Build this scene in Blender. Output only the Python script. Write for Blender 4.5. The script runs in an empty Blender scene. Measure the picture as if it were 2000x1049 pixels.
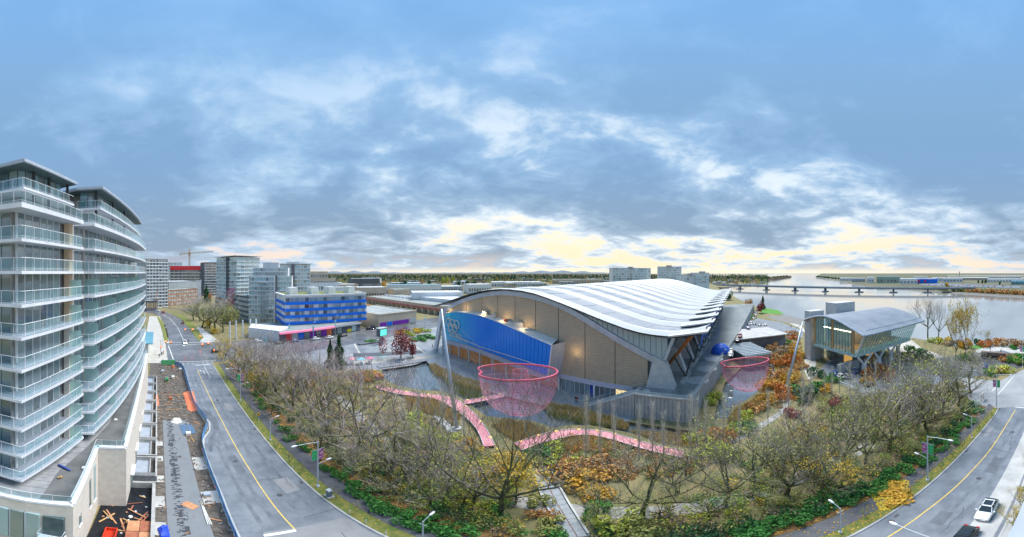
import bpy, math, random
import numpy as np
from mathutils import Vector, Matrix
from mathutils.geometry import tessellate_polygon

R = random.Random(7)
SC = bpy.context.scene
COL = SC.collection

# ------------------------------------------------------------------ camera
CAM_H = 34.0            # metres above the street
F, XC, Y0 = 575.0, 1210.0, 533.0      # pixels per radian, pixel of the +Y azimuth, pixel of the horizon
cd = bpy.data.cameras.new('camera'); cam = bpy.data.objects.new('camera', cd); COL.objects.link(cam)
cam.location = (0, 0, CAM_H)
cam.rotation_euler = (math.pi / 2, 0, (XC - 1000) / F)
cd.type = 'PANO'
pc = cd if hasattr(cd, 'panorama_type') else cd.cycles
pc.panorama_type = 'EQUIRECTANGULAR'
pc.longitude_min = -1000 / F; pc.longitude_max = 1000 / F
pc.latitude_min = -(1049 - Y0) / F; pc.latitude_max = Y0 / F
cd.clip_start = 0.1; cd.clip_end = 60000
SC.camera = cam

# ------------------------------------------------------------------ render look
SC.render.engine = 'CYCLES'
SC.cycles.use_denoising = True
SC.cycles.max_bounces = 6; SC.cycles.diffuse_bounces = 2; SC.cycles.glossy_bounces = 3
SC.cycles.transparent_max_bounces = 24; SC.cycles.transmission_bounces = 4
SC.cycles.sample_clamp_indirect = 4
SC.view_settings.view_transform = 'Standard'; SC.view_settings.look = 'None'
SC.view_settings.exposure = 0.55; SC.view_settings.gamma = 1.0
SC.view_settings.use_curve_mapping = False

# ------------------------------------------------------------------ sun (soft, behind cloud) and sky
SUN_AZ, SUN_EL = math.radians(8), math.radians(60)
sl = bpy.data.lights.new('sun', 'SUN'); so = bpy.data.objects.new('sun', sl); COL.objects.link(so)
sl.energy = 3.9; sl.angle = math.radians(36); sl.color = (1.0, 0.975, 0.94)
so.location = (0, 0, 200)
so.rotation_euler = Vector((-math.sin(SUN_AZ) * math.cos(SUN_EL), -math.cos(SUN_AZ) * math.cos(SUN_EL), -math.sin(SUN_EL))).to_track_quat('-Z', 'Y').to_euler()

class NT:
    """small helper to write node trees as expressions"""
    def __init__(s, tree): s.t = tree; s.n = tree.nodes; s.l = tree.links
    def node(s, kind, **kw):
        n = s.n.new(kind)
        for k, v in kw.items(): setattr(n, k, v)
        return n
    def put(s, sock, v):
        if v is None: return
        if isinstance(v, bpy.types.NodeSocket): s.l.new(v, sock)
        else:
            if sock.type == 'RGBA' and len(v) == 3: v = (*v, 1)
            sock.default_value = v
    def m(s, op, a, b=None, c=None, clamp=False):
        n = s.node('ShaderNodeMath', operation=op); n.use_clamp = clamp
        for i, v in enumerate((a, b, c)): s.put(n.inputs[i], v)
        return n.outputs[0]
    def mix(s, f, a, b, mode='MIX'):
        n = s.node('ShaderNodeMix', data_type='RGBA', blend_type=mode); n.clamp_factor = True
        s.put(n.inputs[0], f); s.put(n.inputs[6], a); s.put(n.inputs[7], b)
        return n.outputs[2]
    def noise(s, vec, scale, detail=4, rough=.55, dist=0., w=None):
        n = s.node('ShaderNodeTexNoise'); n.noise_dimensions = '4D' if w is not None else '3D'
        s.put(n.inputs['Vector'], vec); n.inputs['Scale'].default_value = scale
        n.inputs['Detail'].default_value = detail; n.inputs['Roughness'].default_value = rough
        n.inputs['Distortion'].default_value = dist
        if w is not None: n.inputs['W'].default_value = w
        return n.outputs[0]
    def ss(s, x, a, b, lo=0., hi=1.):
        n = s.node('ShaderNodeMapRange', interpolation_type='SMOOTHSTEP')
        s.put(n.inputs[0], x)
        for i, v in zip((1, 2, 3, 4), (a, b, lo, hi)): n.inputs[i].default_value = v
        return n.outputs[0]
    def comb(s, x, y, z):
        n = s.node('ShaderNodeCombineXYZ')
        for i, v in enumerate((x, y, z)): s.put(n.inputs[i], v)
        return n.outputs[0]
    def ramp(s, f, stops, const=False):
        n = s.node('ShaderNodeValToRGB'); s.put(n.inputs[0], f)
        e = n.color_ramp.elements
        if const: n.color_ramp.interpolation = 'CONSTANT'
        while len(e) < len(stops): e.new(.5)
        for i, (p, c) in enumerate(stops): e[i].position = p; e[i].color = (*c, 1)
        return n.outputs[0]

SKW = 9.3
W = bpy.data.worlds.new('World'); SC.world = W; W.use_nodes = True
t = NT(W.node_tree); t.n.clear()
gen = t.node('ShaderNodeTexCoord').outputs['Generated']
sep = t.node('ShaderNodeSeparateXYZ'); t.l.new(gen, sep.inputs[0])
dx, dy, dz = sep.outputs
zc = t.m('MAXIMUM', dz, 0.0)
den = t.m('ADD', zc, 0.17)
px_, py_ = t.m('DIVIDE', dx, den), t.m('DIVIDE', dy, den)
cp = t.comb(px_, py_, 0.)
big = t.noise(cp, 0.62, 4, .50, .6, w=SKW)           # cloud masses
med = t.noise(cp, 1.9, 7, .56, .5, w=1.3)             # cloud body
fine = t.noise(cp, 5.2, 8, .64, .6, w=5.1)            # torn edges
sunv = t.m('ADD', t.m('MULTIPLY', dx, math.sin(SUN_AZ)), t.m('MULTIPLY', dy, math.cos(SUN_AZ)))
sunw = t.ss(sunv, .05, 1.0)                           # towards the sunset
low = t.ss(dz, 0.42, 0.04)                            # towards the horizon
vlow = t.ss(dz, 0.29, 0.04)
nish = t.node('ShaderNodeTexSky', sky_type='NISHITA'); nish.sun_disc = False
nish.sun_elevation = math.radians(9); nish.sun_rotation = SUN_AZ
nishc = t.mix(1.0, nish.outputs[0], (0.05, 0.05, 0.05), 'MULTIPLY')
blue = t.mix(t.ss(dz, 0.15, 0.8), (0.36, 0.52, 0.73), (0.18, 0.42, 0.79))
blue = t.mix(0.08, blue, nishc, 'ADD')
warm = t.mix(sunw, (0.80, 0.68, 0.62), (0.92, 0.79, 0.55))
clear = t.mix(low, t.mix(.5, blue, (.80, .86, .92)), t.mix(sunw, (0.66, 0.72, 0.84), (1.0, 0.95, 0.82)))
clear = t.mix(vlow, clear, warm)
# layered cloud: blue-grey body, greyer and darker low down, pale where it thins
dark = t.mix(low, (0.20, 0.355, 0.57), (0.255, 0.345, 0.455))
dark = t.mix(t.ss(dz, .09, .015), dark, t.mix(sunw, (0.46, 0.46, 0.54), (0.66, 0.60, 0.55)))
mid = t.mix(low, (0.28, 0.46, 0.69), (0.39, 0.49, 0.60))
pale = t.mix(sunw, (0.44, 0.61, 0.79), (0.70, 0.80, 0.88))
dens = t.m('ADD', t.m('MULTIPLY', big, 0.52), t.m('ADD', t.m('MULTIPLY', med, 0.36), t.m('MULTIPLY', fine, 0.12)))
dens = t.m('SUBTRACT', dens, t.m('MULTIPLY', t.m('MULTIPLY', t.ss(dz, .24, .05), t.m('ADD', sunw, .35)), 0.05))
cloud = t.mix(t.ss(dens, 0.41, 0.49), pale, mid)
cloud = t.mix(t.ss(dens, 0.46, 0.55), cloud, dark)
cover = t.ss(dens, 0.375, 0.45)
sky = t.mix(cover, clear, cloud)
sky = t.mix(t.m('MULTIPLY', t.ss(dz, .42, .85), 0.6), sky, blue)     # thinner, bluer cover near the zenith
sky = t.mix(t.ss(dz, 0.025, 0.0), sky, t.mix(sunw, (0.66, 0.64, 0.66), (0.92, 0.84, 0.66)))
bg = t.node('ShaderNodeBackground'); t.l.new(sky, bg.inputs[0]); bg.inputs[1].default_value = 0.82
wo = t.node('ShaderNodeOutputWorld'); t.l.new(bg.outputs[0], wo.inputs[0])

# ------------------------------------------------------------------ materials
MATS = {}
def mat(name, col, rough=.75, var=.18, scale=1.5, col2=None, bump=0., bscale=None, metal=0., spec=.4, emit=None, coat=0., world=False):
    """Principled surface whose colour wanders by noise between col and col2"""
    if name in MATS: return MATS[name]
    m = bpy.data.materials.new(name); m.use_nodes = True; MATS[name] = m
    q = NT(m.node_tree); b = q.n['Principled BSDF']
    b.inputs['Roughness'].default_value = rough; b.inputs['Metallic'].default_value = metal
    b.inputs['Specular IOR Level'].default_value = spec; b.inputs['Coat Weight'].default_value = coat
    vec = q.node('ShaderNodeNewGeometry').outputs['Position'] if world else q.node('ShaderNodeTexCoord').outputs['Object']
    if var or col2:
        n1 = q.noise(vec, scale, 5, .6)
        c2 = col2 or tuple(min(1, c * (1 + var)) for c in col)
        c1 = col if col2 else tuple(c * (1 - var) for c in col)
        q.put(b.inputs['Base Color'], q.mix(q.ss(n1, .3, .7), c1, c2))
        q.put(b.inputs['Roughness'], q.m('ADD', q.m('MULTIPLY', n1, .16), rough - .08))
    else: b.inputs['Base Color'].default_value = (*col, 1)
    if bump:
        bn = q.node('ShaderNodeBump'); bn.inputs['Strength'].default_value = bump; bn.inputs['Distance'].default_value = .05
        q.l.new(q.noise(vec, bscale or scale * 6, 4, .6), bn.inputs['Height']); q.l.new(bn.outputs[0], b.inputs['Normal'])
    if emit:
        b.inputs['Emission Color'].default_value = (*emit[0], 1); b.inputs['Emission Strength'].default_value = emit[1]
    return m
def leafmat(name, cols, rough=.7):
    """each leaf or twig island takes its own colour"""
    if name in MATS: return MATS[name]
    m = bpy.data.materials.new(name); m.use_nodes = True; MATS[name] = m
    q = NT(m.node_tree); b = q.n['Principled BSDF']; b.inputs['Roughness'].default_value = rough
    b.inputs['Specular IOR Level'].default_value = .25
    ri = q.node('ShaderNodeNewGeometry').outputs['Random Per Island']
    n = len(cols)
    q.put(b.inputs['Base Color'], q.ramp(ri, [(i / max(1, n - 1), c) for i, c in enumerate(cols)]))
    return m
def glassmat(name, tint, alpha=.35, rough=.05):
    """thin clear or frosted pane: tinted see-through mixed with a mirror by angle"""
    if name in MATS: return MATS[name]
    m = bpy.data.materials.new(name); m.use_nodes = True; MATS[name] = m
    q = NT(m.node_tree); out = q.n['Material Output']; b = q.n['Principled BSDF']
    b.inputs['Base Color'].default_value = (*tint, 1); b.inputs['Roughness'].default_value = rough; b.inputs['Specular IOR Level'].default_value = .6
    tr = q.node('ShaderNodeBsdfTransparent'); tr.inputs[0].default_value = (*[min(1, .55 + c * .5) for c in tint], 1)
    lw = q.node('ShaderNodeLayerWeight'); fr = q.m('MULTIPLY', q.m('POWER', lw.outputs['Facing'], 4.0), .55)
    mx = q.node('ShaderNodeMixShader')
    q.l.new(q.m('ADD', q.m('ADD', fr, .02), alpha, clamp=True), mx.inputs[0]); q.l.new(tr.outputs[0], mx.inputs[1]); q.l.new(b.outputs[0], mx.inputs[2])
    q.l.new(mx.outputs[0], out.inputs[0])
    return m
def windowmat(name, c1, c2, rough=.06, scale=.35, lit=None, glow=0.):
    """window pane from outside: dim room behind, blinds and curtains pane by pane, mirror of the sky"""
    if name in MATS: return MATS[name]
    m = bpy.data.materials.new(name); m.use_nodes = True; MATS[name] = m
    q = NT(m.node_tree); b = q.n['Principled BSDF']; b.inputs['Roughness'].default_value = rough
    b.inputs['Specular IOR Level'].default_value = .5; b.inputs['IOR'].default_value = 2.4
    oi = q.node('ShaderNodeObjectInfo').outputs['Random']; ri = q.node('ShaderNodeNewGeometry').outputs['Random Per Island']
    rr = q.m('FRACT', q.m('ADD', oi, q.m('MULTIPLY', ri, 3.7)))
    c = q.ramp(rr, [(0, c1), (.55, c2), (.8, tuple(x * .5 + .12 for x in c2)), (1, tuple(x * .4 for x in c1))])
    q.put(b.inputs['Base Color'], c)
    if lit:
        b.inputs['Emission Color'].default_value = (*lit, 1)
        q.put(b.inputs['Emission Strength'], q.m('ADD', q.m('MULTIPLY', q.m('GREATER_THAN', rr, .93), .6), glow))
    return m
def watermat(name, col, rough, ws, strength, ior=1.33):
    m = bpy.data.materials.new(name); m.use_nodes = True; MATS[name] = m
    q = NT(m.node_tree); b = q.n['Principled BSDF']; b.inputs['Base Color'].default_value = (*col, 1)
    b.inputs['Roughness'].default_value = rough; b.inputs['IOR'].default_value = ior
    v = q.node('ShaderNodeNewGeometry').outputs['Position']
    hgt = q.m('ADD', q.noise(v, ws, 4, .55), q.m('MULTIPLY', q.noise(v, ws * .12, 3, .5), 2.0))
    bn = q.node('ShaderNodeBump'); bn.inputs['Strength'].default_value = strength; bn.inputs['Distance'].default_value = .3
    q.l.new(hgt, bn.inputs['Height']); q.l.new(bn.outputs[0], b.inputs['Normal'])
    return m

# ------------------------------------------------------------------ geometry helpers
def P(px, py, z=0.):
    """point of the place seen in the photograph's direction (px, py) that lies at height z"""
    az = (px - XC) / F; r = (CAM_H - z) / math.tan((py - Y0) / F)
    return (r * math.sin(az), r * math.cos(az))
def PR(px, r):
    az = (px - XC) / F
    return (r * math.sin(az), r * math.cos(az))
def ZR(py, r): return CAM_H - r * math.tan((py - Y0) / F)
def lerp(a, b, f): return tuple(x + (y - x) * f for x, y in zip(a, b))

class MB:
    def __init__(s): s.v = []; s.f = []
    def add(s, vs, fs):
        o = len(s.v); s.v += [tuple(v) for v in vs]; s.f += [tuple(i + o for i in f) for f in fs]; return s
    def box(s, x0, y0, z0, x1, y1, z1):
        return s.add([(x0, y0, z0), (x1, y0, z0), (x1, y1, z0), (x0, y1, z0), (x0, y0, z1), (x1, y0, z1), (x1, y1, z1), (x0, y1, z1)],
                     [(3, 2, 1, 0), (4, 5, 6, 7), (0, 1, 5, 4), (1, 2, 6, 5), (2, 3, 7, 6), (3, 0, 4, 7)])
    def bar(s, a, b, w, h, up=(0, 0, 1)):
        """box of section w x h from a to b"""
        a, b = Vector(a), Vector(b); d = (b - a)
        if d.length < 1e-6: return s
        d.normalize(); up = Vector(up)
        if abs(d.dot(up)) > .98: up = Vector((1, 0, 0))
        u = d.cross(up).normalized() * w / 2; n = u.cross(d).normalized() * h / 2
        return s.add([a - u - n, a + u - n, a + u + n, a - u + n, b - u - n, b + u - n, b + u + n, b - u + n],
                     [(0, 1, 2, 3), (7, 6, 5, 4), (0, 4, 5, 1), (1, 5, 6, 2), (2, 6, 7, 3), (3, 7, 4, 0)])
    def tube(s, pts, rad, n=6, cap=True):
        """tube along points, rad a number or one per point"""
        pts = [Vector(p) for p in pts]; rs = rad if isinstance(rad, (list, tuple)) else [rad] * len(pts)
        o = len(s.v); u = None
        for i, p in enumerate(pts):
            d = (pts[min(i + 1, len(pts) - 1)] - pts[max(i - 1, 0)]).normalized()
            if u is None: u = d.orthogonal().normalized()
            else:
                u = u - d * u.dot(d)
                u = u.normalized() if u.length > 1e-5 else d.orthogonal().normalized()
            w = d.cross(u)
            for k in range(n):
                a = 2 * math.pi * k / n; s.v.append(tuple(p + (u * math.cos(a) + w * math.sin(a)) * rs[i]))
        for i in range(len(pts) - 1):
            for k in range(n):
                k2 = (k + 1) % n; s.f.append((o + i * n + k, o + i * n + k2, o + (i + 1) * n + k2, o + (i + 1) * n + k))
        if cap:
            s.f.append(tuple(o + k for k in range(n))[::-1]); s.f.append(tuple(o + (len(pts) - 1) * n + k for k in range(n)))
        return s
    def poly(s, pts, z=None, holes=()):
        loops = [[(p[0], p[1], (z if z is not None else p[2])) for p in L] for L in (pts, *holes)]
        tri = tessellate_polygon([[Vector(p) for p in L] for L in loops]); flat = [p for L in loops for p in L]
        fs = []
        for a, b, c in tri:
            A, B, C = (Vector(flat[i]) for i in (a, b, c))
            fs.append((a, b, c) if (B - A).cross(C - A).z > 0 else (a, c, b))
        return s.add(flat, fs)
    def prism(s, pts, z0, z1, bottom=True):
        s.poly(pts, z1)
        if bottom: s.poly(pts, z0)
        n = len(pts); ar = sum(pts[i][0] * pts[(i + 1) % n][1] - pts[(i + 1) % n][0] * pts[i][1] for i in range(n))
        if ar < 0: pts = pts[::-1]
        o = len(s.v)
        for p in pts: s.v.append((p[0], p[1], z0)); s.v.append((p[0], p[1], z1))
        for i in range(n):
            j = (i + 1) % n; s.f.append((o + 2 * i, o + 2 * j, o + 2 * j + 1, o + 2 * i + 1))
        return s
    def quad(s, a, b, c, d): return s.add([a, b, c, d], [(0, 1, 2, 3)])
    def strip(s, left, right, zl, zr=None):
        """ribbon between two polylines of the same length"""
        zr = zl if zr is None else zr; o = len(s.v); n = len(left)
        for a, b in zip(left, right):
            s.v.append((a[0], a[1], a[2] if len(a) > 2 else zl)); s.v.append((b[0], b[1], b[2] if len(b) > 2 else zr))
        for i in range(n - 1): s.f.append((o + 2 * i, o + 2 * i + 1, o + 2 * i + 3, o + 2 * i + 2))
        return s
    def sphere(s, c, r, n=8, m=5, sz=1.):
        o = len(s.v)
        for i in range(m + 1):
            th = math.pi * i / m
            for k in range(n):
                a = 2 * math.pi * k / n
                s.v.append((c[0] + r * math.sin(th) * math.cos(a), c[1] + r * math.sin(th) * math.sin(a), c[2] + r * sz * math.cos(th)))
        for i in range(m):
            for k in range(n): s.f.append((o + i * n + k, o + (i + 1) * n + k, o + (i + 1) * n + (k + 1) % n, o + i * n + (k + 1) % n))
        return s
    def mesh(s, name, m, off=(0, 0, 0), smooth=False):
        me = bpy.data.meshes.new(name)
        me.from_pydata([(v[0] - off[0], v[1] - off[1], v[2] - off[2]) for v in s.v] if any(off) else s.v, [], s.f)
        if m is not None:
            for k in (m if isinstance(m, (list, tuple)) else [m]): me.materials.append(k)
        if smooth: me.polygons.foreach_set('use_smooth', [True] * len(me.polygons))
        me.update(); return me
    def build(s, name, m, parent=None, smooth=False, kind=None):
        """link as one mesh object; vertices are given in world coordinates"""
        if parent is not None: off = wloc(parent)
        else:
            xs = [v[0] for v in s.v]; ys = [v[1] for v in s.v]
            off = ((min(xs) + max(xs)) / 2, (min(ys) + max(ys)) / 2, min(v[2] for v in s.v))
        o = bpy.data.objects.new(name, s.mesh(name, m, off, smooth)); COL.objects.link(o)
        if parent is not None: o.parent = parent
        else: o.location = off
        if kind: o['kind'] = kind
        return o
def wloc(o):
    x = y = z = 0.
    while o is not None: x += o.location[0]; y += o.location[1]; z += o.location[2]; o = o.parent
    return (x, y, z)
def tag(o, label, cat, group=None):
    o['label'] = label; o['category'] = cat
    if group: o['group'] = group
    return o
def thing(name, label, cat, loc=(0, 0, 0), group=None, rz=0.):
    o = bpy.data.objects.new(name, None); COL.objects.link(o); o.location = loc if len(loc) == 3 else (*loc, 0); o.rotation_euler = (0, 0, rz)
    o.empty_display_size = .3
    return tag(o, label, cat, group)
def meshobj(name, me, parent=None, loc=(0, 0, 0), rz=0., scale=None, m=None):
    o = bpy.data.objects.new(name, me); COL.objects.link(o); o.location = loc
    if rz: o.rotation_euler = (0, 0, rz)
    if scale: o.scale = scale
    if parent is not None: o.parent = parent
    if m is not None: o.material_slots[0].link = 'OBJECT'; o.material_slots[0].material = m
    return o
def copy_tree(o, parent=None):
    c = o.copy(); COL.objects.link(c); c.parent = parent
    for ch in list(o.children): copy_tree(ch, c)
    return c
def struct(name, mb, m, smooth=False, parent=None): return mb.build(name, m, parent, smooth, None if parent else 'structure')
def resample(pts, step):
    """points every step metres along a polyline, with the direction there"""
    out = []; acc = 0.
    for a, b in zip(pts[:-1], pts[1:]):
        L = math.dist(a[:2], b[:2]); d = ((b[0] - a[0]) / L, (b[1] - a[1]) / L)
        while acc <= L: out.append((a[0] + d[0] * acc, a[1] + d[1] * acc, d)); acc += step
        acc -= L
    return out
def smooth_line(pts, n=6):
    """Catmull-Rom through points"""
    q = [pts[0]] + list(pts) + [pts[-1]]; out = []
    for i in range(1, len(q) - 2):
        for k in range(n):
            f = k / n; a, b, c, d = q[i - 1], q[i], q[i + 1], q[i + 2]
            out.append(tuple(.5 * (2 * b[j] + (c[j] - a[j]) * f + (2 * a[j] - 5 * b[j] + 4 * c[j] - d[j]) * f * f + (3 * b[j] - a[j] - 3 * c[j] + d[j]) * f ** 3) for j in range(len(b))))
    out.append(tuple(pts[-1])); return out
ORD = ['first', 'second', 'third', 'fourth', 'fifth', 'sixth', 'seventh', 'eighth', 'ninth', 'tenth', 'eleventh', 'twelfth', 'thirteenth', 'fourteenth',
       'fifteenth', 'sixteenth', 'seventeenth', 'eighteenth', 'nineteenth', 'twentieth'] + ['twenty-' + w for w in ('first', 'second', 'third', 'fourth', 'fifth', 'sixth', 'seventh', 'eighth', 'ninth')] + ['thirtieth'] + ['thirty-' + w for w in ('first', 'second', 'third', 'fourth', 'fifth', 'sixth', 'seventh', 'eighth', 'ninth')] + ['fortieth'] + [t_ + '-' + w for t_ in ('forty', 'fifty', 'sixty') for w in ('first', 'second', 'third', 'fourth', 'fifth', 'sixth', 'seventh', 'eighth', 'ninth')]
# ------------------------------------------------------------------ the setting: water, land, roads, paths, ponds
M_soil = mat('soil', (.10, .075, .045), .95, col2=(.17, .13, .07), scale=.5, bump=.5, bscale=3, world=True)
M_land = mat('park_ground', (.135, .145, .06), .95, col2=(.27, .21, .105), scale=.35, bump=.6, bscale=2, world=True)
M_asph = mat('asphalt', (.135, .155, .18), .55, col2=(.215, .238, .268), scale=.35, bump=.12, bscale=14, world=True, spec=.35)
M_asphw = mat('wet_asphalt', (.10, .105, .115), .22, col2=(.19, .195, .205), scale=.12, bump=.05, bscale=6, world=True, spec=.5)
M_path = mat('path_asphalt', (.075, .08, .09), .6, col2=(.12, .125, .135), scale=.5, bump=.2, bscale=12, world=True)
M_conc = mat('concrete', (.36, .36, .35), .8, col2=(.5, .5, .48), scale=.35, bump=.15, bscale=9, world=True)
M_concw = mat('wet_concrete', (.22, .235, .25), .2, col2=(.38, .39, .40), scale=.07, world=True, spec=.5)
M_gravel = mat('gravel_trail', (.24, .24, .23), .9, col2=(.38, .37, .35), scale=.8, bump=.4, bscale=20, world=True)
M_pave = mat('river_path_paving', (.40, .38, .34), .85, col2=(.50, .48, .43), scale=.3, world=True)
M_grass = mat('grass', (.09, .15, .03), .95, col2=(.25, .22, .06), scale=1.1, bump=.8, bscale=14, world=True)
M_lawn = mat('lawn', (.06, .22, .03), .9, col2=(.10, .28, .04), scale=.4, bump=.5, bscale=10, world=True)
M_field = mat('airfield_grass', (.09, .10, .06), .95, col2=(.16, .15, .09), scale=.006, world=True)
M_paint = mat('road_paint_white', (.72, .72, .7), .7, var=.15, scale=2, world=True)
M_yel = mat('road_paint_yellow', (.78, .56, .10), .7, var=.15, scale=2, world=True)
M_river = watermat('river_water', (.28, .29, .29), .07, .12, .014, 2.1)
M_pond = watermat('pond_water', (.12, .15, .165), .03, .6, .008, 2.9)
M_rock = mat('bank_rock', (.12, .115, .105), .9, col2=(.26, .25, .23), scale=1.2, bump=.8, bscale=2, world=True)

WZ = -2.0
struct('river', MB().poly([(-200, -30000), (30000, -30000), (30000, 40000), (-30000, 40000), (-30000, 2000), (-200, 2000)], WZ), M_river)
SHORE = [(230, -500), (140, -80), (128, 10), (127, 25), (128, 42), (122, 57), (127, 80), (121, 112), (114, 140), (120, 173), (131, 259), (150, 350), (172, 440),
         P(1402, 562), P(1425, 560), P(1450, 556), P(1480, 550.5), P(1510, 545.5), P(1532, 542), P(1545, 540.6)]
POND_A = [(745, 722), (809, 714), (832, 706), (848, 722), (900, 748), (950, 764), (1060, 792), (1150, 814), (1230, 830), (1300, 840), (1350, 848), (1352, 868), (1329, 874),
          (1276, 864), (1221, 849), (1153, 836), (1114, 836), (1078, 842), (1062, 834), (1035, 826), (985, 822), (950, 818), (925, 800), (897, 780), (861, 769), (820, 766), (776, 758), (748, 742)]
POND_B = [(1416, 752), (1398, 805), (1396, 824), (1420, 823), (1430, 800), (1452, 790), (1482, 768), (1514, 735), (1508, 703), (1490, 700), (1450, 720)]
PA = [P(a, b, -.8) for a, b in POND_A]; PB = [P(a, b, -.8) for a, b in POND_B]
outer = SHORE + [(900, 9000), (-2000, 20000), (-25000, 20000), (-25000, -20000), (230, -20000)]
g = MB().poly(outer, 0., holes=[PA[::-1], PB[::-1]])
struct('ground', g, M_land)
bk = MB(); bk.strip(SHORE, [(x + 3.5, y + (1.5 if y > 100 else 0)) for x, y in SHORE], .02, WZ - .3)
struct('river_bank', bk, M_rock)
for ring in (PA, PB):
    b = MB(); b.strip(ring + ring[:1], ring + ring[:1], 0., -1.6)
    cx, cy = sum(p[0] for p in ring) / len(ring), sum(p[1] for p in ring) / len(ring)
    struct('pond_bank', b, M_soil)
    struct('pond', MB().poly(ring, -.8), M_pond)
ISL = [P(1592, 540.5), P(1605, 542.5), P(1625, 546), P(1650, 551), P(1685, 557.5), P(1740, 563), P(1820, 568), P(1900, 572), P(1950, 575), P(2000, 577), (470, 20), (520, -200), (700, -900)]
struct('island_ground', MB().poly(ISL + [(20000, -6000), (20000, 9000), (9000, 11000)], -.2), M_field)
struct('island_bank', MB().strip(ISL, [(x - 3, y - 2) for x, y in ISL], -.18, WZ - .3), M_rock)

# main road beside the camera: straight, kerbs both sides, a yellow centre line, parking lane on the right
KN, KF = 8.2, 19.0       # near and far kerb
def sheet(name, pts, z, m): return struct(name, MB().poly(pts, z), m)
near = [(-107, 9.4), (-82.7, 9.3), (-70, 9.2), (-65, 9.9), (-60, 10.9), (-56.5, 10.4), (-53, 8.6), (-49, 8.0), (-43, 8.0), (-35, 8.0), (-26, 7.6), (-12, 6.6), (0, 6.2), (12, 7.4), (70, 8.4), (86, 8.6)]
sheet('road', [*near, (86, 18.8), (62, 18.8), (30, 19.2), (0, 19.2), (-30, 18.8), (-104, 19.8), (-107, 20.5)], .02, M_asph)
sheet('parking_lane', [(8, 7.9), (70, 8.5), (70, 11.2), (8, 10.8)], .026, M_conc)
sheet('patched_asphalt', [(-26.2, 9.9), (-18, 9.6), (-17, 18.6), (-25, 18.6)], .026, mat('asphalt_patch', (.22, .225, .235), .6, col2=(.27, .275, .285), scale=.4, world=True))
sheet('patched_asphalt', [(-66, 9.7), (-60, 11.3), (-56, 10.9), (-52.5, 9.2), (-48, 8.6), (-48, 9.1), (-53, 10.2), (-57, 12.3), (-62, 12.6), (-68, 10.6)], .025, mat('asphalt_dark', (.125, .14, .16), .6, scale=.5, world=True))
kf = [(-103, 19.9), (-80, 19.6), (-56, 19.3), (-30, 18.9), (0, 19.3), (30, 19.3), (62, 18.9), (66, 19.2)]
b = MB()
for a, c in zip(kf[:-1], kf[1:]): b.bar((*a, .05), (*c, .05), .25, .16)
struct('kerb_far', b, M_conc)
b = MB()
for a, c in zip(near[:-1], near[1:]): b.bar((a[0], a[1] - .15, .05), (c[0], c[1] - .15, .05), .3, .16)
struct('kerb_near', b, M_conc)
def line(name, pts, w, z, m):
    b = MB()
    for a, c in zip(pts[:-1], pts[1:]):
        d = (Vector(c) - Vector(a)).normalized(); n = Vector((-d.y, d.x)) * w / 2; a, c = Vector(a), Vector(c)
        b.quad((*(a - n), z), (*(c - n), z), (*(c + n), z), (*(a + n), z))
    return struct(name, b, m)
line('centre_line', [(-98.5, 13.5), (-58, 13.5), (-40, 13.3), (-31, 13.0), (-25.6, 12.9)], .14, .032, M_yel)
line('centre_line', [(9, 16.2), (21.5, 16.6), (28, 16.4), (34.6, 15.9), (46.7, 15.2), (66, 15.2)], .14, .032, M_yel)
line('stop_line', [(-25.3, 12.9), (-25.6, 9.7)], .45, .032, M_paint)
line('stop_line', [(-103.6, 13.6), (-104.2, 19.3)], .4, .032, M_paint)
line('lane_line', [(-103, 16.5), (-90, 16.5)], .13, .032, M_paint)
for i in range(12): line('crossing_edge_line', [(-106.5 + .03 * i, 10 + i * .9), (-106.5 + .03 * i, 10.6 + i * .9)], .3, .06, M_paint) if i % 2 else None
# turn arrow before the crossing
b = MB(); ax, ay = -97, 15.4
b.quad((ax, ay - .08, .032), (ax + 3, ay - .08, .032), (ax + 3, ay + .08, .032), (ax, ay + .08, .032))
b.add([(ax - 1.4, ay - .9, .032), (ax + .2, ay - .6, .032), (ax - .2, ay - 1.4, .032)], [(0, 1, 2)])
b.quad((ax, ay, .032), (ax - .4, ay - .95, .032), (ax - .15, ay - 1.05, .032), (ax + .4, ay, .032))
struct('turn_arrow', b, M_paint)
line('lane_line', [(67.5, 9), (67.5, 18)], .35, .034, M_paint)
line('lane_line', [(72, 9), (72, 18)], .3, .034, M_paint)
line('lane_line', [P(1948, 772), P(1979, 736)], .2, .064, M_paint)
line('lane_line', [P(1938, 764), P(1945, 757)], .25, .064, M_paint)

# crossing and the streets beyond it
sheet('crossing', [(-107, 9.4), (-107, 20.5), (-106, 30), (-139, 30), (-139, 4), (-107, 4)], .05, M_asphw)
sheet('side_street', [(-106, 30), (-108, 60), (-109, 120), (-104, 170), (-90, 260), (-120, 262), (-132, 170), (-139, 120), (-139, 30)], .05, M_asphw)
sheet('street_beyond', [(-139, 6), (-139, 21), (-181, 19.5), (-217, 17.5), (-243, 11), (-262, 4), (-290, -14), (-300, -4), (-262, 24), (-262, 60), (-275, 62), (-278, 20), (-310, -30), (-290, -40), (-246, -5), (-228, 2.5), (-182, 5.6)], .04, M_asphw)
line('lane_line', [(-140, 13.2), (-180, 12.6), (-216, 9.5), (-242, 4)], .2, .06, M_paint)
line('stop_line', [(-140, 7), (-140, 20.5)], .4, .06, M_paint)
line('crossing_edge_line', [(-136, 5), (-136, 22)], .3, .06, M_paint); line('crossing_edge_line', [(-108.5, 6), (-108.5, 22)], .3, .06, M_paint)
line('crossing_edge_line', [(-112, 6.2), (-134, 5.2)], .3, .06, M_paint)
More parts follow.
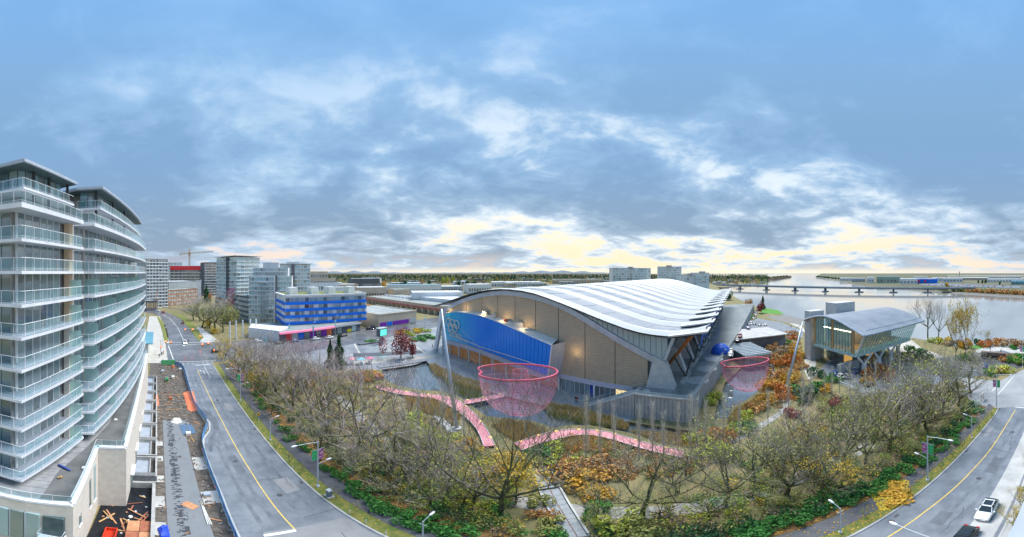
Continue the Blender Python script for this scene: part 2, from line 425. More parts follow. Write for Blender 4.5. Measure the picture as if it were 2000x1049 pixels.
sheet('corner_pavement', [(-107, 4), (-139, 4), (-139, 6), (-228, 2), (-228, -6), (-107, -6)], .12, M_pave)
sheet('corner_pavement', [(-139, 21), (-139, 30), (-180, 27), (-181, 19.5)], .10, M_conc)
sheet('verge', [(-141, 20.5), (-181, 19), (-216, 17.2), (-240, 12), (-236, 20), (-200, 24), (-150, 24)], .14, M_grass)
sheet('median_planting', [(-142, 5.6), (-185, 4.8), (-226, 1.2), (-226, -.2), (-185, 2.2), (-142, 3.6)], .16, M_grass)
# near the river: second crossing on the right
sheet('river_crossing', [(70, 8.5), (66, 19.5), (66, 24), (70, 36), (84, 40), P(1925, 742), P(1952, 745), P(1975, 733), P(2000, 722), (92, 12), (86, 8.5)], .05, mat('asphalt_pale', (.27, .28, .29), .6, col2=(.34, .345, .35), scale=.2, world=True))
sheet('car_park', [P(1800, 730), P(1895, 742), P(1905, 735), P(1945, 735), P(1975, 725), P(2000, 715), P(2000, 697), P(1960, 685), P(1895, 690), P(1830, 700)], .04, M_asphw)
for i in range(9):
    f = i / 8; line('bay_line', [lerp(P(1880, 712), P(1960, 713), f), lerp(P(1890, 717), P(1972, 718), f)], .14, .05, M_paint)
sheet('riverside_lawn', [P(1890, 682), P(1900, 675), P(1925, 672), P(1925, 680)], .03, M_lawn)
sheet('riverside_path', [P(1905, 684), P(1935, 676), P(2000, 683), P(2000, 690), P(1950, 688), P(1910, 692)], .035, M_conc)

# strip on the park side of the road: verge, asphalt path, trail under the trees
sheet('verge', [(-102, 20.05), (-80, 19.75), (-56, 19.45), (-30, 19.05), (0, 19.45), (30, 19.45), (66, 19.1), (66, 20.3), (40, 20.9), (0, 21.0), (-30, 20.8), (-60, 21.3), (-102, 22)], .1, M_grass)
sheet('footpath', [(-104, 22.2), (-60, 21.4), (-30, 20.85), (0, 21.05), (40, 20.95), (66, 20.3), (68, 22.2), (42, 22.9), (0, 23.7), (-30, 23.5), (-60, 24.4), (-104, 26)], .06, M_path)
M_leaf = mat('leaf_litter_ground', (.16, .085, .035), .95, col2=(.30, .17, .06), scale=1.4, bump=.8, bscale=9, world=True)
sheet('leaf_litter', [(-104, 26), (-60, 24.5), (-30, 23.6), (0, 23.8), (42, 23), (68, 22.3), (68, 24), (40, 25), (0, 25.8), (-30, 25.8), (-60, 27), (-104, 29)], .03, M_leaf)
tr = smooth_line([(-62, 44), (-40, 38), (-20, 33.5), (0, 32), (14, 32.5), (30, 34), (46, 33), (60, 33)])
sheet('gravel_trail', [(x, y - 1.3) for x, y in tr] + [(x, y + 1.3) for x, y in tr][::-1], .045, M_gravel)

# paved ground round the arena
sheet('plaza', [P(560, 704), P(640, 716), P(700, 722), P(745, 722), P(809, 713), P(832, 705), P(848, 721), P(900, 747), P(950, 763), P(1060, 791), P(1150, 813), P(1215, 826), (8, 66), (40, 150), (-60, 160), (-104, 170), (-109, 120), (-108, 60), (-106, 34)], .024, M_concw)
sheet('plaza_edge', [P(690, 706), P(760, 700), P(836, 694), P(860, 690), P(868, 694), P(838, 700), P(762, 707), P(692, 713)], .04, M_pave)
for a, c in (((686, 660), (702, 690)), ((735, 660), (764, 686)), ((800, 668), (830, 690)), ((672, 672), (640, 705)), ((836, 688), (905, 712)), ((760, 672), (838, 660)), ((690, 693), (640, 700))):
    line('paving_band', [P(*a), P(*c)], .8, .044, M_pave)
sheet('plaza_walk', [P(690, 697), P(830, 690), P(830, 684), P(690, 690)], .034, mat('asphalt_strip', (.09, .10, .115), .4, world=True))
# riverside park between the arena and the pavilion
sheet('riverside_path', [P(1578, 742), P(1596, 735), P(1592, 690), P(1583, 660), P(1560, 640), P(1500, 612), P(1478, 603), P(1480, 596), P(1488, 597), P(1486, 605), P(1530, 625), P(1566, 636), P(1575, 650), P(1573, 690), P(1570, 720)], .03, M_pave)
sheet('lawn', [P(1478, 618), P(1492, 612), P(1532, 614), P(1520, 606), P(1492, 601), P(1487, 606), P(1488, 612)], .05, M_lawn)
sheet('lawn', [P(1440, 602), P(1448, 600), P(1480, 622), P(1470, 624), P(1445, 614)], .05, M_lawn)
sheet('boulder_field', [P(1495, 618), P(1540, 616), P(1572, 625), P(1574, 636), P(1520, 628)], .04, mat('gravel_dark', (.16, .16, .15), .95, col2=(.26, .25, .23), scale=2, bump=.6, bscale=3, world=True))
sheet('entry_court', [P(1430, 640), P(1480, 622), P(1525, 630), P(1568, 645), P(1568, 660), P(1510, 660), P(1450, 680)], .02, M_asph)
sheet('garden_trail', [P(1400, 868), P(1440, 850), P(1475, 832), P(1520, 805), P(1540, 780), P(1546, 784), P(1528, 810), P(1480, 842), P(1445, 860), P(1402, 878)], .04, M_gravel)
sheet('service_yard', [P(1598, 726), P(1622, 700), P(1665, 690), P(1760, 700), P(1850, 740), P(1800, 765), P(1690, 772)], .02, M_asph)
sheet('garden_path', [P(1655, 560 + 110), P(1780, 664), P(1800, 680), P(1870, 705), P(1865, 712), P(1790, 690)], .03, M_pave)
# pale stones and brook garden beside the pond
sheet('stone_bed', [P(845, 812), P(862, 830), P(878, 845), P(895, 842), P(872, 822), P(858, 808)], .05, M_conc)

# wear of the road: darker tyre tracks, repair patches, manholes, cracks
M_crk = mat('crack_sealant', (.05, .052, .055), .5, var=.2, world=True)
rr_ = random.Random(8)
for y_ in (10.4, 11.9, 15.0, 16.7): line('tyre_track', [(-100, y_ + .1), (-60, y_), (-28, y_ - .1)], .55, .0235, mat('asphalt_polished', (.12, .137, .16), .42, col2=(.19, .21, .235), scale=.5, world=True))
for y_ in (12.3, 13.9): line('tyre_track', [(10, y_ + .4), (30, y_), (66, y_ - .6)], .55, .0235, MATS['asphalt_polished'])
for i in range(16):
    x_ = rr_.uniform(-95, -20) if i < 10 else rr_.uniform(14, 62); y_ = rr_.uniform(10.5, 18); a_ = rr_.uniform(-.3, .3) + (1.57 if i % 3 == 0 else 0); L_ = rr_.uniform(2, 6)
    line('road_crack', [(x_ + k_ * L_ / 5 * math.cos(a_) + rr_.uniform(-.15, .15), y_ + (k_ * L_ / 5 * math.sin(a_)) % 7 * .6 + rr_.uniform(-.2, .2)) for k_ in range(6)], .07, .029, M_crk)
for i, (x_, y_, w_, h_) in enumerate(((-37, 15.4, 4, 2.2), (-46, 11.2, 6, 1.4), (-70, 16, 5, 1.6), (40, 12.2, 5, 1.6), (52, 17.2, 4, 1.0), (26, 13.4, 3, 1.6))): sheet('repair_patch', [(x_, y_), (x_ + w_, y_ + .1), (x_ + w_ - .1, y_ + h_), (x_, y_ + h_ - .1)], .0265 + .0004 * i, MATS['asphalt_dark'] if i % 2 else MATS['asphalt_patch'])
for i, (x_, y_) in enumerate(((-33, 14.6), (-44, 12), (-72, 14.9), (-88, 11.6), (38, 13.9), (55, 13.2), (24, 18.2))): struct('manhole_cover', MB().poly([(x_ + .38 * math.cos(k_ * .524), y_ + .38 * math.sin(k_ * .524)) for k_ in range(12)], .0305), mat('cast_iron', (.07, .07, .075), .5, var=.2, scale=6))
for i in range(9): x_ = -95 + 20 * i; struct('kerb_drain', MB().box(x_, 18.3 if abs(x_) < 40 else 18.6, .02, x_ + .7, 18.65 if abs(x_) < 40 else 18.95, .036), MATS['cast_iron'])

sheet('woodland_floor', [P(540, 556), P(700, 552), P(900, 553), P(1100, 549), P(1300, 549), P(1400, 555), P(1470, 549), P(1520, 542), (1250, 4500), (-2000, 14000), (-14000, 9000), P(480, 540)], .03, mat('woodland_floor', (.045, .05, .03), .95, col2=(.10, .085, .05), scale=.01, world=True))
# ------------------------------------------------------------------ the arena: arched hall with a rippled roof
R0 = (10.7, 68.0); EA = (-.9157, .4017); ES = (.4017, .9157)
def OV(a, s, z): return (R0[0] + EA[0] * a + ES[0] * s, R0[1] + EA[1] * a + ES[1] * s, z)
def interp(x, tab):
    if x <= tab[0][0]: return tab[0][1]
    for (x0, y0), (x1, y1) in zip(tab[:-1], tab[1:]):
        if x <= x1: return y0 + (y1 - y0) * (x - x0) / (x1 - x0)
    return tab[-1][1]
def smooth_tab(tab): return smooth_line(tab, 8)
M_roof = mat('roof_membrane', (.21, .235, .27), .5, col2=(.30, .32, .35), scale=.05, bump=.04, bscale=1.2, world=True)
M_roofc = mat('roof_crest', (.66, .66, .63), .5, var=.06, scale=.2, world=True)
M_white = mat('white_metal', (.72, .74, .76), .4, var=.05, scale=.6)
M_steel = mat('pale_steel', (.47, .53, .60), .38, var=.1, scale=.5, metal=.3)
M_bcon = mat('buttress_concrete', (.44, .45, .45), .8, col2=(.56, .56, .54), scale=.7, bump=.15)
M_dark = mat('dark_metal', (.045, .05, .055), .5, var=.2)
M_glul = mat('glulam_timber', (.42, .15, .05), .55, col2=(.55, .22, .08), scale=2)
def ribmat(name, c1, c2, freq, axis=2, depth=.4, rough=.6):
    m = bpy.data.materials.new(name); m.use_nodes = True; MATS[name] = m
    q = NT(m.node_tree); b = q.n['Principled BSDF']; b.inputs['Roughness'].default_value = rough
    v = q.node('ShaderNodeTexCoord').outputs['Object']; sp = q.node('ShaderNodeSeparateXYZ'); q.l.new(v, sp.inputs[0])
    w = q.m('SINE', q.m('MULTIPLY', sp.outputs[axis], freq)); n1 = q.noise(v, .7, 5, .6)
    q.put(b.inputs['Base Color'], q.mix(q.m('ADD', q.m('MULTIPLY', w, .22), n1), c1, c2))
    bn = q.node('ShaderNodeBump'); bn.inputs['Strength'].default_value = depth; bn.inputs['Distance'].default_value = .12
    q.l.new(w, bn.inputs['Height']); q.l.new(bn.outputs[0], b.inputs['Normal']); return m
M_slat = ribmat('bronze_louvre', (.37, .295, .21), (.54, .45, .335), 2 * math.pi / .55, depth=.25)
M_board = mat('board_marked_concrete', (.28, .30, .32), .85, col2=(.46, .47, .48), scale=.5, bump=.3)
M_brd = ribmat('vertical_boards', (.22, .24, .26), (.50, .51, .52), 2 * math.pi / .8, axis=0, depth=.35, rough=.85)
ARCH = smooth_tab([(0, 12.3), (3.2, 14.1), (11.4, 17.9), (21.4, 22.7), (29.5, 25.8), (38.7, 27.6), (46.8, 28.25), (53.9, 28.1), (63.8, 26.6), (75.4, 23.6), (84, 20.2), (90, 17.2)])
EDGE = smooth_tab([(-10, 20.9), (-4.4, 19.5), (1.3, 19.3), (8.1, 20.1), (16.7, 22.4), (26.3, 25.2), (38, 28.0), (46.8, 28.75), (55, 28.55), (65, 27.1), (76, 24.4), (86, 21.6), (96, 19.2)])
arena = thing('arena', 'long arched hall with pale rippled roof, bronze louvred end wall and blue entrance box', 'arena', OV(45, 90, 0))
# hidden solid body so that nothing shows through
b = MB()
prof = [(a, interp(a, ARCH) - .6) for a in range(3, 90, 3)]
n = len(prof)
for s in (.7, 184):
    b.v += [OV(a, s, z) for a, z in prof] + [OV(a, s, 0) for a, z in prof]
for i in range(n - 1):
    b.f += [(i, i + 1, n + i + 1, n + i), (2 * n + i, 3 * n + i, 3 * n + i + 1, 2 * n + i + 1), (i, 2 * n + i, 2 * n + i + 1, i + 1)]
b.f += [(0, n, 3 * n, 2 * n), (n - 1, 3 * n - 1, 4 * n - 1, 2 * n - 1)[::-1]]
b.build('hall_body', mat('hall_side_glass', (.16, .24, .30), .2, var=.2, scale=.1, world=True), arena)
# roof: fourteen bays, each falling gently away and stepping up at the next; crest strips and eave tips
NB, BL = 14, 13.1
avals = [-9.5, -8, -6, -4, -2, 0, 3, 6, 10, 14, 18, 23, 28, 33, 38, 43, 48, 53, 58, 63, 68, 73, 78, 83, 88, 92, 96]
def amp(a): return .45 + .75 * max(0, min(1, (52 - a) / 52)) ** 1.0
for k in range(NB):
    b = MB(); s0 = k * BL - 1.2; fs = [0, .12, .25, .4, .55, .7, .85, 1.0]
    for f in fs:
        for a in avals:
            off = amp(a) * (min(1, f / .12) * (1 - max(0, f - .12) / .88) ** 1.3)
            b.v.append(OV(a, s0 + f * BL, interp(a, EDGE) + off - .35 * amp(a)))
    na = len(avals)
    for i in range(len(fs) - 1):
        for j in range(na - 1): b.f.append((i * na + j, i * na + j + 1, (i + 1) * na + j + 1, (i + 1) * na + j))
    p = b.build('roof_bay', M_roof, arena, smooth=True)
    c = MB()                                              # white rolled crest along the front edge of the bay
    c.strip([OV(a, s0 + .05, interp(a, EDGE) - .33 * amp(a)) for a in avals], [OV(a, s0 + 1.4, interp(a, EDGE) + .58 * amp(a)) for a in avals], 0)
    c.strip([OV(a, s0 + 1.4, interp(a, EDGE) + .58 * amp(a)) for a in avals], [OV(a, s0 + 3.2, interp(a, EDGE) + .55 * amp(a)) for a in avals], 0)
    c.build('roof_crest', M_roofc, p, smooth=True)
    d = MB()
    za = interp(-6, EDGE) + .5
    pts = [OV(-1.2, s0 - 1.4, za - .7), OV(-10.2, s0 - 1.4, za + .75), OV(-10.2, s0 + 5.6, za + .5), OV(-1.2, s0 + 5.6, za - .9)]
    d.add([*pts, *[(x, y, z - .35) for x, y, z in pts]], [(0, 1, 2, 3), (7, 6, 5, 4), (0, 4, 5, 1), (1, 5, 6, 2), (2, 6, 7, 3), (3, 7, 4, 0)])
    d.build('eave_tip', M_roofc, p)
for a in range(0, 92, 6):          # standing seams of the first bays
    for k in range(0, 5):
        s0 = k * BL - 1.2; MB().tube([OV(a, s0 + f * BL, interp(a, EDGE) + amp(a) * (1 - max(0, f - .12) / .88) ** 1.3 - .35 * amp(a) + .03) for f in (.26, .4, .55, .7, .85, .97)], .05, 3, cap=False).build('roof_seam', M_steel, arena)
b = MB(); b.strip([OV(a, -1.3, interp(a, EDGE) + .05) for a in avals], [OV(a, -1.3, interp(a, EDGE) - .3) for a in avals], 0)
b.strip([OV(a, -1.25, interp(a, EDGE) - .3) for a in avals], [OV(a, .4, interp(a, EDGE) - .45) for a in avals], 0)
b.build('roof_edge_trim', M_dark, arena)
# front arch band
aa = [a * 1.5 for a in range(0, 61)]
b = MB()
def nrm(a):
    d = (interp(a + .5, ARCH) - interp(a - .5, ARCH)); L = math.hypot(1, d); return (-d / L, 1 / L)
for sgn, s in ((0, -.9), (1, -.9)):
    pass
out_ = [(a, interp(a, ARCH)) for a in aa]; inn = [(a - nrm(a)[0] * 1.5, z - nrm(a)[1] * 1.5) for a, z in out_]
b.strip([OV(a, -.7, z) for a, z in inn], [OV(a, -.7, z) for a, z in out_], 0)
b.strip([OV(a, -.7, z) for a, z in out_], [OV(a, .6, z) for a, z in out_], 0)
b.strip([OV(a, .6, z) for a, z in inn], [OV(a, -.7, z) for a, z in inn], 0)
b.build('arch_band', M_steel, arena)
# louvred end wall, panel by panel
J = [4.2, 12.8, 21.4, 29.9, 38.2, 46.6, 54.6, 62.9, 72.1, 80.5, 87.6]
for a0, a1 in zip(J[:-1], J[1:]):
    b = MB(); st = [a0 + .1 + (a1 - a0 - .2) * i / 4 for i in range(5)]
    low = 5.0
    b.strip([OV(a, -.25, low) for a in st], [OV(a, -.25, max(low, interp(a, ARCH) - 1.3)) for a in st], 0)
    b.strip([OV(st[0], -.25, low), OV(st[0], -.25, interp(st[0], ARCH) - 1.3)], [OV(st[0], .5, low), OV(st[0], .5, interp(st[0], ARCH) - 1.3)], 0)
    b.build('wall_panel', M_slat, arena)
# ground floor glazing below the louvres
M_win = windowmat('hall_glass', (.05, .09, .12), (.18, .28, .33))
b = MB(); q = [OV(30, -.5, 3.7), OV(8, -.5, 3.7), OV(8, -.5, 5.0), OV(30, -.5, 5.0)]; b.quad(*q)
b.quad(OV(30, -.5, 3.7), OV(8, -.5, 3.7), OV(8, .6, 3.7), OV(30, .6, 3.7)); b.quad(OV(30, -.5, 5.0), OV(8, -.5, 5.0), OV(8, .6, 5.0), OV(30, .6, 5.0))
b.build('fascia', mat('lavender_fascia', (.52, .54, .66), .5, var=.05), arena)
for i in range(14):
    a = 29.2 - i * 1.5; b = MB(); b.quad(OV(a, .1, .05), OV(a - 1.4, .1, .05), OV(a - 1.4, .1, 3.7), OV(a, .1, 3.7))
    w = b.build('window', M_win if i not in (6, 11, 12) else mat('lit_shop', (.8, .75, .5), .3, emit=((1, .78, .35), .7)) if i > 6 else mat('blue_panel', (.03, .08, .45), .3), arena)
    b = MB(); b.bar(OV(a, 0, .05), OV(a, 0, 3.7), .12, .12); b.build('mullion', M_white, w)
for a in (29.6, 18.5): MB().bar(OV(a, -.6, 0), OV(a, -.6, 3.7), .5, .5).build('column', M_white, arena)
# blue entrance box
TOPZ = smooth_tab([(28.7, 14.4), (37, 16.0), (47, 17.8), (56, 18.9), (66, 19.3), (78, 18.6), (88, 16.6)])
BOTZ = smooth_tab([(30.5, 5.4), (38, 6.0), (46, 6.6), (56, 7.0), (70, 6.9), (86, 5.9)])
def bs(a): return -.6 - 3.9 * max(0, (88 - a)) / 59
M_blue = bpy.data.materials.new('blue_cladding'); M_blue.use_nodes = True
q = NT(M_blue.node_tree); bb = q.n['Principled BSDF']; bb.inputs['Roughness'].default_value = .22; bb.inputs['Specular IOR Level'].default_value = .6
v = q.node('ShaderNodeNewGeometry').outputs['Position']; vx = q.node('ShaderNodeSeparateXYZ'); q.l.new(v, vx.inputs[0])
cx = q.ss(vx.outputs[0], -68, -42)
q.put(bb.inputs['Base Color'], q.mix(q.m('MULTIPLY', q.noise(v, .35, 5, .6), .5), q.mix(cx, (.03, .50, .68), (.0, .20, .90)), (.0, .36, .95)))
na = 40; aset = [30.3 + (86 - 30.3) * i / na for i in range(na + 1)]
for i in range(na):
    a0, a1 = aset[i] + .05, aset[i + 1] - .05; b = MB()
    def fr(a, up):
        z0, z1 = interp(a, BOTZ), interp(a, TOPZ); f = 1 if up else 0
        return OV(a - (1.6 if up else 0) * max(0, (45 - a) / 15), bs(a) - (.5 if up else 0), z1 if up else z0)
    A, B, C, D = fr(a0, 0), fr(a1, 0), fr(a1, 1), fr(a0, 1)
    b.quad(A, B, C, D); ins = lambda p: (p[0] + ES[0] * .12, p[1] + ES[1] * .12, p[2])
    b.quad(A, D, ins(D), ins(A)); b.quad(B, ins(B), ins(C), C)
    b.build('blue_panel', M_blue, arena)
b = MB()
L0, L1 = [fr(a, 0) for a in aset], [fr(a, 1) for a in aset]
b.strip([(x + ES[0] * .14, y + ES[1] * .14, z) for x, y, z in L0], [(x + ES[0] * .14, y + ES[1] * .14, z) for x, y, z in L1], 0)
b.build('panel_backing', mat('deep_blue', (.006, .03, .22), .5), arena)
b = MB(); b.strip([(x, y, z + .02) for x, y, z in L1], [OV(a, 0, interp(a, TOPZ) + .5) for a in aset], 0)
b.build('box_roof', mat('pale_roof', (.55, .55, .54), .6, col2=(.66, .66, .65), scale=.3), arena)
b = MB(); b.tube(L1, .16, 5); b.tube([L0[0], L1[0]], .2, 5); b.build('box_trim', M_white, arena)
b = MB(); z0, z1 = interp(30.3, BOTZ), interp(28.7, TOPZ)
b.quad(L0[0], L1[0], OV(27.4, 0, 15), OV(29, 0, 5.4)); b.build('box_end', mat('end_cladding', (.42, .46, .54), .4, var=.1, scale=.6), arena)
b = MB(); b.strip([OV(a, bs(a) - .05, interp(a, BOTZ) - .1) for a in aset], [OV(a, bs(a) + .6, interp(a, BOTZ) - 2.0) for a in aset], 0)
b.build('box_soffit_fascia', MATS['lavender_fascia'], arena)
b = MB(); b.strip([OV(a, .2, .05) for a in aset], [OV(a, .2, 5.5) for a in aset], 0)
b.build('lobby_wall', mat('warm_lobby', (.20, .09, .04), .3, col2=(.40, .20, .08), scale=.5, emit=((1, .5, .18), .05)), arena)
for a in range(34, 86, 7):
    b = MB(); b.bar(OV(a, bs(a) + .5, 0), OV(a, bs(a) + .5, 5.5), .5, .5); b.build('column', M_bcon, arena)
b = MB(); PT = [(86, 11.0), (78, 9.6), (70, 8.7), (60, 8.2), (50, 8.3), (40, 8.2), (31, 7.9)]
b.tube([OV(a, bs(a) - .62 - .5 * (z - 6) / 10 + .3, z) for a, z in smooth_tab(PT)], .13, 4); b.build('light_line', M_roofc, arena)
# roof plant on the blue box
for i, (a, w, h) in enumerate(((60, 1.6, 1.3), (55, .8, 1.5), (49.5, 1.0, .7), (44, 3.2, 1.3), (40, 2.2, .6))):
    b = MB(); z = interp(a, TOPZ) + .2; c = OV(a, bs(a) * .45, z); b.box(c[0] - w / 2, c[1] - .6, z, c[0] + w / 2, c[1] + .6, z + h)
    b.box(c[0] - w * .35, c[1] - .4, z + h, c[0] + w * .3, c[1] + .4, z + h + .18); b.build('roof_unit', M_bcon if i != 2 else mat('red_pipe', (.35, .08, .06), .5), arena)
# five rings and lettering on the blue box
b = MB(); s_ = lambda a: bs(a) - .75
for i, (ra, rz) in enumerate(((82.3, 13.9), (79.0, 13.9), (75.7, 13.9), (80.65, 12.2), (77.35, 12.2))):
    b.tube([OV(ra + 1.5 * math.cos(t_), s_(ra), rz + 1.6 * math.sin(t_)) for t_ in [2 * math.pi * k / 20 for k in range(21)]], .2, 5, cap=False)
b.build('rings_emblem', M_roofc, arena)
def text_mesh(s, size, m, ext=.02, name='lettering'):
    cu = bpy.data.curves.new(name, 'FONT'); cu.body = s; cu.size = size; cu.extrude = ext; cu.align_x = 'CENTER'; cu.align_y = 'CENTER'; cu.resolution_u = 2
    o = bpy.data.objects.new(name, cu); me = bpy.data.meshes.new_from_object(o); bpy.data.objects.remove(o); me.materials.clear(); me.materials.append(m); return me
def text_at(s, size, m, pos, rz, parent, ext=.02, name='lettering', width=None):
    me = text_mesh(s, size, m, ext, name); o = bpy.data.objects.new(name, me); COL.objects.link(o)
    if width:
        w = max(v.co.x for v in me.vertices) - min(v.co.x for v in me.vertices); o.scale = (width / w, 1, 1)
    w0 = wloc(parent); o.parent = parent; o.location = (pos[0] - w0[0], pos[1] - w0[1], pos[2] - w0[2]); o.rotation_euler = (math.pi / 2, 0, rz); return o
RZ = math.atan2(-EA[1], -EA[0])
RZB = RZ - math.atan2(3.9, 59)
text_at('RICHMOND OLYMPIC OVAL', 1.15, M_roofc, OV(77.0, s_(77) - .1, 9.9), RZB, arena, .04, width=10)
text_at("L'ANNEAU OLYMPIQUE DE RICHMOND", 1.15, M_roofc, OV(74.2, s_(74) - .1, 8.75), RZB, arena, .04, width=14)
# glazed gap between arch and roof at the right, pane by pane
M_pale = glassmat('pale_canopy_glass', (.55, .66, .66), .72, .12)
av = [26 - 1.4 * i for i in range(20)]
for a0, a1 in zip(av[:-1], av[1:]):
    def lo(a): return interp(a, ARCH) + .1 if a > .3 else 13.4 + (0.3 - a) * 2.6
    zt = lambda a: interp(a, EDGE) - .35
    if zt(a1) - lo(a1) < .1 and zt(a0) - lo(a0) < .1: continue
    b = MB(); b.quad(OV(a0 - .05, -.35, min(lo(a0), zt(a0))), OV(a1 + .05, -.35, min(lo(a1), zt(a1))), OV(a1 + .05, -.35, zt(a1)), OV(a0 - .05, -.35, zt(a0))); b.build('pane', M_pale, arena)
b = MB(); b.bar(OV(0, -.6, 13.2), OV(-2.4, -.6, 19.6), .7, .7)
b.build('canopy_frame', M_steel, arena)
# concrete buttresses and timber struts along the right side
def buttress(a, s, h, m):
    b = MB()
    base = [OV(a + 3.6, s - 1.6, 6), OV(a - 3.0, s - 1.2, 6), OV(a - 3.0, s + 1.6, 6), OV(a + 3.6, s + 1.6, 6)]
    top = [OV(a + 2.0, s - 1.0, h + .9), OV(a - 1.0, s - .9, h - .6), OV(a - 1.0, s + 1, h - .6), OV(a + 2.0, s + 1, h + .9)]
    b.add(base + top, [(0, 1, 5, 4), (1, 2, 6, 5), (2, 3, 7, 6), (3, 0, 4, 7), (4, 5, 6, 7)]); return b.build('buttress', m, arena)
buttress(.6, -.2, 13.2, M_bcon)
for k in range(1, 13): buttress(.6, k * BL, 12.4, M_bcon)
for k in range(0, 12):
    for dd in (-.55, .55):
        b = MB(); b.bar(OV(3.6, 9.5 + k * BL + dd, 6.2), OV(-6.2, 1.2 + k * BL + dd, 19.4), .45, .75); b.build('timber_strut', M_glul, arena)
    b = MB(); b.bar(OV(-3.4, 7.5 + k * BL, 6.1), OV(-1.4, 4 + k * BL, 12.5), .3, .3); b.bar(OV(-3.4, 7.5 + k * BL, 6.1), OV(-4.6, 9 + k * BL, 12), .25, .25); b.build('steel_prop', M_dark, arena)
    b = MB(); b.box(0, 0, 0, .1, .1, .1)
b = MB()
for k in range(12): c0, c1 = OV(-3.4, 3 + k * BL, 6.02), OV(-3.4, 12 + k * BL, 6.02); b.bar((c0[0], c0[1], 6.2), (c1[0], c1[1], 6.2), 1.2, .4)
b.build('plinth', M_conc, arena)
# left buttress: splayed white legs
b = MB()
b.bar(OV(89, -.6, 17.6), OV(92.5, -1.6, 0), 1.3, 1.6); b.bar(OV(89, -.6, 17.6), OV(96.5, 5, 0), 1.1, 1.4); b.bar(OV(90.5, 1, 18), OV(98, 12, 0), .9, 1.2)
b.build('splayed_leg', M_white, arena)
b = MB(); b.strip([OV(93, 2, 2), OV(97, 14, 2)], [OV(91, 2, 16), OV(93, 14, 18)], 0); b.build('side_glass', glassmat('blue_side_glass', (.25, .5, .75), .6), arena)
# blue screens hung along the side
for k in range(2, 9):
    b = MB(); b.quad(OV(-4, k * BL + 2, 9), OV(-4, k * BL + 10, 9), OV(-5.5, k * BL + 10, 17.5), OV(-5.5, k * BL + 2, 17.5)); b.build('blue_screen', mat('blue_mesh_screen', (.04, .14, .55), .6), arena)
# warm wall lamps on the end wall
for a, s, z, e in ((83, -1.9, 18.3, 50), (72, -2.2, 20.4, 55), (60, -2.3, 20.2, 60), (50, -2.4, 19.4, 60), (41, -2.5, 18.0, 60), (24, -2.2, 12.5, 45)):
    ld = bpy.data.lights.new('wall_lamp_light', 'POINT'); ld.energy = e * 2.2; ld.color = (1, .68, .30); ld.shadow_soft_size = .15
    lo_ = bpy.data.objects.new('wall_lamp_light', ld); COL.objects.link(lo_); c = OV(a, s, z); w0 = wloc(arena); lo_.parent = arena; lo_.location = (c[0] - w0[0], c[1] - w0[1], c[2] - w0[2])
    b = MB(); c2 = OV(a, s + .3, z); b.box(c2[0] - .1, c2[1] - .08, z - .5, c2[0] + .1, c2[1] + .08, z - .35); b.build('wall_lamp', M_dark, arena)

# podium deck with stair
deck = thing('podium_deck', 'raised concrete parking deck with board-marked walls along the right of the arena', 'deck', (40, 120, 0))
C0 = (14.3, 58.9)
DE = [C0, (3.2, 63.9), (6.6, 70.5)] + [OV(2.2, s, 0)[:2] for s in (6, 60, 120, 186)] + [(118, 240), (56.4, 130.2)]
b = MB().prism(DE, -1.2, 6.0); b.build('deck_body', M_brd, deck)
M_deckf = mat('deck_paving', (.15, .17, .165), .3, col2=(.30, .32, .31), scale=.25, bump=.05, bscale=3, world=True)
b = MB().poly([lerp(p, (30, 110), .006) for p in DE], 6.01); b.build('deck_paving', M_deckf, deck)
def rail(mb, pts, h=1.05, step=2.2, r=.03):
    mb.tube([(x, y, z + h) for x, y, z in pts], r * 1.3, 5)
    mb.tube([(x, y, z + h * .5) for x, y, z in pts], r * .8, 4)
    for a, c in zip(pts[:-1], pts[1:]):
        L = math.dist(a, c); k = max(1, round(L / step))
        for i in range(k + 1): p = lerp(a, c, i / k); mb.tube([p, (p[0], p[1], p[2] + h)], r, 4)
b = MB(); rail(b, [(3.2, 63.9, 6), (*C0, 6), (56.4, 130.2, 6), (118, 240, 6)], r=.05, step=3); b.build('railing', mat('rail_metal', (.45, .55, .55), .4), deck)
b = MB(); b.bar((3.2, 63.9, 6.1), (*C0, 6.1), .5, .3); b.bar((*C0, 6.1), (56.4, 130.2, 6.1), .5, .3); b.bar((56.4, 130.2, 6.1), (118, 240, 6.1), .5, .3); b.build('parapet_cap', M_conc, deck)
b = MB()
for (p, c, w) in (((6, 67), (6.5, 62.2), 1.2), ((11, 72), (30, 112), .9), ((14.5, 70), (36, 112), .5), ((3.6, 65.4), (15, 60.4), .25)):
    d = Vector((c[0] - p[0], c[1] - p[1])).normalized(); nn = Vector((-d.y, d.x)) * w / 2
    b.quad((p[0] - nn.x, p[1] - nn.y, 6.016), (c[0] - nn.x, c[1] - nn.y, 6.016), (c[0] + nn.x, c[1] + nn.y, 6.016), (p[0] + nn.x, p[1] + nn.y, 6.016))
for k in range(6):
    p, c = OV(-4, 8 + k * 13, 0), OV(-8.5 - k * 1.6, 8 + k * 13, 0); b.bar((p[0], p[1], 6.012), (c[0], c[1], 6.012), .25, .012)
b.build('paving_band', M_conc, deck)
for k in range(3):
    c = OV(-6.6 - k * 1.2, 6 + k * 10, 0); b = MB(); b.poly([(c[0] + 2.9 * math.cos(t_), c[1] + 2.9 * math.sin(t_)) for t_ in [2 * math.pi * i / 24 for i in range(24)]], 6.02); b.build('paving_circle', mat('paving_pale', (.40, .42, .41), .4, col2=(.48, .5, .49), scale=.6, world=True), deck)
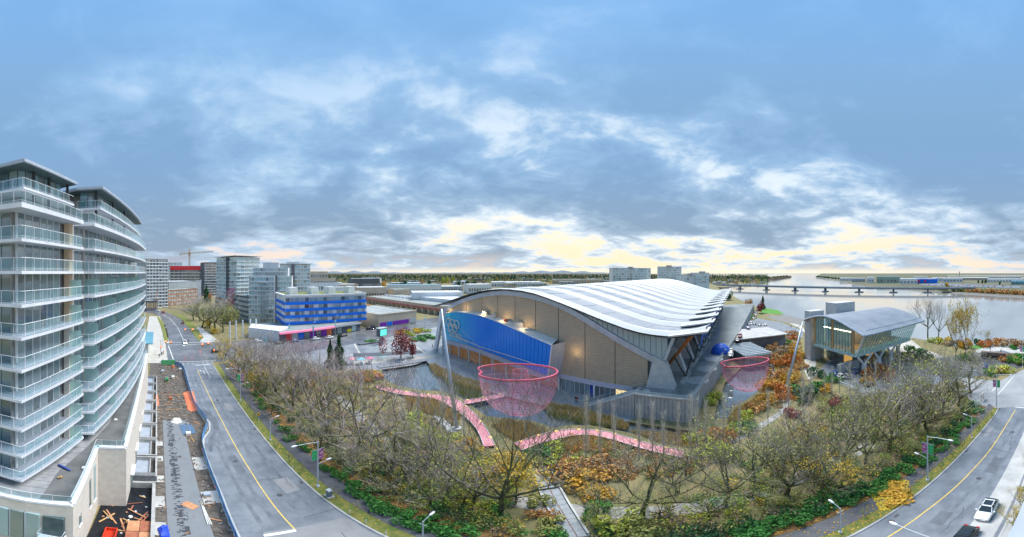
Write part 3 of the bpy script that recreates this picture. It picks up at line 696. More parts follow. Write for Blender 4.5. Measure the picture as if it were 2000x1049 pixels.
# broad stair from the plaza to the deck
st = thing('broad_stair', 'concrete stair climbing from the pond plaza to the parking deck', 'stair', (-2, 66, 0))
n = 20
for i in range(n):
    f0, f1 = i / n, (i + 1) / n; z = .3 * (i + 1)
    A, B = lerp((-8.2, 68.2), (3.2, 63.9), f0), lerp((-8.2, 68.2), (3.2, 63.9), f1); A2, B2 = (A[0] + 2.0, A[1] + 4.4), (B[0] + 2.0, B[1] + 4.4)
    MB().prism([A, B, B2, A2], 0, z - .003 * (i % 2)).build('step', M_conc, st)
b = MB(); rail(b, [(-8.2, 68.2, .1), (3.2, 63.9, 6)], r=.045); rail(b, [(-6.2, 72.6, .1), (5.2, 68.3, 6)], r=.045); b.build('handrail', MATS['rail_metal'], st)
b = MB(); b.add([(-8.4, 67.95, -1.1), (3.1, 63.6, -1.1), (3.1, 63.6, 6.25), (-8.4, 67.95, .3)], [(0, 1, 2, 3)]); b.build('side_wall', M_brd, st)
# ------------------------------------------------------------------ curved apartment tower at the left
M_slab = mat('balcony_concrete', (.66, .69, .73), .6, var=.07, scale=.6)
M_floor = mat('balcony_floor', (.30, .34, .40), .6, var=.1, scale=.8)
M_cream = mat('cream_stone', (.62, .57, .50), .75, col2=(.72, .67, .60), scale=1.1, bump=.06)
M_peach = mat('peach_panel', (.72, .52, .34), .7, var=.06)
M_core = mat('tower_interior', (.42, .43, .42), .8, col2=(.2, .2, .19), scale=.6)
M_twin = windowmat('tower_glass', (.12, .19, .20), (.32, .40, .40), .04)
M_tcurt = windowmat('tower_glass_teal', (.16, .34, .38), (.34, .52, .55), .04)
M_bglass = glassmat('balustrade_glass', (.60, .76, .79), .03, .03)
M_frost = glassmat('frosted_screen', (.62, .84, .80), .42, .35)
M_rail = mat('rail_white', (.82, .85, .88), .4, var=.04)
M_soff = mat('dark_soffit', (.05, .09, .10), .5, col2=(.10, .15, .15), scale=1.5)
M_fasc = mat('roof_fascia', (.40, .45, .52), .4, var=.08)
tower = thing('apartment_tower', 'curved glass apartment tower with stacked white balconies at the left edge', 'apartment building', (-45, -14, 0))
ARC = smooth_line([(-22.4, -11.1), (-33.4, -8.4), (-45, -6.0), (-60, -4.1), (-76, -3.4)], 8)
w1 = ARC[:9]; w1[-1] = (-33.2, -8.45)
w2 = [(-34.0, -9.6), (-34.4, -7.4)] + [(x, y + .55) for x, y in ARC[9:]] + [(-76.6, -6)]
side = [(-22.95, -26), (-22.4, -11.1)]
outer1 = side[:1] + w1
def offset(pts, d):
    """polyline moved d to its left-hand normal"""
    out = []
    for i, p in enumerate(pts):
        a, c = pts[max(0, i - 1)], pts[min(len(pts) - 1, i + 1)]
        if 0 < i < len(pts) - 1:
            d1 = Vector((p[0] - a[0], p[1] - a[1])).normalized(); d2 = Vector((c[0] - p[0], c[1] - p[1])).normalized()
            n1, n2 = Vector((-d1.y, d1.x)), Vector((-d2.y, d2.x)); nn = (n1 + n2); nn = nn / max(.3, nn.length_squared / 2)
        else:
            dd = Vector((c[0] - a[0], c[1] - a[1])).normalized(); nn = Vector((-dd.y, dd.x))
        out.append((p[0] + nn.x * d, p[1] + nn.y * d))
    return out
in1 = offset(outer1, 1.9); in2 = offset(w2[1:-1], 2.6)
ZB = [39.7, 36.7, 33.9, 31.0, 28.1, 25.1, 22.1, 18.9, 15.7, 12.4]        # undersides of the balcony slabs
core = in1 + in2 + [(-76, -26), (-30, -30)]
core_in = [(x, y - .12) for x, y in core]
MB().prism([(x - .1, y - .12) if i < len(in1) else (x, y - .14) for i, (x, y) in enumerate(core)], 9, 40).build('core_wall', M_core, tower)
def panels(line, step, z0, z1, m, parent, name, gap=.04, cut=-52, th=.05, frame=None, skip=()):
    """one pane per step along a line; those far away join into one part"""
    far = MB(); pts = resample(line, step)
    for i, (a, c) in enumerate(zip(pts[:-1], pts[1:])):
        if i in skip: continue
        d = Vector((c[0] - a[0], c[1] - a[1])); L = d.length; d.normalize(); n = Vector((-d.y, d.x)) * th / 2
        A, B = (a[0] + d.x * gap, a[1] + d.y * gap), (c[0] - d.x * gap, c[1] - d.y * gap)
        b = far if a[0] < cut else MB()
        b.prism([(A[0] - n.x, A[1] - n.y), (B[0] - n.x, B[1] - n.y), (B[0] + n.x, B[1] + n.y), (A[0] + n.x, A[1] + n.y)], z0, z1)
        if b is not far: b.build(name, m[i % len(m)] if isinstance(m, list) else m, parent)
    if frame:
        fb = MB()
        for x, y, d in pts[:-1]:
            if x < cut: continue
            MB().bar((x + d[1] * -.0, y + .02, z0), (x, y + .02, z1), .09, .12).build('mullion', frame, parent)
    if far.v: far.build(name, m[0] if isinstance(m, list) else m, parent, kind='stuff')
    return pts
def balustrade(line, z, parent, step, h=1.1, glass=True, cut=-50):
    b = MB()
    L3 = [(x, y, z) for x, y in line]
    b.tube([(x, y, z + h) for x, y in line], .026, 4)
    for hh in (.1, .24): b.tube([(x, y, z + hh) for x, y in line], .014, 4)
    for x, y, d in resample(line, step): b.tube([(x, y, z - .05), (x, y, z + h)], .02, 4)
    r = b.build('railing', M_rail, parent)
    if glass: panels(line, step, z + .1, z + h - .05, M_bglass, r, 'glass_panel', .07, cut, .02)
for fi, zb in enumerate(ZB):
    ztop = zb + .28; low = ZB[fi + 1] + .28 if fi + 1 < len(ZB) else None
    thick = .45 if fi == 0 else .28
    for li, (o_, n_) in enumerate(((outer1, in1), (w2, [in2[0], in2[0]] + in2[1:] + [in2[-1]]))):
        b = MB(); oo = [(x, y) for x, y in o_]; ii = n_[::-1]
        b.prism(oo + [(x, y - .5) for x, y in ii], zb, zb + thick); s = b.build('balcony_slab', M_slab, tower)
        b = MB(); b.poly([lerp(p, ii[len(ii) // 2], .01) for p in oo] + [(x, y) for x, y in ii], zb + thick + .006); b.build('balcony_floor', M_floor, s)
        rl = offset(o_, .1)
        balustrade(rl, zb + thick, s, 1.28 if li == 0 else 1.5, h=1.15)
    if low is None: continue
    # windows of the storey below this slab
    skipw = ()
    pts = panels(in1[1:], 1.22, low, zb, [M_twin] * 9, tower, 'window', .05, skip=(7,), frame=M_rail)
    panels(in1[:2], 1.3, low, zb, [M_tcurt, M_twin], tower, 'window', .05)
    panels(in2, 1.35, low, zb, [M_twin, M_twin, M_tcurt] if fi > 3 else [M_twin], tower, 'window', .05, cut=-50, frame=M_rail)
    # stone piers, peach panel and frosted dividers
    for (px_, py_, w) in ((in1[1][0] - .25, in1[1][1] - .1, .5),):
        MB().box(px_ - .3, py_ - .5, low, px_ + .35, py_ + .16, zb).build('pier', M_cream, tower)
    x, y = -32.9, -10.15
    MB().box(x - .75, y - .4, low, x + .75, y + .25, zb).build('wall_panel', M_peach if fi < 4 else M_cream, tower)
    for k, xx in enumerate((-37.5, -44, -51, -58, -66)):
        yy = interp(-xx, [(-p[0], p[1]) for p in ARC]) - 2.1
        MB().box(xx - .3, yy - .3, low, xx + .3, yy + .12, zb).build('pier', M_cream, tower)
        if fi >= 2: MB().box(xx - .03, yy, low, xx + .03, yy + 2.0, low + 1.9).build('divider_screen', M_frost, tower)
    if fi >= 2: MB().box(-32.6, -10.0, low, -32.55, -8.6, low + 1.9).build('divider_screen', M_frost, tower)
# two-storey penthouses with dark wing roofs
def penthouse(edge, inner, back, ztop, nbox):
    """edge: roof edge line, walls set back behind it"""
    wall = offset(edge, 1.6); wall2 = offset(edge, 2.6)
    MB().prism([(x, y - .1) for x, y in wall2] + back, 40.15, ztop - .4).build('penthouse_core', M_core, tower)
    panels(wall2, 1.15, 40.2, 43.0, [M_twin, M_tcurt, M_twin], tower, 'window', .05, -70)
    b = MB(); b.prism(edge + [(x, y) for x, y in offset(edge, 2.7)][::-1], 43.0, 43.25); s = b.build('upper_balcony_slab', M_slab, tower)
    balustrade(offset(edge, .1), 43.25, s, 1.3, cut=-70)
    panels(wall, 1.2, 43.3, ztop - .35, [M_tcurt, M_twin], tower, 'window', .05, -70)
    b = MB(); out = offset(edge, -.5)
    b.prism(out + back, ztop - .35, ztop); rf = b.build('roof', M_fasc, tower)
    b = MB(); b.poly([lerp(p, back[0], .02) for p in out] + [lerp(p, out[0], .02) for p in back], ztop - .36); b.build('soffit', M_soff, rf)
penthouse([(-28.4, -20), (-27.5, -13.4), (-32, -12.2), (-37.4, -10.8)], None, [(-42, -22), (-34, -26)], 46.3, 0)
penthouse([(-40.2, -11.2), (-40.2, -7.8), (-48, -6.4), (-56, -5.3), (-64, -4.5), (-72, -4.1)], None, [(-73, -20), (-46, -24)], 46.3, 0)
for px_, py_ in ((-30.5, -13.6), (-33.5, -12.9), (-36.9, -11.6), (-41, -8.6), (-48.5, -7.4), (-56, -6.3)): MB().box(px_ - .15, py_ - .15, 40.1, px_ + .15, py_ + .15, 46).build('steel_column', M_dark, tower)
# podium with roof terrace, stone walls and openings
POD = [(-20.5, -14.5), (-20.9, -10), (-21.5, -6.3), (-33.0, -6.7), (-33.3, -3.5), (-80, -2.5), (-80, -26), (-20.5, -26)]
pz = 11.2
MB().prism(POD, -.3, pz).build('podium_wall', M_cream, tower)
b = MB().poly([lerp(p, (-48, -14), .012) for p in POD], pz + .01); b.build('terrace_floor', mat('terrace_slabs', (.22, .23, .24), .7, col2=(.31, .315, .32), scale=.8), tower)
b = MB().poly([(-21.6, -9.2), (-22.2, -7.0), (-33.6, -7.3), (-34, -4.3), (-70, -3.6), (-70, -5.2), (-40, -6.6), (-33, -8), (-27, -9.4)], pz + .02); b.build('roofing_strip', mat('dark_roofing', (.085, .09, .09), .8, col2=(.15, .155, .155), scale=.5, bump=.2), tower)
tl = [(x - .25, y - .25) if i < 5 else (x, y - .25) for i, (x, y) in enumerate(POD[:6])]
b = MB()
for a, c in zip(POD[:5], POD[1:6]): b.bar((a[0] - .15, a[1] - .15, pz + .12), (c[0] - .15, c[1] - .15, pz + .12), .45, .28)
b.build('parapet_cap', M_rail, tower)
balustrade(tl, pz + .2, tower, 1.7, h=1.0, cut=-52)
# slab joints of the terrace
for i in range(9): MB().bar((-23.2 - i * 1.3, -11.5 + i * .25, pz + .012), (-23.8 - i * 1.3, -7.8, pz + .012), .04, .012).build('slab_joint', M_dark, tower)
# podium front: recessed glazing, small balcony, windows
for i, yy in enumerate((-13.9, -12.6, -11.3, -10.0)):
    x = -20.45 - (yy + 14.5) * .09
    w = MB().box(x - .4, yy, 4.6, x + .05, yy + 1.15, 9.6).build('window', M_tcurt if i % 2 else M_twin, tower)
    MB().box(x + .04, yy - .07, 4.6, x + .12, yy + .02, 9.6).build('mullion', M_steel, w)
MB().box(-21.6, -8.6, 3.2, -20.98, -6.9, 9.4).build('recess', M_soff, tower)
s = MB().box(-21.4, -8.8, 5.9, -20.2, -6.8, 6.1).build('balcony_slab', M_slab, tower)
balustrade([(-21.2, -8.8), (-20.25, -8.75), (-20.25, -6.85), (-21.2, -6.85)], 6.1, s, 1.0, h=1.0)
for x0, z0, w_, h_ in ((-24.2, 5.6, .8, 2.0), (-28.6, 4.5, .8, 5.0), (-31.2, 3.4, 1.0, 6.5)):
    y = -6.3 - (abs(x0) - 21.5) * .035
    w = MB().box(x0, y - .1, z0, x0 + w_, y + .06, z0 + h_).build('window', M_tcurt, tower); MB().box(x0 - .06, y + .02, z0 - .12, x0 + w_ + .06, y + .14, z0).build('sill', M_slab, w)
for i in range(5):
    x = -40 - i * 7; w = MB().box(x, -3.4 + .02 * i, .6, x + 2.6, -3.1 + .02 * i, 3.2).build('window', M_twin, tower); MB().box(x - .1, -3.38 + .02 * i, 3.2, x + 2.7, -2.9 + .02 * i, 3.4).build('lintel', M_slab, w)
# things lying on the terrace
for nm, lb, cat_, pts, m in (('parasol', 'folded blue parasol lying on the roof terrace', 'parasol', [P(113, 908, 11.3), P(139, 921, 11.3)], mat('navy_cloth', (.04, .08, .30), .8)),
                            ('timber_offcut', 'short timber offcut lying on the roof terrace slabs', 'timber', [P(113, 935, 11.3), P(122, 932, 11.3)], mat('raw_timber', (.45, .28, .12), .8, var=.3))):
    b = MB(); a, c = (*pts[0], 11.4), (*pts[1], 11.4); b.tube([a, lerp(a, c, .2), lerp(a, c, .8), c], [.05, .16, .12, .03], 7) if nm == 'parasol' else (b.bar(a, c, .25, .12), b.bar((a[0], a[1] + .2, 11.55), (c[0] + .1, c[1], 11.55), .18, .1))
    tag(b.build(nm, m), lb, cat_)
for i, (x, y) in enumerate(((164, 914), (226, 820))):
    c = P(x, y, 11.3); tag(MB().box(c[0] - .25, c[1] - .2, 11.23, c[0] + .25, c[1] + .2, 11.4).build('foam_sheet', M_roofc), ('white foam sheet on the dark terrace strip', 'white foam offcut near the glass screen on the terrace')[i], 'sheet')
for i, (x, y, w) in enumerate(((160, 875, 3.0), (232, 795, 3.6))):
    c = P(x, y, 11.3); o = tag(MB().prism([(c[0] - w / 2, c[1] - .9), (c[0] + w / 2, c[1] - 1.2), (c[0] + w / 2, c[1] - 1.15), (c[0] - w / 2, c[1] - .85)], 11.24, 13.1).build('glass_screen', M_frost), ('frosted green glass screen at the nearer end of the terrace', 'frosted green glass screen at the farther end of the terrace')[i], 'screen')

# ------------------------------------------------------------------ building site between tower and road
M_mud = mat('site_soil', (.07, .06, .05), .9, col2=(.16, .14, .12), scale=.9, bump=.7, bscale=4, world=True)
sheet('site_ground', [(-107, -2.4), (-33, -3.4), (-20, -6), (-16, -9), (-12, 6.4), (-26, 7.3), (-35, 7.7), (-49, 7.7), (-53, 8.3), (-57, 9.9), (-65, 9.4), (-83, 8.9), (-107, 9.0)], .015, M_mud)
M_pav = bpy.data.materials.new('paver_walk'); M_pav.use_nodes = True
q = NT(M_pav.node_tree); bb = q.n['Principled BSDF']; bb.inputs['Roughness'].default_value = .55
v = q.node('ShaderNodeNewGeometry').outputs['Position']; sx = q.node('ShaderNodeSeparateXYZ'); q.l.new(v, sx.inputs[0])
cell = q.comb(q.m('FLOOR', q.m('MULTIPLY', sx.outputs[0], 4.2)), q.m('FLOOR', q.m('MULTIPLY', sx.outputs[1], 2.2)), 0.)
wn = q.node('ShaderNodeTexWhiteNoise'); wn.noise_dimensions = '2D'; q.l.new(cell, wn.inputs[0])
mid_ = q.m('SUBTRACT', 1.0, q.m('MULTIPLY', q.m('ABSOLUTE', q.m('SUBTRACT', sx.outputs[1], 2.6)), .75))
dk = q.m('GREATER_THAN', q.m('MULTIPLY', wn.outputs[0], mid_), .42)
q.put(bb.inputs['Base Color'], q.mix(dk, q.mix(q.noise(v, .6, 5), (.15, .165, .18), (.23, .245, .265)), (.05, .055, .065)))
sheet('paver_walkway', [(-62, 1.2), (-20, 1.0), (-20, 5.2), (-56, 5.4), (-58, 6.6), (-62, 6.6)], .05, M_pav)
for i, (x0, x1, y0, y1) in enumerate(((-46.5, -42.5, 5.5, 7.4), (-36.5, -33.5, 5.4, 7.5), (-53, -51, -.2, 1.0), (-47.3, -45.6, -.2, .95), (-41.2, -39.4, -.2, .95), (-35.8, -33.2, -.2, .9), (-30, -27.4, -.2, .9))):
    sheet('concrete_pad', [(x0, y0), (x1, y0), (x1, y1), (x0, y1)], .055 + .004 * i, M_conc)
M_wallc = mat('patio_concrete', (.30, .31, .31), .85, col2=(.45, .45, .44), scale=.8, bump=.2)
for i in range(8):
    x0 = -39.6 - 6.3 * i; x1 = x0 - 5.9
    t_ = thing('patio_enclosure', f'low concrete patio box beside the tower, {ORD[i]} from the debris pit', 'patio', (x0, -1.6, 0), 'concrete patios along the tower')
    MB().box(x1, -.25, 0, x0, 0, 1.3).build('front_wall', M_wallc, t_); MB().box(x0 - .25, -3.2, 0, x0, -.25, 1.303).build('side_wall', M_wallc, t_); MB().box(x1, -3.2, 0, x1 + .25, -.25, 1.298).build('side_wall', M_wallc, t_)
    MB().box(x1 + .25, -3.2, 0, x0 - .25, -1.1, .5).build('patio_floor', M_floor, t_)
    MB().box(x1 + .25, -1.1, 0, x0 - .25, -.95, .9).build('planter_wall', M_wallc, t_)
    MB().box(x1 + .25, -.95, 0, x0 - .25, -.25, .25).build('planter_soil', M_mud, t_)
# debris pit near the camera
pit = thing('debris_pit', 'dark excavated pit with concrete rim full of timber scraps below the tower', 'pit', (-28, -3, 0))
MB().box(-38, -.6, 0, -23, -.2, 1.2).build('rim_wall', M_wallc, pit); MB().box(-38.3, -6.5, 0, -37.9, -.2, 1.2).build('rim_wall', M_wallc, pit)
MB().box(-37.8, -6.4, .02, -20, -.7, .08).build('pit_floor', mat('wet_membrane', (.012, .014, .018), .3, var=.3), pit)
MB().box(-39.2, -3.3, 0, -38.35, -.2, 2.4).build('stone_facing', mat('slate_facing', (.10, .11, .115), .8, col2=(.24, .25, .25), scale=5, bump=.6), pit)
R2 = random.Random(3)
M_ply = mat('plywood', (.45, .20, .10), .7, col2=(.55, .30, .16), scale=2); M_ply2 = mat('red_form_ply', (.28, .09, .05), .6, col2=(.40, .15, .08), scale=1.5); M_tim = mat('raw_timber', (.45, .28, .12), .8, var=.3)
def slab(name, label, cat_, c, L, w, h, rz, z, m, group=None, tilt=0):
    d = Vector((math.cos(rz), math.sin(rz), math.sin(tilt))); a = Vector((*c, z + h / 2)) - d * L / 2
    return tag(MB().bar(a, a + d * L, w, h).build(name, m), label, cat_, group)
for i, (x, y) in enumerate(sorted([(R2.uniform(-35.5, -28), R2.uniform(-5.5, -1.0)) for _ in range(16)], reverse=True)):
    slab('timber_scrap', f'{["pale", "orange", "dark red"][i % 3]} timber scrap in the dark debris pit, {ORD[i]} from the near end', 'timber', (x, y), R2.uniform(.8, 3.2), R2.uniform(.08, .2), .06, R2.uniform(0, 3), .1 + .05 * (i % 6), [M_tim, M_ply, M_ply2][i % 3], 'timber scraps in the pit')
for i, (x, y) in enumerate(sorted([(R2.uniform(-36, -27), R2.uniform(-5.8, -1.0)) for _ in range(14)], reverse=True)):
    r_ = R2.uniform(.1, .3)
    b = MB(); b.prism([(x + r_ * math.cos(k * 1.05) * R2.uniform(.6, 1.2), y + r_ * math.sin(k * 1.05) * R2.uniform(.6, 1.2)) for k in range(6)], .08, .2)
    tag(b.build('rubble_scrap', [M_roofc, M_conc, M_ply][i % 3]), f'{["white", "grey", "orange"][i % 3]} scrap of rubble in the debris pit, {ORD[i]} from the near end', 'rubble', 'rubble scraps in the pit')
fp = thing('formwork_panels', 'stacked red-brown plywood formwork panels at the near end of the pit', 'formwork', (-26, -2, 0))
for i in range(3):
    for j in range(2): MB().box(-29.6 + i * 2.1, -2.9 + j * 1.25, .5 + .02 * ((i + j) % 3), -27.6 + i * 2.1, -1.7 + j * 1.25, .75).build('panel', M_ply2 if (i + j) % 2 else M_ply, fp)
MB().box(-29.7, -3.1, .08, -29.4, -.4, .5).build('bearer', M_tim, fp); MB().box(-24.6, -3.1, .08, -24.3, -.4, .5).build('bearer', M_tim, fp)
rb = thing('tool_crate', 'open bright red crate beside the formwork panels', 'crate', (-26.3, -4.2, .1))
b = MB(); c = P(215, 1043, .5)
for x0, y0, x1, y1 in ((-1, -.6, 1, -.5), (-1, .5, 1, .6), (-1, -.5, -.9, .5), (.9, -.5, 1, .5)): b.box(c[0] + x0, c[1] + y0, .1, c[0] + x1, c[1] + y1, .8)
b.box(c[0] - .9, c[1] - .5, .1, c[0] + .9, c[1] + .5, .16); b.build('crate_body', mat('red_plastic', (.62, .05, .02), .4), rb)
# tarpaulins: crumpled cloth over lumpy heaps
def tarp(name, label, ring, h, m, seed):
    rr = random.Random(seed); cx = sum(p[0] for p in ring) / len(ring); cy = sum(p[1] for p in ring) / len(ring); b = MB(); n = len(ring); K = 5
    b.v.append((cx, cy, h))
    for k in range(1, K + 1):
        for p in ring:
            f = k / K; x, y = lerp((cx, cy), p, f); b.v.append((x + rr.uniform(-.1, .1), y + rr.uniform(-.1, .1), max(.06, h * (1 - f ** 3) * rr.uniform(.75, 1.15)) if k < K else .06))
    for i in range(n): b.f.append((0, 1 + i, 1 + (i + 1) % n))
    for k in range(K - 1):
        for i in range(n): j = (i + 1) % n; b.f.append((1 + k * n + i, 1 + (k + 1) * n + i, 1 + (k + 1) * n + j, 1 + k * n + j))
    return tag(b.build(name, m), label, 'tarpaulin')
M_orng = mat('orange_tarp', (.80, .22, .10), .5, var=.12, scale=1); M_btarp = mat('blue_tarp', (.02, .07, .62), .45, var=.2, scale=1)
tarp('tarpaulin', 'large orange tarpaulin spread beside the blue fence', [P(*p, .3) for p in ((357, 766), (366, 762), (377, 763), (381, 774), (387, 800), (375, 803), (366, 798), (362, 782))], .5, M_orng, 1)
tarp('tarpaulin', 'small orange tarpaulin hanging by the patio wall', [P(*p, .3) for p in ((300, 770), (308, 769), (312, 790), (305, 791), (302, 780))], .4, M_orng, 2)
tarp('tarpaulin', 'blue tarpaulin heap at the bottom by the paver walkway', [P(*p, .3) for p in ((308, 1030), (318, 1022), (328, 1024), (331, 1049), (312, 1049))], .6, M_btarp, 3)
tarp('tarpaulin', 'white plastic sheet crumpled at the end of the paver walkway', [P(*p, .3) for p in ((333, 823), (340, 814), (352, 815), (357, 823), (345, 826))], .5, M_roofc, 4)
slab('plywood_sheet', 'orange plywood sheet lying flat on the paver walkway', 'plywood', P(371, 987, .1), 1.9, 1.1, .03, .75, .06, M_ply)
slab('plywood_sheet', 'blue hoarding sheet lying on the far end of the paver walkway', 'plywood', P(366, 838, .1), 4.2, 2.6, .05, .1, .06, mat('blue_hoarding', (.09, .16, .26), .5, var=.15))
for i in range(3): slab('white_pipe', f'white plastic pipe in the soil beside the walkway, {ORD[i]} of three', 'pipe', (P(398 + i * 2, 1000, .1)), 5.5, .1, .1, .03 * i + math.pi, .08, M_roofc, 'white pipes by the walkway')
for i, (px_, py_, L, rz) in enumerate(sorted(((345, 738, 3, .2), (330, 790, 2.2, 1.4), (350, 776, 2.6, .4), (322, 800, 8, 1.55), (376, 858, 2, .2), (384, 826, 2.2, .6), (340, 771, 6, 1.5), (421, 1015, 1.4, 1.0), (325, 715, 3, .5)), key=lambda t: -t[1])):
    slab('timber_plank', f'loose timber plank on the site soil, {ORD[i]} from the near end', 'timber', P(px_, py_, .1), L, .2, .08, rz, .06, M_tim if i % 2 else M_ply, 'planks strewn on the site')
for i, (px_, py_, s_, m) in enumerate(sorted(((318, 727, 1.6, M_steel), (326, 744, 2.0, mat('green_drum', (.05, .25, .10), .5)), (338, 738, 1.4, M_roofc), (352, 724, 1.8, M_wallc), (333, 779, 1.2, M_ply2), (368, 848, 1.1, M_roofc), (404, 966, .9, M_steel), (318, 706, 2.0, M_wallc), (345, 709, 1.4, M_ply)), key=lambda t: t[1])):
    x, y = P(px_, py_, .3); t_ = thing('pallet_load', f'wrapped building material on a pallet, {ORD[i]} from the crossing end', 'pallet', (x, y, 0), 'pallets of material on the site')
    MB().box(x - s_ / 2, y - .5, .06, x + s_ / 2, y + .5, .2).build('pallet', M_tim, t_); b = MB(); b.prism([(x - s_ * .45, y - .45), (x + s_ * .45, y - .42), (x + s_ * .42, y + .42), (x - s_ * .42, y + .45)], .2, .2 + s_ * .5); b.build('load', m, t_)
# blue mesh fence panels along the road
fl = [(-23, 6.9), (-26, 7.1), (-35, 7.5), (-43, 7.5), (-49, 7.6), (-53, 8.2), (-57, 9.8), (-60, 10.2), (-65, 9.3), (-70, 8.7), (-83, 8.8), (-98, 8.9), (-103, 8), (-105, 5), (-105, 2)]
M_bfen = glassmat('blue_fence_mesh', (.10, .30, .62), .62, .6); M_bpost = mat('fence_post_blue', (.12, .28, .52), .5)
fp_ = resample(fl, 2.9)
for i, (a, c) in enumerate(zip(fp_[:-1], fp_[1:])):
    t_ = thing('fence_panel', f'blue mesh site fence panel beside the road, {ORD[i]} from the bottom', 'fence', (a[0], a[1], 0), 'blue site fence panels')
    b = MB(); A, B = (a[0], a[1]), (c[0], c[1])
    for z in (.15, 1.8): b.tube([(*A, z), (*B, z)], .03, 4)
    for p in (A, B): b.tube([(*p, 0), (*p, 1.85)], .035, 4)
    b.build('frame', M_bpost, t_); MB().quad((*A, .2), (*B, .2), (*B, 1.75), (*A, 1.75)).build('mesh_screen', M_bfen, t_)
    m_ = lerp(A, B, 0); MB().box(m_[0] - .35, m_[1] - .12, 0, m_[0] + .35, m_[1] + .12, .12).build('foot', M_orng if i % 4 == 1 else M_wallc, t_)
sg = thing('site_hoarding', 'green banner and orange barrel at the far end of the site by the crossing', 'hoarding', (-104, 5, 0))
MB().box(-104.3, 1.5, .4, -104.1, 6.5, 2.2).build('banner', mat('green_banner', (.12, .5, .2), .6), sg); b = MB(); b.tube([(-101, 5.5, 0), (-101, 5.5, 1.2)], [.5, .4], 10); b.build('barrel', M_orng, sg)

# scraps, stones and offcuts scattered over the site soil, too many to count
rs_ = random.Random(21); V = MB()
for k in range(1500):
    x = -rs_.uniform(22, 104); y = rs_.uniform(-.1, 8.6); s_ = rs_.uniform(.05, .28) * (1 if x > -60 else 1.3)
    if -62 < x < -20 and .9 < y < 5.4 and rs_.random() < .96: continue
    if x > -62 and y > 7.3: continue
    a_ = rs_.uniform(0, 3.1); dx_, dy_ = math.cos(a_) * s_, math.sin(a_) * s_; w_ = rs_.uniform(.15, .7); V.prism([(x - dx_ - dy_ * w_, y - dy_ + dx_ * w_), (x + dx_ - dy_ * w_, y + dy_ + dx_ * w_), (x + dx_ + dy_ * w_, y + dy_ - dx_ * w_), (x - dx_ + dy_ * w_, y - dy_ - dx_ * w_)], .0, rs_.uniform(.05, .22), bottom=False)
tag(V.build('site_rubble', leafmat('rubble_mix', [(.22, .20, .18), (.10, .09, .08), (.30, .29, .27), (.26, .15, .08), (.16, .15, .14), (.08, .08, .09)]), kind='stuff'), 'stones, scraps and offcuts strewn over the site soil', 'rubble')
# ------------------------------------------------------------------ vegetation
NR = np.random.default_rng(11)
def quads_mesh(name, C, S, m, flat=0., asp=1.6, normals=None):
    """one small leaf-like quad at every centre, each turned its own way"""
    n = len(C); C = np.asarray(C, float); S = np.broadcast_to(np.asarray(S, float), (n,))[:, None]
    u = NR.normal(size=(n, 3)); u[:, 2] *= (1 - flat); u /= np.linalg.norm(u, axis=1)[:, None]
    w = NR.normal(size=(n, 3)); w[:, 2] *= (1 - flat) if flat else 1; w -= u * (w * u).sum(1)[:, None]; w /= np.linalg.norm(w, axis=1)[:, None]
    u = u * S * .5 * asp; w = w * S * .5
    V = np.stack([C - u, C - w * .9, C + u, C + w * .9], 1).reshape(-1, 3)
    me = bpy.data.meshes.new(name); me.vertices.add(4 * n); me.vertices.foreach_set('co', V.ravel().astype(np.float32))
    me.loops.add(4 * n); me.loops.foreach_set('vertex_index', np.arange(4 * n, dtype=np.int32))
    me.polygons.add(n); me.polygons.foreach_set('loop_start', np.arange(0, 4 * n, 4, dtype=np.int32))
    try: me.polygons.foreach_set('loop_total', np.full(n, 4, dtype=np.int32))
    except Exception: pass
    me.update(calc_edges=True); me.validate(); me.materials.append(m); return me
def blob_points(n, rx, ry, rz, lobes=6, seed=0, base=.0):
    """leaf positions through a lumpy crown: several overlapping lobes, denser towards their skins"""
    g = np.random.default_rng(seed); out = []
    lc = g.normal(size=(lobes, 3)) * .42; lc[:, 2] = np.abs(lc[:, 2]) * .9 + .25; lr = g.uniform(.34, .62, lobes)
    k = g.integers(0, lobes, n); d = g.normal(size=(n, 3)); d /= np.linalg.norm(d, axis=1)[:, None]
    p = lc[k] + d * (lr[k] * g.uniform(.45, 1.0, n) ** .5)[:, None]
    p[:, 2] = np.maximum(p[:, 2], .02); p[:, 2] /= max(1e-3, p[:, 2].max())
    return np.stack([p[:, 0] * rx, p[:, 1] * ry, base + p[:, 2] * rz], 1)
M_bark = mat('mossy_bark', (.045, .04, .03), .95, col2=(.15, .16, .06), scale=.9, bump=.6, bscale=8)
M_barkp = mat('pale_bark', (.40, .38, .34), .9, col2=(.26, .25, .20), scale=1.2)
TWIG = {'grey': leafmat('twig_grey', [(0.436, 0.377, 0.334), (0.290, 0.240, 0.204), (0.609, 0.552, 0.507), (0.364, 0.306, 0.232)]),
        'olive': leafmat('twig_olive', [(.28, .26, .20), (.19, .17, .13), (.38, .36, .31), (.24, .24, .14)]),
        'pale': leafmat('twig_pale', [(0.726, 0.682, 0.609), (0.522, 0.479, 0.421), (0.806, 0.800, 0.726)]),
        'mauve': leafmat('twig_mauve', [(0.464, 0.364, 0.364), (0.319, 0.232, 0.232), (0.609, 0.522, 0.522)])}
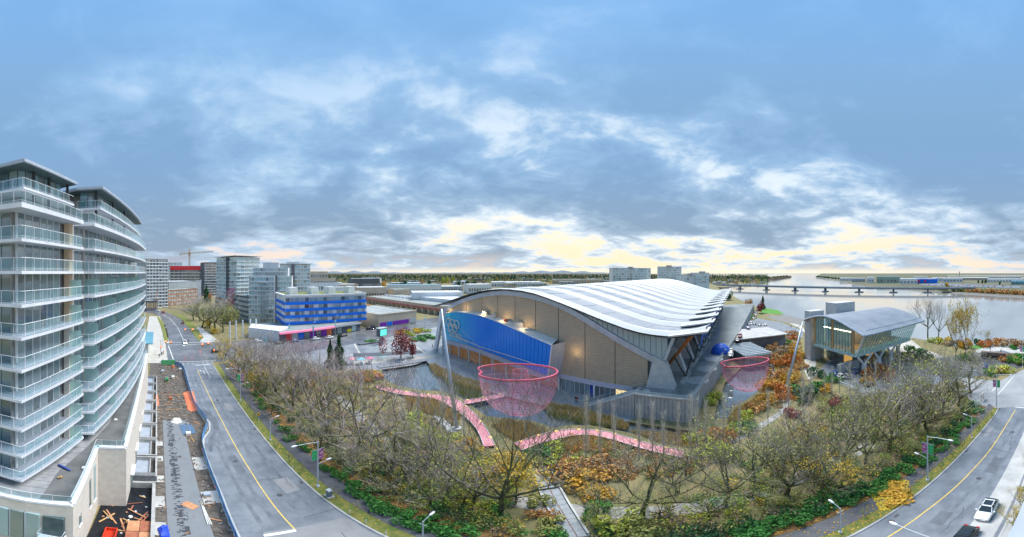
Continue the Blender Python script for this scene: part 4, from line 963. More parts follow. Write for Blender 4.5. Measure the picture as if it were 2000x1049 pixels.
LEAF = {'yellow': leafmat('leaf_yellow', [(0.631, 0.413, 0.034), (0.779, 0.574, 0.057), (0.482, 0.344, 0.046), (0.712, 0.436, 0.034)]),
        'gold': leafmat('leaf_gold', [(0.597, 0.310, 0.034), (0.712, 0.436, 0.057), (0.459, 0.230, 0.034)]),
        'lime': leafmat('leaf_lime', [(0.413, 0.468, 0.068), (0.578, 0.578, 0.083), (0.276, 0.372, 0.068)]),
        'olive': leafmat('leaf_olive', [(0.269, 0.302, 0.084), (0.420, 0.420, 0.118), (0.185, 0.218, 0.067), (0.504, 0.437, 0.134)]),
        'green': leafmat('leaf_green', [(0.063, 0.224, 0.049), (0.112, 0.336, 0.056), (0.042, 0.154, 0.042), (0.140, 0.392, 0.084)]),
        'dark': leafmat('leaf_dark', [(0.028, 0.105, 0.042), (0.049, 0.154, 0.056), (0.021, 0.070, 0.035)]),
        'orange': leafmat('leaf_orange', [(0.597, 0.195, 0.046), (0.459, 0.138, 0.034), (0.689, 0.287, 0.057), (0.390, 0.149, 0.046)]),
        'rust': leafmat('leaf_rust', [(0.504, 0.235, 0.084), (0.672, 0.370, 0.134), (0.370, 0.168, 0.067), (0.605, 0.420, 0.134)]),
        'red': leafmat('leaf_red', [(0.280, 0.049, 0.056), (0.420, 0.084, 0.084), (0.196, 0.042, 0.063), (0.364, 0.140, 0.098)]),
        'brown': leafmat('leaf_brown', [(0.336, 0.235, 0.151), (0.470, 0.336, 0.202), (0.252, 0.185, 0.134), (0.554, 0.437, 0.252)]),
        'straw': leafmat('reed_straw', [(0.706, 0.470, 0.185), (0.800, 0.638, 0.286), (0.504, 0.319, 0.134), (0.605, 0.454, 0.151)])}
def gen_tree(seed, h, trunk_h, n_main, spread=.75, twigs=7, up=.25, lean=.04, r0=None, fine=1):
    g = random.Random(seed); T = MB(); Wv = []; Wf = []; tips = []
    r0 = r0 or h * .023
    def vec(az, el): return Vector((math.cos(az) * math.cos(el), math.sin(az) * math.cos(el), math.sin(el)))
    def twig(p, d, L):
        w = g.uniform(.012, .023); q1 = p + d * L * .55 + Vector((g.uniform(-.1, .1), g.uniform(-.1, .1), g.uniform(-.02, .12))) * L; q2 = p + d * L + Vector((g.uniform(-.2, .2), g.uniform(-.2, .2), g.uniform(0, .25))) * L
        sd = d.cross(Vector((g.uniform(-1, 1), g.uniform(-1, 1), g.uniform(-1, 1)))).normalized() * w
        o = len(Wv); Wv.extend([p - sd, p + sd, q1 - sd * .8, q1 + sd * .8, q2]); Wf.extend([(o, o + 1, o + 3, o + 2), (o + 2, o + 3, o + 4)]); tips.append(q2); tips.append(q1)
        return q1, q2
    def rec(p, d, L, r, lev):
        pts = [p]; rs = [r]; q = p.copy(); dd = d.copy(); ns = 4 if lev < 2 else 3
        for i in range(ns):
            dd = (dd + Vector((g.uniform(-1, 1), g.uniform(-1, 1), g.uniform(-.6, .9) + up * .5)) * (.20 if lev < 2 else .28)).normalized()
            q = q + dd * L / ns; pts.append(q.copy()); rs.append(max(.008, r * (1 - .72 * (i + 1) / ns)))
        T.tube(pts, rs, 5 if lev < 2 else 3, cap=False)
        if lev >= 2:
            for k in range(twigs):
                f = g.uniform(.25, 1.0) * ns; i = min(ns - 1, int(f)); s = pts[i].lerp(pts[i + 1], f - i)
                dir_ = (dd + vec(g.uniform(0, 6.3), g.uniform(-.4, 1.0)) * 1.1).normalized()
                q1, q2 = twig(s, dir_, L * g.uniform(.45, .8))
                for _ in range(fine):
                    twig(q1.lerp(q2, g.random()), (dir_ + vec(g.uniform(0, 6.3), g.uniform(-.3, 1.1))).normalized(), L * g.uniform(.25, .5))
            return
        for k in range(5 if lev == 1 else 4):
            f = g.uniform(.35, 1.0) * ns; i = min(ns - 1, int(f)); s = pts[i].lerp(pts[i + 1], f - i)
            side = vec(g.uniform(0, 6.3), g.uniform(-.1, .8)); nd = (dd * .75 + side * .85 + Vector((0, 0, up))).normalized()
            rec(s, nd, L * g.uniform(.48, .72), max(.02, rs[i + 1] * .75), lev + 1)
    top = Vector((g.uniform(-1, 1) * lean * h, g.uniform(-1, 1) * lean * h, trunk_h)); mid = top * .5 + Vector((g.uniform(-.15, .15), g.uniform(-.15, .15), 0))
    T.tube([(0, 0, -.3), (0, 0, .25), mid, top], [r0 * 1.6, r0 * 1.1, r0 * .9, r0 * .75], 7, cap=False)
    a0 = g.uniform(0, 6)
    for k in range(n_main):
        el = g.uniform(.35, .85) if k else 1.3; az = a0 + k * 2.4 + g.uniform(-.3, .3)
        s = mid.lerp(top, g.uniform(.5, 1)) if k else top
        L = (h - s.z) / max(.45, math.sin(el)) * g.uniform(.5, .68) * (1 if k else .95); L = min(L, h * spread * .62)
        rec(s, vec(az, el), L, r0 * g.uniform(.42, .6), 0 if k < 3 else 1)
    return T, (Wv, Wf), tips
def tree_proto(seed, m_twig, leaves=0, leafm=None, ls=.16, **kw):
    T, (wv, wf), tips = gen_tree(seed, **kw)
    tm = T.mesh('trunk', M_bark, smooth=True); cm = bpy.data.meshes.new('crown'); cm.from_pydata([tuple(v) for v in wv], [], wf); cm.materials.append(m_twig); cm.update()
    lm = None
    if leaves:
        idx = NR.integers(0, len(tips), leaves); C = np.array([tuple(tips[i]) for i in idx]) + NR.normal(size=(leaves, 3)) * .15
        lm = quads_mesh('foliage', C, NR.uniform(.7, 1.3, leaves) * ls, leafm)
    return dict(trunk=tm, crown=cm, foliage=lm, h=kw['h'])
BIG = [tree_proto(s, TWIG['grey'], h=14, trunk_h=th, n_main=nm, spread=sp, twigs=7) for s, th, nm, sp in ((1, 3.6, 6, .95), (2, 2.8, 7, 1.05), (3, 4.4, 6, .85), (4, 3.0, 6, 1.1), (5, 3.8, 7, .9))]
BIGL = [tree_proto(s, TWIG['olive'], leaves=550, leafm=LEAF[c], ls=.17, h=14, trunk_h=th, n_main=nm, spread=sp, twigs=6) for s, th, nm, sp, c in ((6, 3.2, 6, 1.0, 'lime'), (7, 2.6, 7, 1.0, 'olive'), (8, 3.6, 6, .9, 'lime'))]
THIN = [tree_proto(s, TWIG['olive'], leaves=900, leafm=LEAF['lime'], ls=.14, h=9, trunk_h=2.0, n_main=6, spread=.8, twigs=6) for s in (21, 22, 23)]
SPARSE = [tree_proto(s, TWIG['olive'], leaves=1500, leafm=LEAF['yellow'], ls=.2, h=9, trunk_h=1.6, n_main=6, spread=.9, twigs=5) for s in (31, 32)]
# narrow upright trees: many near-vertical shoots
def columnar_proto(seed, h):
    g = random.Random(seed); T = MB(); Wv = []; Wf = []
    T.tube([(0, 0, -.2), (g.uniform(-.1, .1), g.uniform(-.1, .1), h * .5), (0, 0, h)], [.11, .07, .015], 5, cap=False)
    for k in range(110):
        z = g.uniform(.12, .95) * h; az = g.uniform(0, 6.3); L = min(h - z, g.uniform(.14, .26) * h) + .4; o = len(Wv); w = .015
        r_ = g.uniform(.25, .6); p = Vector((0, 0, z)); q = p + Vector((math.cos(az) * r_, math.sin(az) * r_, L * .5)); e = p + Vector((math.cos(az) * r_ * 1.15, math.sin(az) * r_ * 1.15, L)); sd = Vector((-math.sin(az), math.cos(az), 0)) * w
        Wv.extend([p - sd, p + sd, q - sd, q + sd, e]); Wf.extend([(o, o + 1, o + 3, o + 2), (o + 2, o + 3, o + 4)])
        for _ in range(2):
            f = p.lerp(q, g.random()) if _ else q.lerp(e, g.random()); o = len(Wv); e2 = f + Vector((g.uniform(-.3, .3), g.uniform(-.3, .3), g.uniform(.3, .8)))
            Wv.extend([f - sd * .7, f + sd * .7, e2]); Wf.extend([(o, o + 1, o + 2)])
    tm = T.mesh('trunk', M_barkp, smooth=True); cm = bpy.data.meshes.new('crown'); cm.from_pydata([tuple(v) for v in Wv], [], Wf); cm.materials.append(TWIG['pale']); cm.update()
    return dict(trunk=tm, crown=cm, foliage=None, h=h)
COLS = [columnar_proto(s, 11) for s in (41, 42, 43)]
def plant_tree(pr, x, y, h, label, name='bare_tree', cat_='tree', group=None, rz=None, z=0., wide=1., twig=None):
    s = h / pr['h']; t_ = thing(name, label, cat_, (x, y, z), group)
    rz = R.uniform(0, 6.28) if rz is None else rz
    meshobj('trunk', pr['trunk'], t_, rz=rz, scale=(s * wide, s * wide, s)); c = meshobj('crown', pr['crown'], t_, rz=rz, scale=(s * wide, s * wide, s), m=twig)
    if pr['foliage']: meshobj('foliage', pr['foliage'], c)
    return t_
# big leafless trees between the road and the arena, placed where their trunks stand
big = [(470, 742, 12), (505, 752, 12), (540, 775, 12.5), (572, 800, 13), (607, 820, 13.5), (640, 852, 14), (664, 806, 9), (697, 882, 16), (760, 932, 14), (797, 947, 9.5), (560, 742, 10), (615, 752, 8), (690, 775, 8), 
       (978, 1003, 18.5), (1254, 1010, 13), (1322, 962, 9), (1416, 985, 11), (1536, 968, 13.5), (1648, 914, 15), (1602, 962, 9), (1790, 846, 15.5), (1810, 842, 14), (1737, 882, 13), (1842, 806, 12), (1872, 792, 12.5), (1896, 768, 11), (1755, 806, 11), (1470, 940, 10), (1690, 905, 10), (877, 972, 9), (830, 925, 8.5), (520, 790, 11), (590, 770, 9.5)]
big += [(722, 935, 8.5), (772, 965, 8.5), (745, 905, 9.5), (842, 990, 7.5), (690, 930, 7), (655, 890, 8), (1165, 1010, 6), (485, 728, 12), (530, 738, 12), (585, 762, 12), (625, 900, 9), (1570, 915, 11), (1760, 850, 12), (1850, 770, 11), (925, 985, 9)]
big.sort()
for i, (px_, py_, h) in enumerate(big):
    x, y = P(px_, py_); h *= 1.12 if px_ < 690 else 1.1; pr = BIG[i % 5] if px_ < 700 or px_ == 978 or i % 5 < 2 else BIGL[i % 3]; side_ = 'left' if px_ < 1100 else 'right'; tw = TWIG[['grey', 'mauve', 'grey', 'mauve', 'olive'][i % 5]] if px_ < 900 else TWIG[['olive', 'grey', 'olive', 'mauve'][i % 4]]
    lab = {978: 'tallest leafless tree, dark forked trunk standing in front of the big pink net'}.get(px_) or f'leafless broad-crowned tree in the roadside belt, {ORD[i]} from the left'
    plant_tree(pr, x, y, h, lab, 'bare_tree', 'tree', 'leafless trees between road and arena', twig=tw, wide=1.0 if px_ != 978 else .7)
small = [(585, 842, 6), (628, 880, 6), (672, 912, 5.5), (715, 905, 6), (790, 905, 7), (845, 960, 6), (905, 985, 6.5), (930, 1010, 5.5), (1190, 1030, 5), (1215, 985, 6), (1290, 1010, 6), (1350, 1000, 6.5), (1385, 1015, 6), (1440, 1010, 6), (1495, 985, 6), (1560, 985, 6), (1590, 920, 7), (1560, 890, 7), (1510, 900, 7), (1620, 905, 6.5), (1670, 940, 5.5), (1720, 925, 6), (1760, 890, 6), (1690, 860, 7), (1640, 850, 7), (1600, 860, 7), (1780, 800, 7), (1725, 795, 7), (1670, 800, 7), (1815, 790, 7), (1860, 770, 7), (1820, 850, 6), (640, 790, 7), (560, 815, 7), (530, 810, 6), (490, 770, 7), (690, 820, 7), (760, 870, 6.5), (810, 880, 6), (1420, 930, 6.5), (1340, 930, 6), (1260, 950, 5), (860, 905, 6), (450, 745, 6), (720, 760, 6), (770, 810, 6)]
small = small[::2] + [(1590, 920, 7), (1690, 860, 7), (1780, 800, 7)]
small.sort()
for i, (px_, py_, h) in enumerate(small):
    x, y = P(px_, py_); pr = THIN[i % 3]; plant_tree(pr, x, y, h, f'small thin-branched tree with few olive leaves among the undergrowth, {ORD[i]} from the left', 'small_tree', 'tree', 'small thin trees in the undergrowth', twig=TWIG['mauve'] if i % 4 == 0 else None)
yel = [(462, 738, 10, 'yellow-leaved tree at the corner of the crossing and park'), (500, 768, 7, 'yellow-leaved tree behind the first roadside lamp'), (588, 742, 5, 'small golden tree among grey trees left of the cypresses'), (1006, 985, 8.5, 'yellow-flecked tree left of the paved footbridge path'), (995, 940, 6, 'yellow-leaved small tree above the paved path'), (1640, 965, 7, 'yellow-green tree beside the dark hedge on the right'), (1885, 700, 23, 'tall gold-leaved riverside tree, its crown against the water'), (1866, 702, 21, 'thin gold-leaved riverside tree left of the fuller one'), (1575, 880, 6, 'small yellowing tree in the middle of the right-hand belt'), (440, 700, 8, 'golden tree right of the crossing signal')]
for i, (px_, py_, h, lab) in enumerate(yel): x, y = P(px_, py_); plant_tree(SPARSE[i % 2], x, y, h, lab, 'autumn_tree', 'tree', wide=.42 if h > 12 else 1.)
plant_tree(BIG[2], *P(1812, 663), 22, 'tall leafless tree on the bank right of the pavilion', 'bare_tree', 'tree', wide=.75); plant_tree(BIG[0], *P(1833, 664), 21, 'slender leafless tree on the bank beside the gold trees', 'bare_tree', 'tree', wide=.6)
plant_tree(THIN[1], *P(1930, 672), 7, 'small purple-brown bare tree above the riverside hedge', 'small_tree', 'tree', twig=TWIG['mauve']); plant_tree(THIN[0], *P(1625, 710), 7, 'small bare tree below the left corner of the pavilion', 'small_tree', 'tree', twig=TWIG['pale'])
cols = [(600, 765, 10), (624, 752, 11), (651, 742, 12), (672, 752, 10), (705, 805, 10), (785, 842, 10), (816, 865, 12), (864, 872, 13), (906, 884, 12), (1145, 905, 14), (1172, 900, 13), (1200, 895, 12), (1248, 898, 12), (1274, 892, 12), (1296, 902, 11), (1325, 884, 11), (1348, 888, 13), (1361, 880, 12), (1378, 876, 11), (1414, 868, 12), (1444, 864, 10), (1500, 832, 9), (1540, 805, 11), (1568, 805, 11), (1584, 792, 10), (1610, 775, 9), (1625, 775, 9), (1640, 768, 9), (1660, 772, 10), (1690, 768, 10), (1710, 766, 10), (1740, 762, 10), (1757, 758, 10)]
for i, (px_, py_, h) in enumerate(cols): x, y = P(px_, py_); plant_tree(COLS[i % 3], x, y, h, f'pale slender upright leafless tree, {ORD[i]} of the row from the left', 'columnar_tree', 'tree', 'pale slender trees round the ponds')
# leafy shrubs built from separate leaves
SHB = [blob_points(700, 1, 1, 1, 6, 100 + i) for i in range(4)]
SHM = {}
def shrub(px_, py_, w, h, col, label, name='shrub', cat_='shrub', group=None, xy=None, z=0.):
    x, y = xy or P(px_, py_); k = (col, R.randrange(4))
    if k not in SHM: SHM[k] = quads_mesh('foliage', SHB[k[1]], NR.uniform(.7, 1.4, 700) * .13, LEAF[col])
    o = meshobj(name, SHM[k], None, (x, y, z), R.uniform(0, 6), (w / 2, w / 2, h)); return tag(o, label, cat_, group)
def row(items, fmt, name='shrub', group=None):
    items = sorted(items, key=(lambda t: t[1]) if 'from the top' in fmt else (lambda t: -t[0]) if 'river end' in fmt else (lambda t: t[0]))
    for i, it in enumerate(items): shrub(*it, fmt.format(ORD[i]), name, 'shrub', group)
row([(x, y, w, h, 'green') for x, y, w, h in ((478, 745, 3, 1.2), (486, 757, 3, 1.3), (499, 772, 2.6, 1.2), (507, 786, 3, 1.4), (515, 799, 2.2, 1.2), (539, 827, 1.6, 1.0), (560, 845, 3, 1.8), (572, 858, 2.6, 1.4), (588, 872, 2.0, 1.1), (598, 880, 1.8, 1.1), (630, 915, 1.4, .9), (648, 920, 2.0, 1.0), (662, 930, 2.6, 1.1), (690, 955, 3, 1.3), (710, 968, 3, 1.3), (735, 985, 3.2, 1.4), (758, 995, 2.4, 1.2), (780, 1008, 3.0, 1.3), (806, 1022, 3.2, 1.4), (830, 1030, 3, 1.5), (858, 1036, 3, 1.5), (885, 1044, 3.4, 1.5))], 'low bright green shrub beside the left footpath, {} from the crossing', 'low_shrub', 'green shrubs along the left footpath')
row([(x, y, w, h, 'green') for x, y, w, h in ((1905, 806, 3, 1.0), (1893, 822, 3, 1.0), (1880, 836, 3, 1.1), (1866, 850, 3, 1.1), (1850, 864, 3.2, 1.1), (1833, 878, 3.2, 1.1), (1812, 892, 3.2, 1.2), (1790, 906, 3.2, 1.2), (1768, 920, 3.2, 1.2), (1740, 934, 3.2, 1.2), (1715, 948, 3.2, 1.2), (1688, 960, 3.2, 1.2), (1660, 972, 3.2, 1.2), (1630, 984, 3.4, 1.3), (1600, 996, 3.4, 1.3), (1570, 1008, 3.4, 1.3), (1540, 1019, 3.4, 1.3), (1510, 1028, 3.4, 1.3), (1480, 1036, 3.4, 1.3), (1450, 1042, 3.4, 1.3))], 'dark green clipped hedge shrub along the right footpath, {} from the river end', 'hedge_shrub', 'hedge along the right footpath')
row([(x, y, w, h, c) for x, y, w, h, c in ((1120, 935, 6, 2.2, 'rust'), (1150, 945, 6, 2.4, 'gold'), (1180, 925, 6, 2.2, 'rust'), (1170, 970, 4, 1.8, 'gold'), (1050, 890, 4, 1.8, 'green'), (1038, 905, 3, 1.4, 'olive'), (1085, 880, 4, 1.8, 'lime'), (1100, 905, 4, 1.5, 'lime'), (1165, 1005, 3.5, 2, 'green'), (1210, 1025, 5, 2.2, 'lime'), (1250, 1035, 5, 2.2, 'olive'), (1072, 1036, 3.4, 1.6, 'olive'), (1058, 1012, 3, 1.5, 'rust'), (1046, 985, 3, 1.6, 'olive'), (1085, 1046, 2.4, 1.2, 'green'))], 'rounded autumn shrub right of the paved garden path, {} from the left there', 'garden_shrub')
row([(x, y, w, h, c) for x, y, w, h, c in ((812, 822, 5, 1.6, 'lime'), (830, 850, 5, 1.8, 'lime'), (850, 865, 5, 1.8, 'lime'), (870, 880, 4, 1.6, 'olive'), (885, 860, 4, 1.5, 'lime'), (910, 870, 4, 1.6, 'gold'), (925, 882, 3, 1.5, 'yellow'), (860, 905, 6, 2.2, 'lime'), (840, 915, 5, 2.0, 'olive'), (815, 842, 4, 1.6, 'lime'), (800, 818, 3, 1.2, 'green'), (1000, 905, 4, 2.2, 'yellow'), (985, 925, 4, 2.0, 'gold'))], 'yellow-green shrub in the brook garden left of the pink boardwalk, {} from the left there', 'garden_shrub')
row([(x, y, w, h, c) for x, y, w, h, c in ((712, 742, 8, 2.2, 'orange'), (724, 735, 6, 2, 'gold'), (665, 752, 5, 2, 'yellow'), (680, 758, 4, 1.8, 'lime'), (640, 742, 4, 1.5, 'yellow'), (617, 735, 5, 1.8, 'orange'), (575, 742, 5, 2.2, 'gold'), (604, 755, 5, 2.2, 'gold'), (650, 765, 4, 2.0, 'olive'))], 'orange or yellow shrub near the two cypresses, {} from the left there', 'garden_shrub')
row([(x, y, w, h, c) for x, y, w, h, c in ((1512, 668, 6, 2.6, 'rust'), (1525, 660, 6, 2.4, 'lime'), (1540, 655, 7, 2.6, 'rust'), (1550, 662, 6, 2.2, 'orange'), (1535, 672, 5, 2.2, 'green'), (1515, 684, 7, 3, 'rust'), (1530, 690, 7, 3, 'brown'), (1510, 705, 6, 3, 'rust'), (1525, 715, 7, 3, 'orange'), (1540, 705, 6, 3, 'orange'), (1552, 690, 5, 2.6, 'gold'), (1562, 700, 4, 2.4, 'gold'), (1560, 720, 5, 2.2, 'rust'), (1515, 735, 6, 3, 'rust'), (1500, 755, 6, 2.8, 'gold'), (1520, 765, 6, 2.8, 'orange'), (1545, 745, 6, 2.8, 'gold'), (1500, 785, 5, 2.2, 'gold'), (1480, 800, 5, 2.2, 'rust'), (1535, 780, 5, 2.4, 'orange'), (1560, 765, 5, 2.4, 'green'), (1575, 772, 6, 2.6, 'dark'), (1595, 760, 6, 2.6, 'green'), (1610, 765, 5, 2.4, 'gold'), (1600, 735, 6, 3, 'dark'), (1575, 785, 4, 2.4, 'dark'), (1550, 815, 4, 2, 'red'), (1630, 790, 4, 2.2, 'red'), (1630, 745, 5, 2.4, 'green'), (1460, 820, 4, 2.0, 'lime'), (1440, 845, 4, 2, 'lime'), (1455, 838, 4, 2, 'green'), (1405, 850, 6, 2.2, 'orange'), (1420, 862, 4, 2, 'orange'), (1375, 862, 5, 2, 'lime'), (1390, 890, 6, 2.2, 'lime'), (1430, 895, 5, 2.2, 'olive'), (1395, 776, 4, 1.8, 'lime'), (1388, 790, 3.4, 1.8, 'lime'))], 'rounded shrub on the garden mound between net pond and pavilion, {} from the top', 'mound_shrub', 'shrubs on the garden mound')
row([(x, y, w, h, c) for x, y, w, h, c in ((1705, 738, 6, 3.4, 'orange'), (1722, 732, 7, 4, 'orange'), (1735, 740, 5, 3, 'orange'), (1690, 750, 4, 2.4, 'gold'), (1785, 690, 8, 3.5, 'green'), (1800, 700, 7, 3, 'dark'), (1770, 705, 6, 3, 'dark'), (1825, 668, 8, 2.4, 'lime'), (1845, 668, 8, 2.6, 'yellow'), (1862, 675, 7, 3, 'mauve' if 'mauve' in LEAF else 'brown'), (1882, 680, 6, 4.5, 'gold'), (1910, 674, 4, 3, 'dark'), (1926, 678, 6, 3, 'orange'), (1940, 672, 8, 3, 'rust'), (1955, 673, 8, 3, 'rust'), (1970, 674, 8, 3, 'brown'), (1985, 676, 8, 3, 'rust'), (1996, 678, 8, 3.4, 'brown'), (1980, 682, 4, 2, 'green'), (1945, 728, 8, 2.4, 'lime'), (1935, 732, 5, 2.2, 'green'), (1955, 727, 5, 2, 'rust'), (1965, 706, 6, 2.6, 'rust'), (1978, 706, 6, 3, 'green'), (1990, 706, 8, 3.2, 'green'), (1996, 712, 6, 2.4, 'lime'), (1888, 697, 5, 2.4, 'olive'), (1900, 705, 5, 2, 'olive'), (1880, 705, 5, 2.6, 'green'))], 'shrub near the pavilion and riverside car park, {} from the left', 'riverside_shrub', 'shrubs by the riverside')
row([(x, y, w, h, c) for x, y, w, h, c in ((1790, 990 - 40, 0, 0, 'gold'),)][:0], '{}')
row([(x, y, w, h, c) for x, y, w, h, c in ((812, 665, 8, 1.8, 'green'), (826, 662, 8, 1.8, 'dark'), (842, 660, 8, 1.8, 'green'), (728, 668, 6, 1.6, 'green'), (790, 668, 7, 1.2, 'brown'), (800, 655, 6, 2.4, 'lime'), (783, 653, 6, 2.6, 'yellow'), (815, 650, 6, 2.6, 'yellow'), (830, 648, 6, 2.2, 'lime'))], 'low planting on the plaza between sign and arena, {} from the left there', 'plaza_shrub')
shrub(0, 0, 5.0, .9, 'gold', 'heap of golden leaves and shrub beside the right footpath', xy=P(1745, 962))
# red-purple tree on the plaza, two cypresses
def leafy_tree(name, label, px_, py_, h, w, col, n=2600, trunk=.3, ls=.3, tiers=0, xy=None, seed=0):
    x, y = xy or P(px_, py_); t_ = thing(name, label, 'tree', (x, y, 0)); g = np.random.default_rng(seed + 5)
    T = MB(); T.tube([(x, y, -.2), (x + .1, y, h * .45), (x, y, h * .85)], [h * .02, h * .013, h * .004], 6)
    for k in range(9):
        a = k * 2.4; z = h * (.25 + .06 * k); T.tube([(x, y, z), (x + math.cos(a) * w * .2, y + math.sin(a) * w * .2, z + h * .08), (x + math.cos(a) * w * .4, y + math.sin(a) * w * .4, z + h * .12)], [.08, .05, .02], 4)
    T.build('trunk', M_bark, t_)
    if tiers:      # cone of sprays
        f = g.random(n) ** .7; z = h * (.06 + .94 * (1 - f)); r = (w / 2) * (f ** .85) * (.75 + .25 * np.sin(z * tiers)) * np.sqrt(g.uniform(.25, 1, n)); a = g.uniform(0, 6.283, n)
        C = np.stack([r * np.cos(a), r * np.sin(a), z], 1)
    else: C = blob_points(n, w / 2, w / 2, h * (1 - trunk), 10, seed, h * trunk)
    c = meshobj('crown', quads_mesh('foliage', C, g.uniform(.7, 1.4, n) * ls, LEAF[col]), t_); return t_
leafy_tree('purple_tree', 'dark red broad tree standing on the plaza by the pond', 783, 703, 13, 10, 'red', 1500, .18, .42, seed=1)
leafy_tree('purple_tree', 'smaller wine-red tree right of the dark red tree', 806, 699, 9, 5, 'red', 700, .15, .4, seed=2)
leafy_tree('cypress', 'taller dark green columnar cypress beside the plaza', 662, 718, 12.5, 6.4, 'dark', 3800, 0, .35, tiers=1.2, seed=3)
leafy_tree('cypress', 'shorter dark green columnar cypress left of the taller one', 645, 716, 10.5, 4.6, 'dark', 2800, 0, .33, tiers=1.2, seed=4)
leafy_tree('purple_tree', 'dark purple tree on the riverside lawn', 1487, 612, 10, 8, 'red', 900, .2, .6, seed=6); leafy_tree('conifer', 'dark conifer behind the purple riverside tree', 1490, 604, 13, 6, 'dark', 900, 0, .6, tiers=.8, seed=7)
leafy_tree('autumn_tree', 'rust-brown tree left of the riverside path', 1463, 604, 10, 9, 'rust', 900, .15, .6, seed=8); leafy_tree('conifer', 'dark green tree clump at the far end of the arena eave', 1422, 586, 12, 14, 'dark', 1400, .05, .8, seed=9)
leafy_tree('conifer', 'dark conifer near the white end wall far left', 403, 592, 20, 12, 'dark', 900, 0, 1.2, tiers=.6, seed=10); leafy_tree('autumn_tree', 'orange tree before the dark conifer far left', 407, 588, 9, 8, 'orange', 600, .1, .8, seed=11)
for i, (px_, py_, h, w) in enumerate(((378, 626, 16, 11), (395, 640, 21, 17), (420, 648, 19, 15))):
    x, y = P(px_, py_); plant_tree(BIG[i], x, y, h, f'large grey leafless tree beyond the crossing, {ORD[i]} from the left', 'bare_tree', 'tree', 'grey trees beyond the crossing', wide=1.3, twig=TWIG['grey'])
    plant_tree(THIN[i], x + 3, y + 4, h * .8, f'thinner leafless tree behind the grey trees beyond the crossing, {ORD[i]} from the left', 'small_tree', 'tree', 'thin trees beyond the crossing', wide=1.2)
leafy_tree('autumn_tree', 'olive-gold leafy tree beyond the crossing beside the grey tree', 447, 632, 11, 12, 'olive', 1200, .1, .6, seed=12); leafy_tree('autumn_tree', 'bright yellow small tree under the grey trees beyond the crossing', 405, 640, 6, 4, 'yellow', 500, .1, .4, seed=13)
leafy_tree('autumn_tree', 'small yellow bush-like tree at the foot of the grey trees', 418, 652, 4, 4, 'yellow', 500, .05, .35, seed=14)
# undergrowth, reeds and ground cover that nobody could count
def inside(p, poly):
    c = False; n = len(poly)
    for i in range(n):
        a, b_ = poly[i], poly[(i + 1) % n]
        if (a[1] > p[1]) != (b_[1] > p[1]) and p[0] < (b_[0] - a[0]) * (p[1] - a[1]) / (b_[1] - a[1]) + a[0]: c = not c
    return c
def scatter(poly, n, rng):
    xs = [p[0] for p in poly]; ys = [p[1] for p in poly]; out = []
    while len(out) < n:
        p = (rng.uniform(min(xs), max(xs)), rng.uniform(min(ys), max(ys)))
        if inside(p, poly): out.append(p)
    return out
rg = random.Random(5)
beltL = [(-104, 28), (-60, 26), (-30, 25.5), (-9, 25.6), (-11, 31), (-16, 44), (-30, 45), (-50, 55), (-64, 60), (-100, 50)]
beltR = [(1, 26), (30, 25), (66, 24), (70, 34), (75, 46), (55, 52), (36, 50), (20, 42), (12, 37), (3, 31)]
def undergrowth(name, label, poly, n, col, hmin, hmax, wmin=1.2, wmax=3.2, per=110, ls=.2):
    C = []; S = []
    for x, y in scatter(poly, n, rg):
        w = rg.uniform(wmin, wmax); h = rg.uniform(hmin, hmax); k = rg.randrange(4); p = SHB[k][NR.integers(0, 700, per)]; C.append(p * np.array([w / 2, w / 2, h]) + np.array([x, y, 0])); S.append(NR.uniform(.6, 1.3, per) * ls)
    o = meshobj(name, quads_mesh(name, np.concatenate(C), np.concatenate(S), LEAF[col])); o['kind'] = 'stuff'; return tag(o, label, 'undergrowth')
undergrowth('brown_undergrowth', 'tangled brown undergrowth beneath the trees of the left belt', beltL, 330, 'brown', .5, 1.7)
undergrowth('olive_undergrowth', 'olive green undergrowth beneath the trees of the left belt', beltL, 190, 'olive', .6, 2.0)
undergrowth('yellow_undergrowth', 'yellow flecks of undergrowth among the left belt trees', beltL, 40, 'yellow', .5, 1.6, per=60)
undergrowth('dark_undergrowth', 'dark green undergrowth along the foot of the left belt', [(-104, 28), (-60, 26), (-9, 25.6), (-9.5, 28), (-30, 28.5), (-60, 30), (-104, 33)], 90, 'dark', .8, 2.2)
undergrowth('brown_undergrowth', 'tangled brown undergrowth beneath the trees of the right belt', beltR, 200, 'brown', .5, 1.6)
undergrowth('olive_undergrowth', 'olive green undergrowth beneath the trees of the right belt', beltR, 300, 'olive', .6, 2.2)
undergrowth('lime_undergrowth', 'lime green leaves scattered through the right belt undergrowth', beltR, 110, 'lime', .5, 1.8, per=80)
undergrowth('yellow_undergrowth', 'yellow leaves scattered through the right belt undergrowth', beltR, 40, 'yellow', .5, 1.8, per=60)
undergrowth('dark_undergrowth', 'dark green undergrowth along the foot of the right belt', [(-2, 25.6), (30, 24.4), (66, 23.6), (66, 26), (30, 27), (-2, 28)], 90, 'dark', .8, 1.8)
nearL = [(-34, 25.6), (-9, 25.7), (-10.8, 30), (-14.5, 38), (-15, 42), (-34, 42)]
undergrowth('green_undergrowth', 'fresh green undergrowth at the bottom of the left belt', nearL, 60, 'green', .6, 1.8); undergrowth('lime_undergrowth', 'lime green undergrowth left of the paved path', nearL, 55, 'lime', .6, 2.2); undergrowth('olive_undergrowth', 'olive undergrowth left of the paved path', nearL, 120, 'olive', .6, 2.2); undergrowth('yellow_undergrowth', 'yellow leaves left of the paved path', nearL, 34, 'yellow', .6, 2.4, per=60)
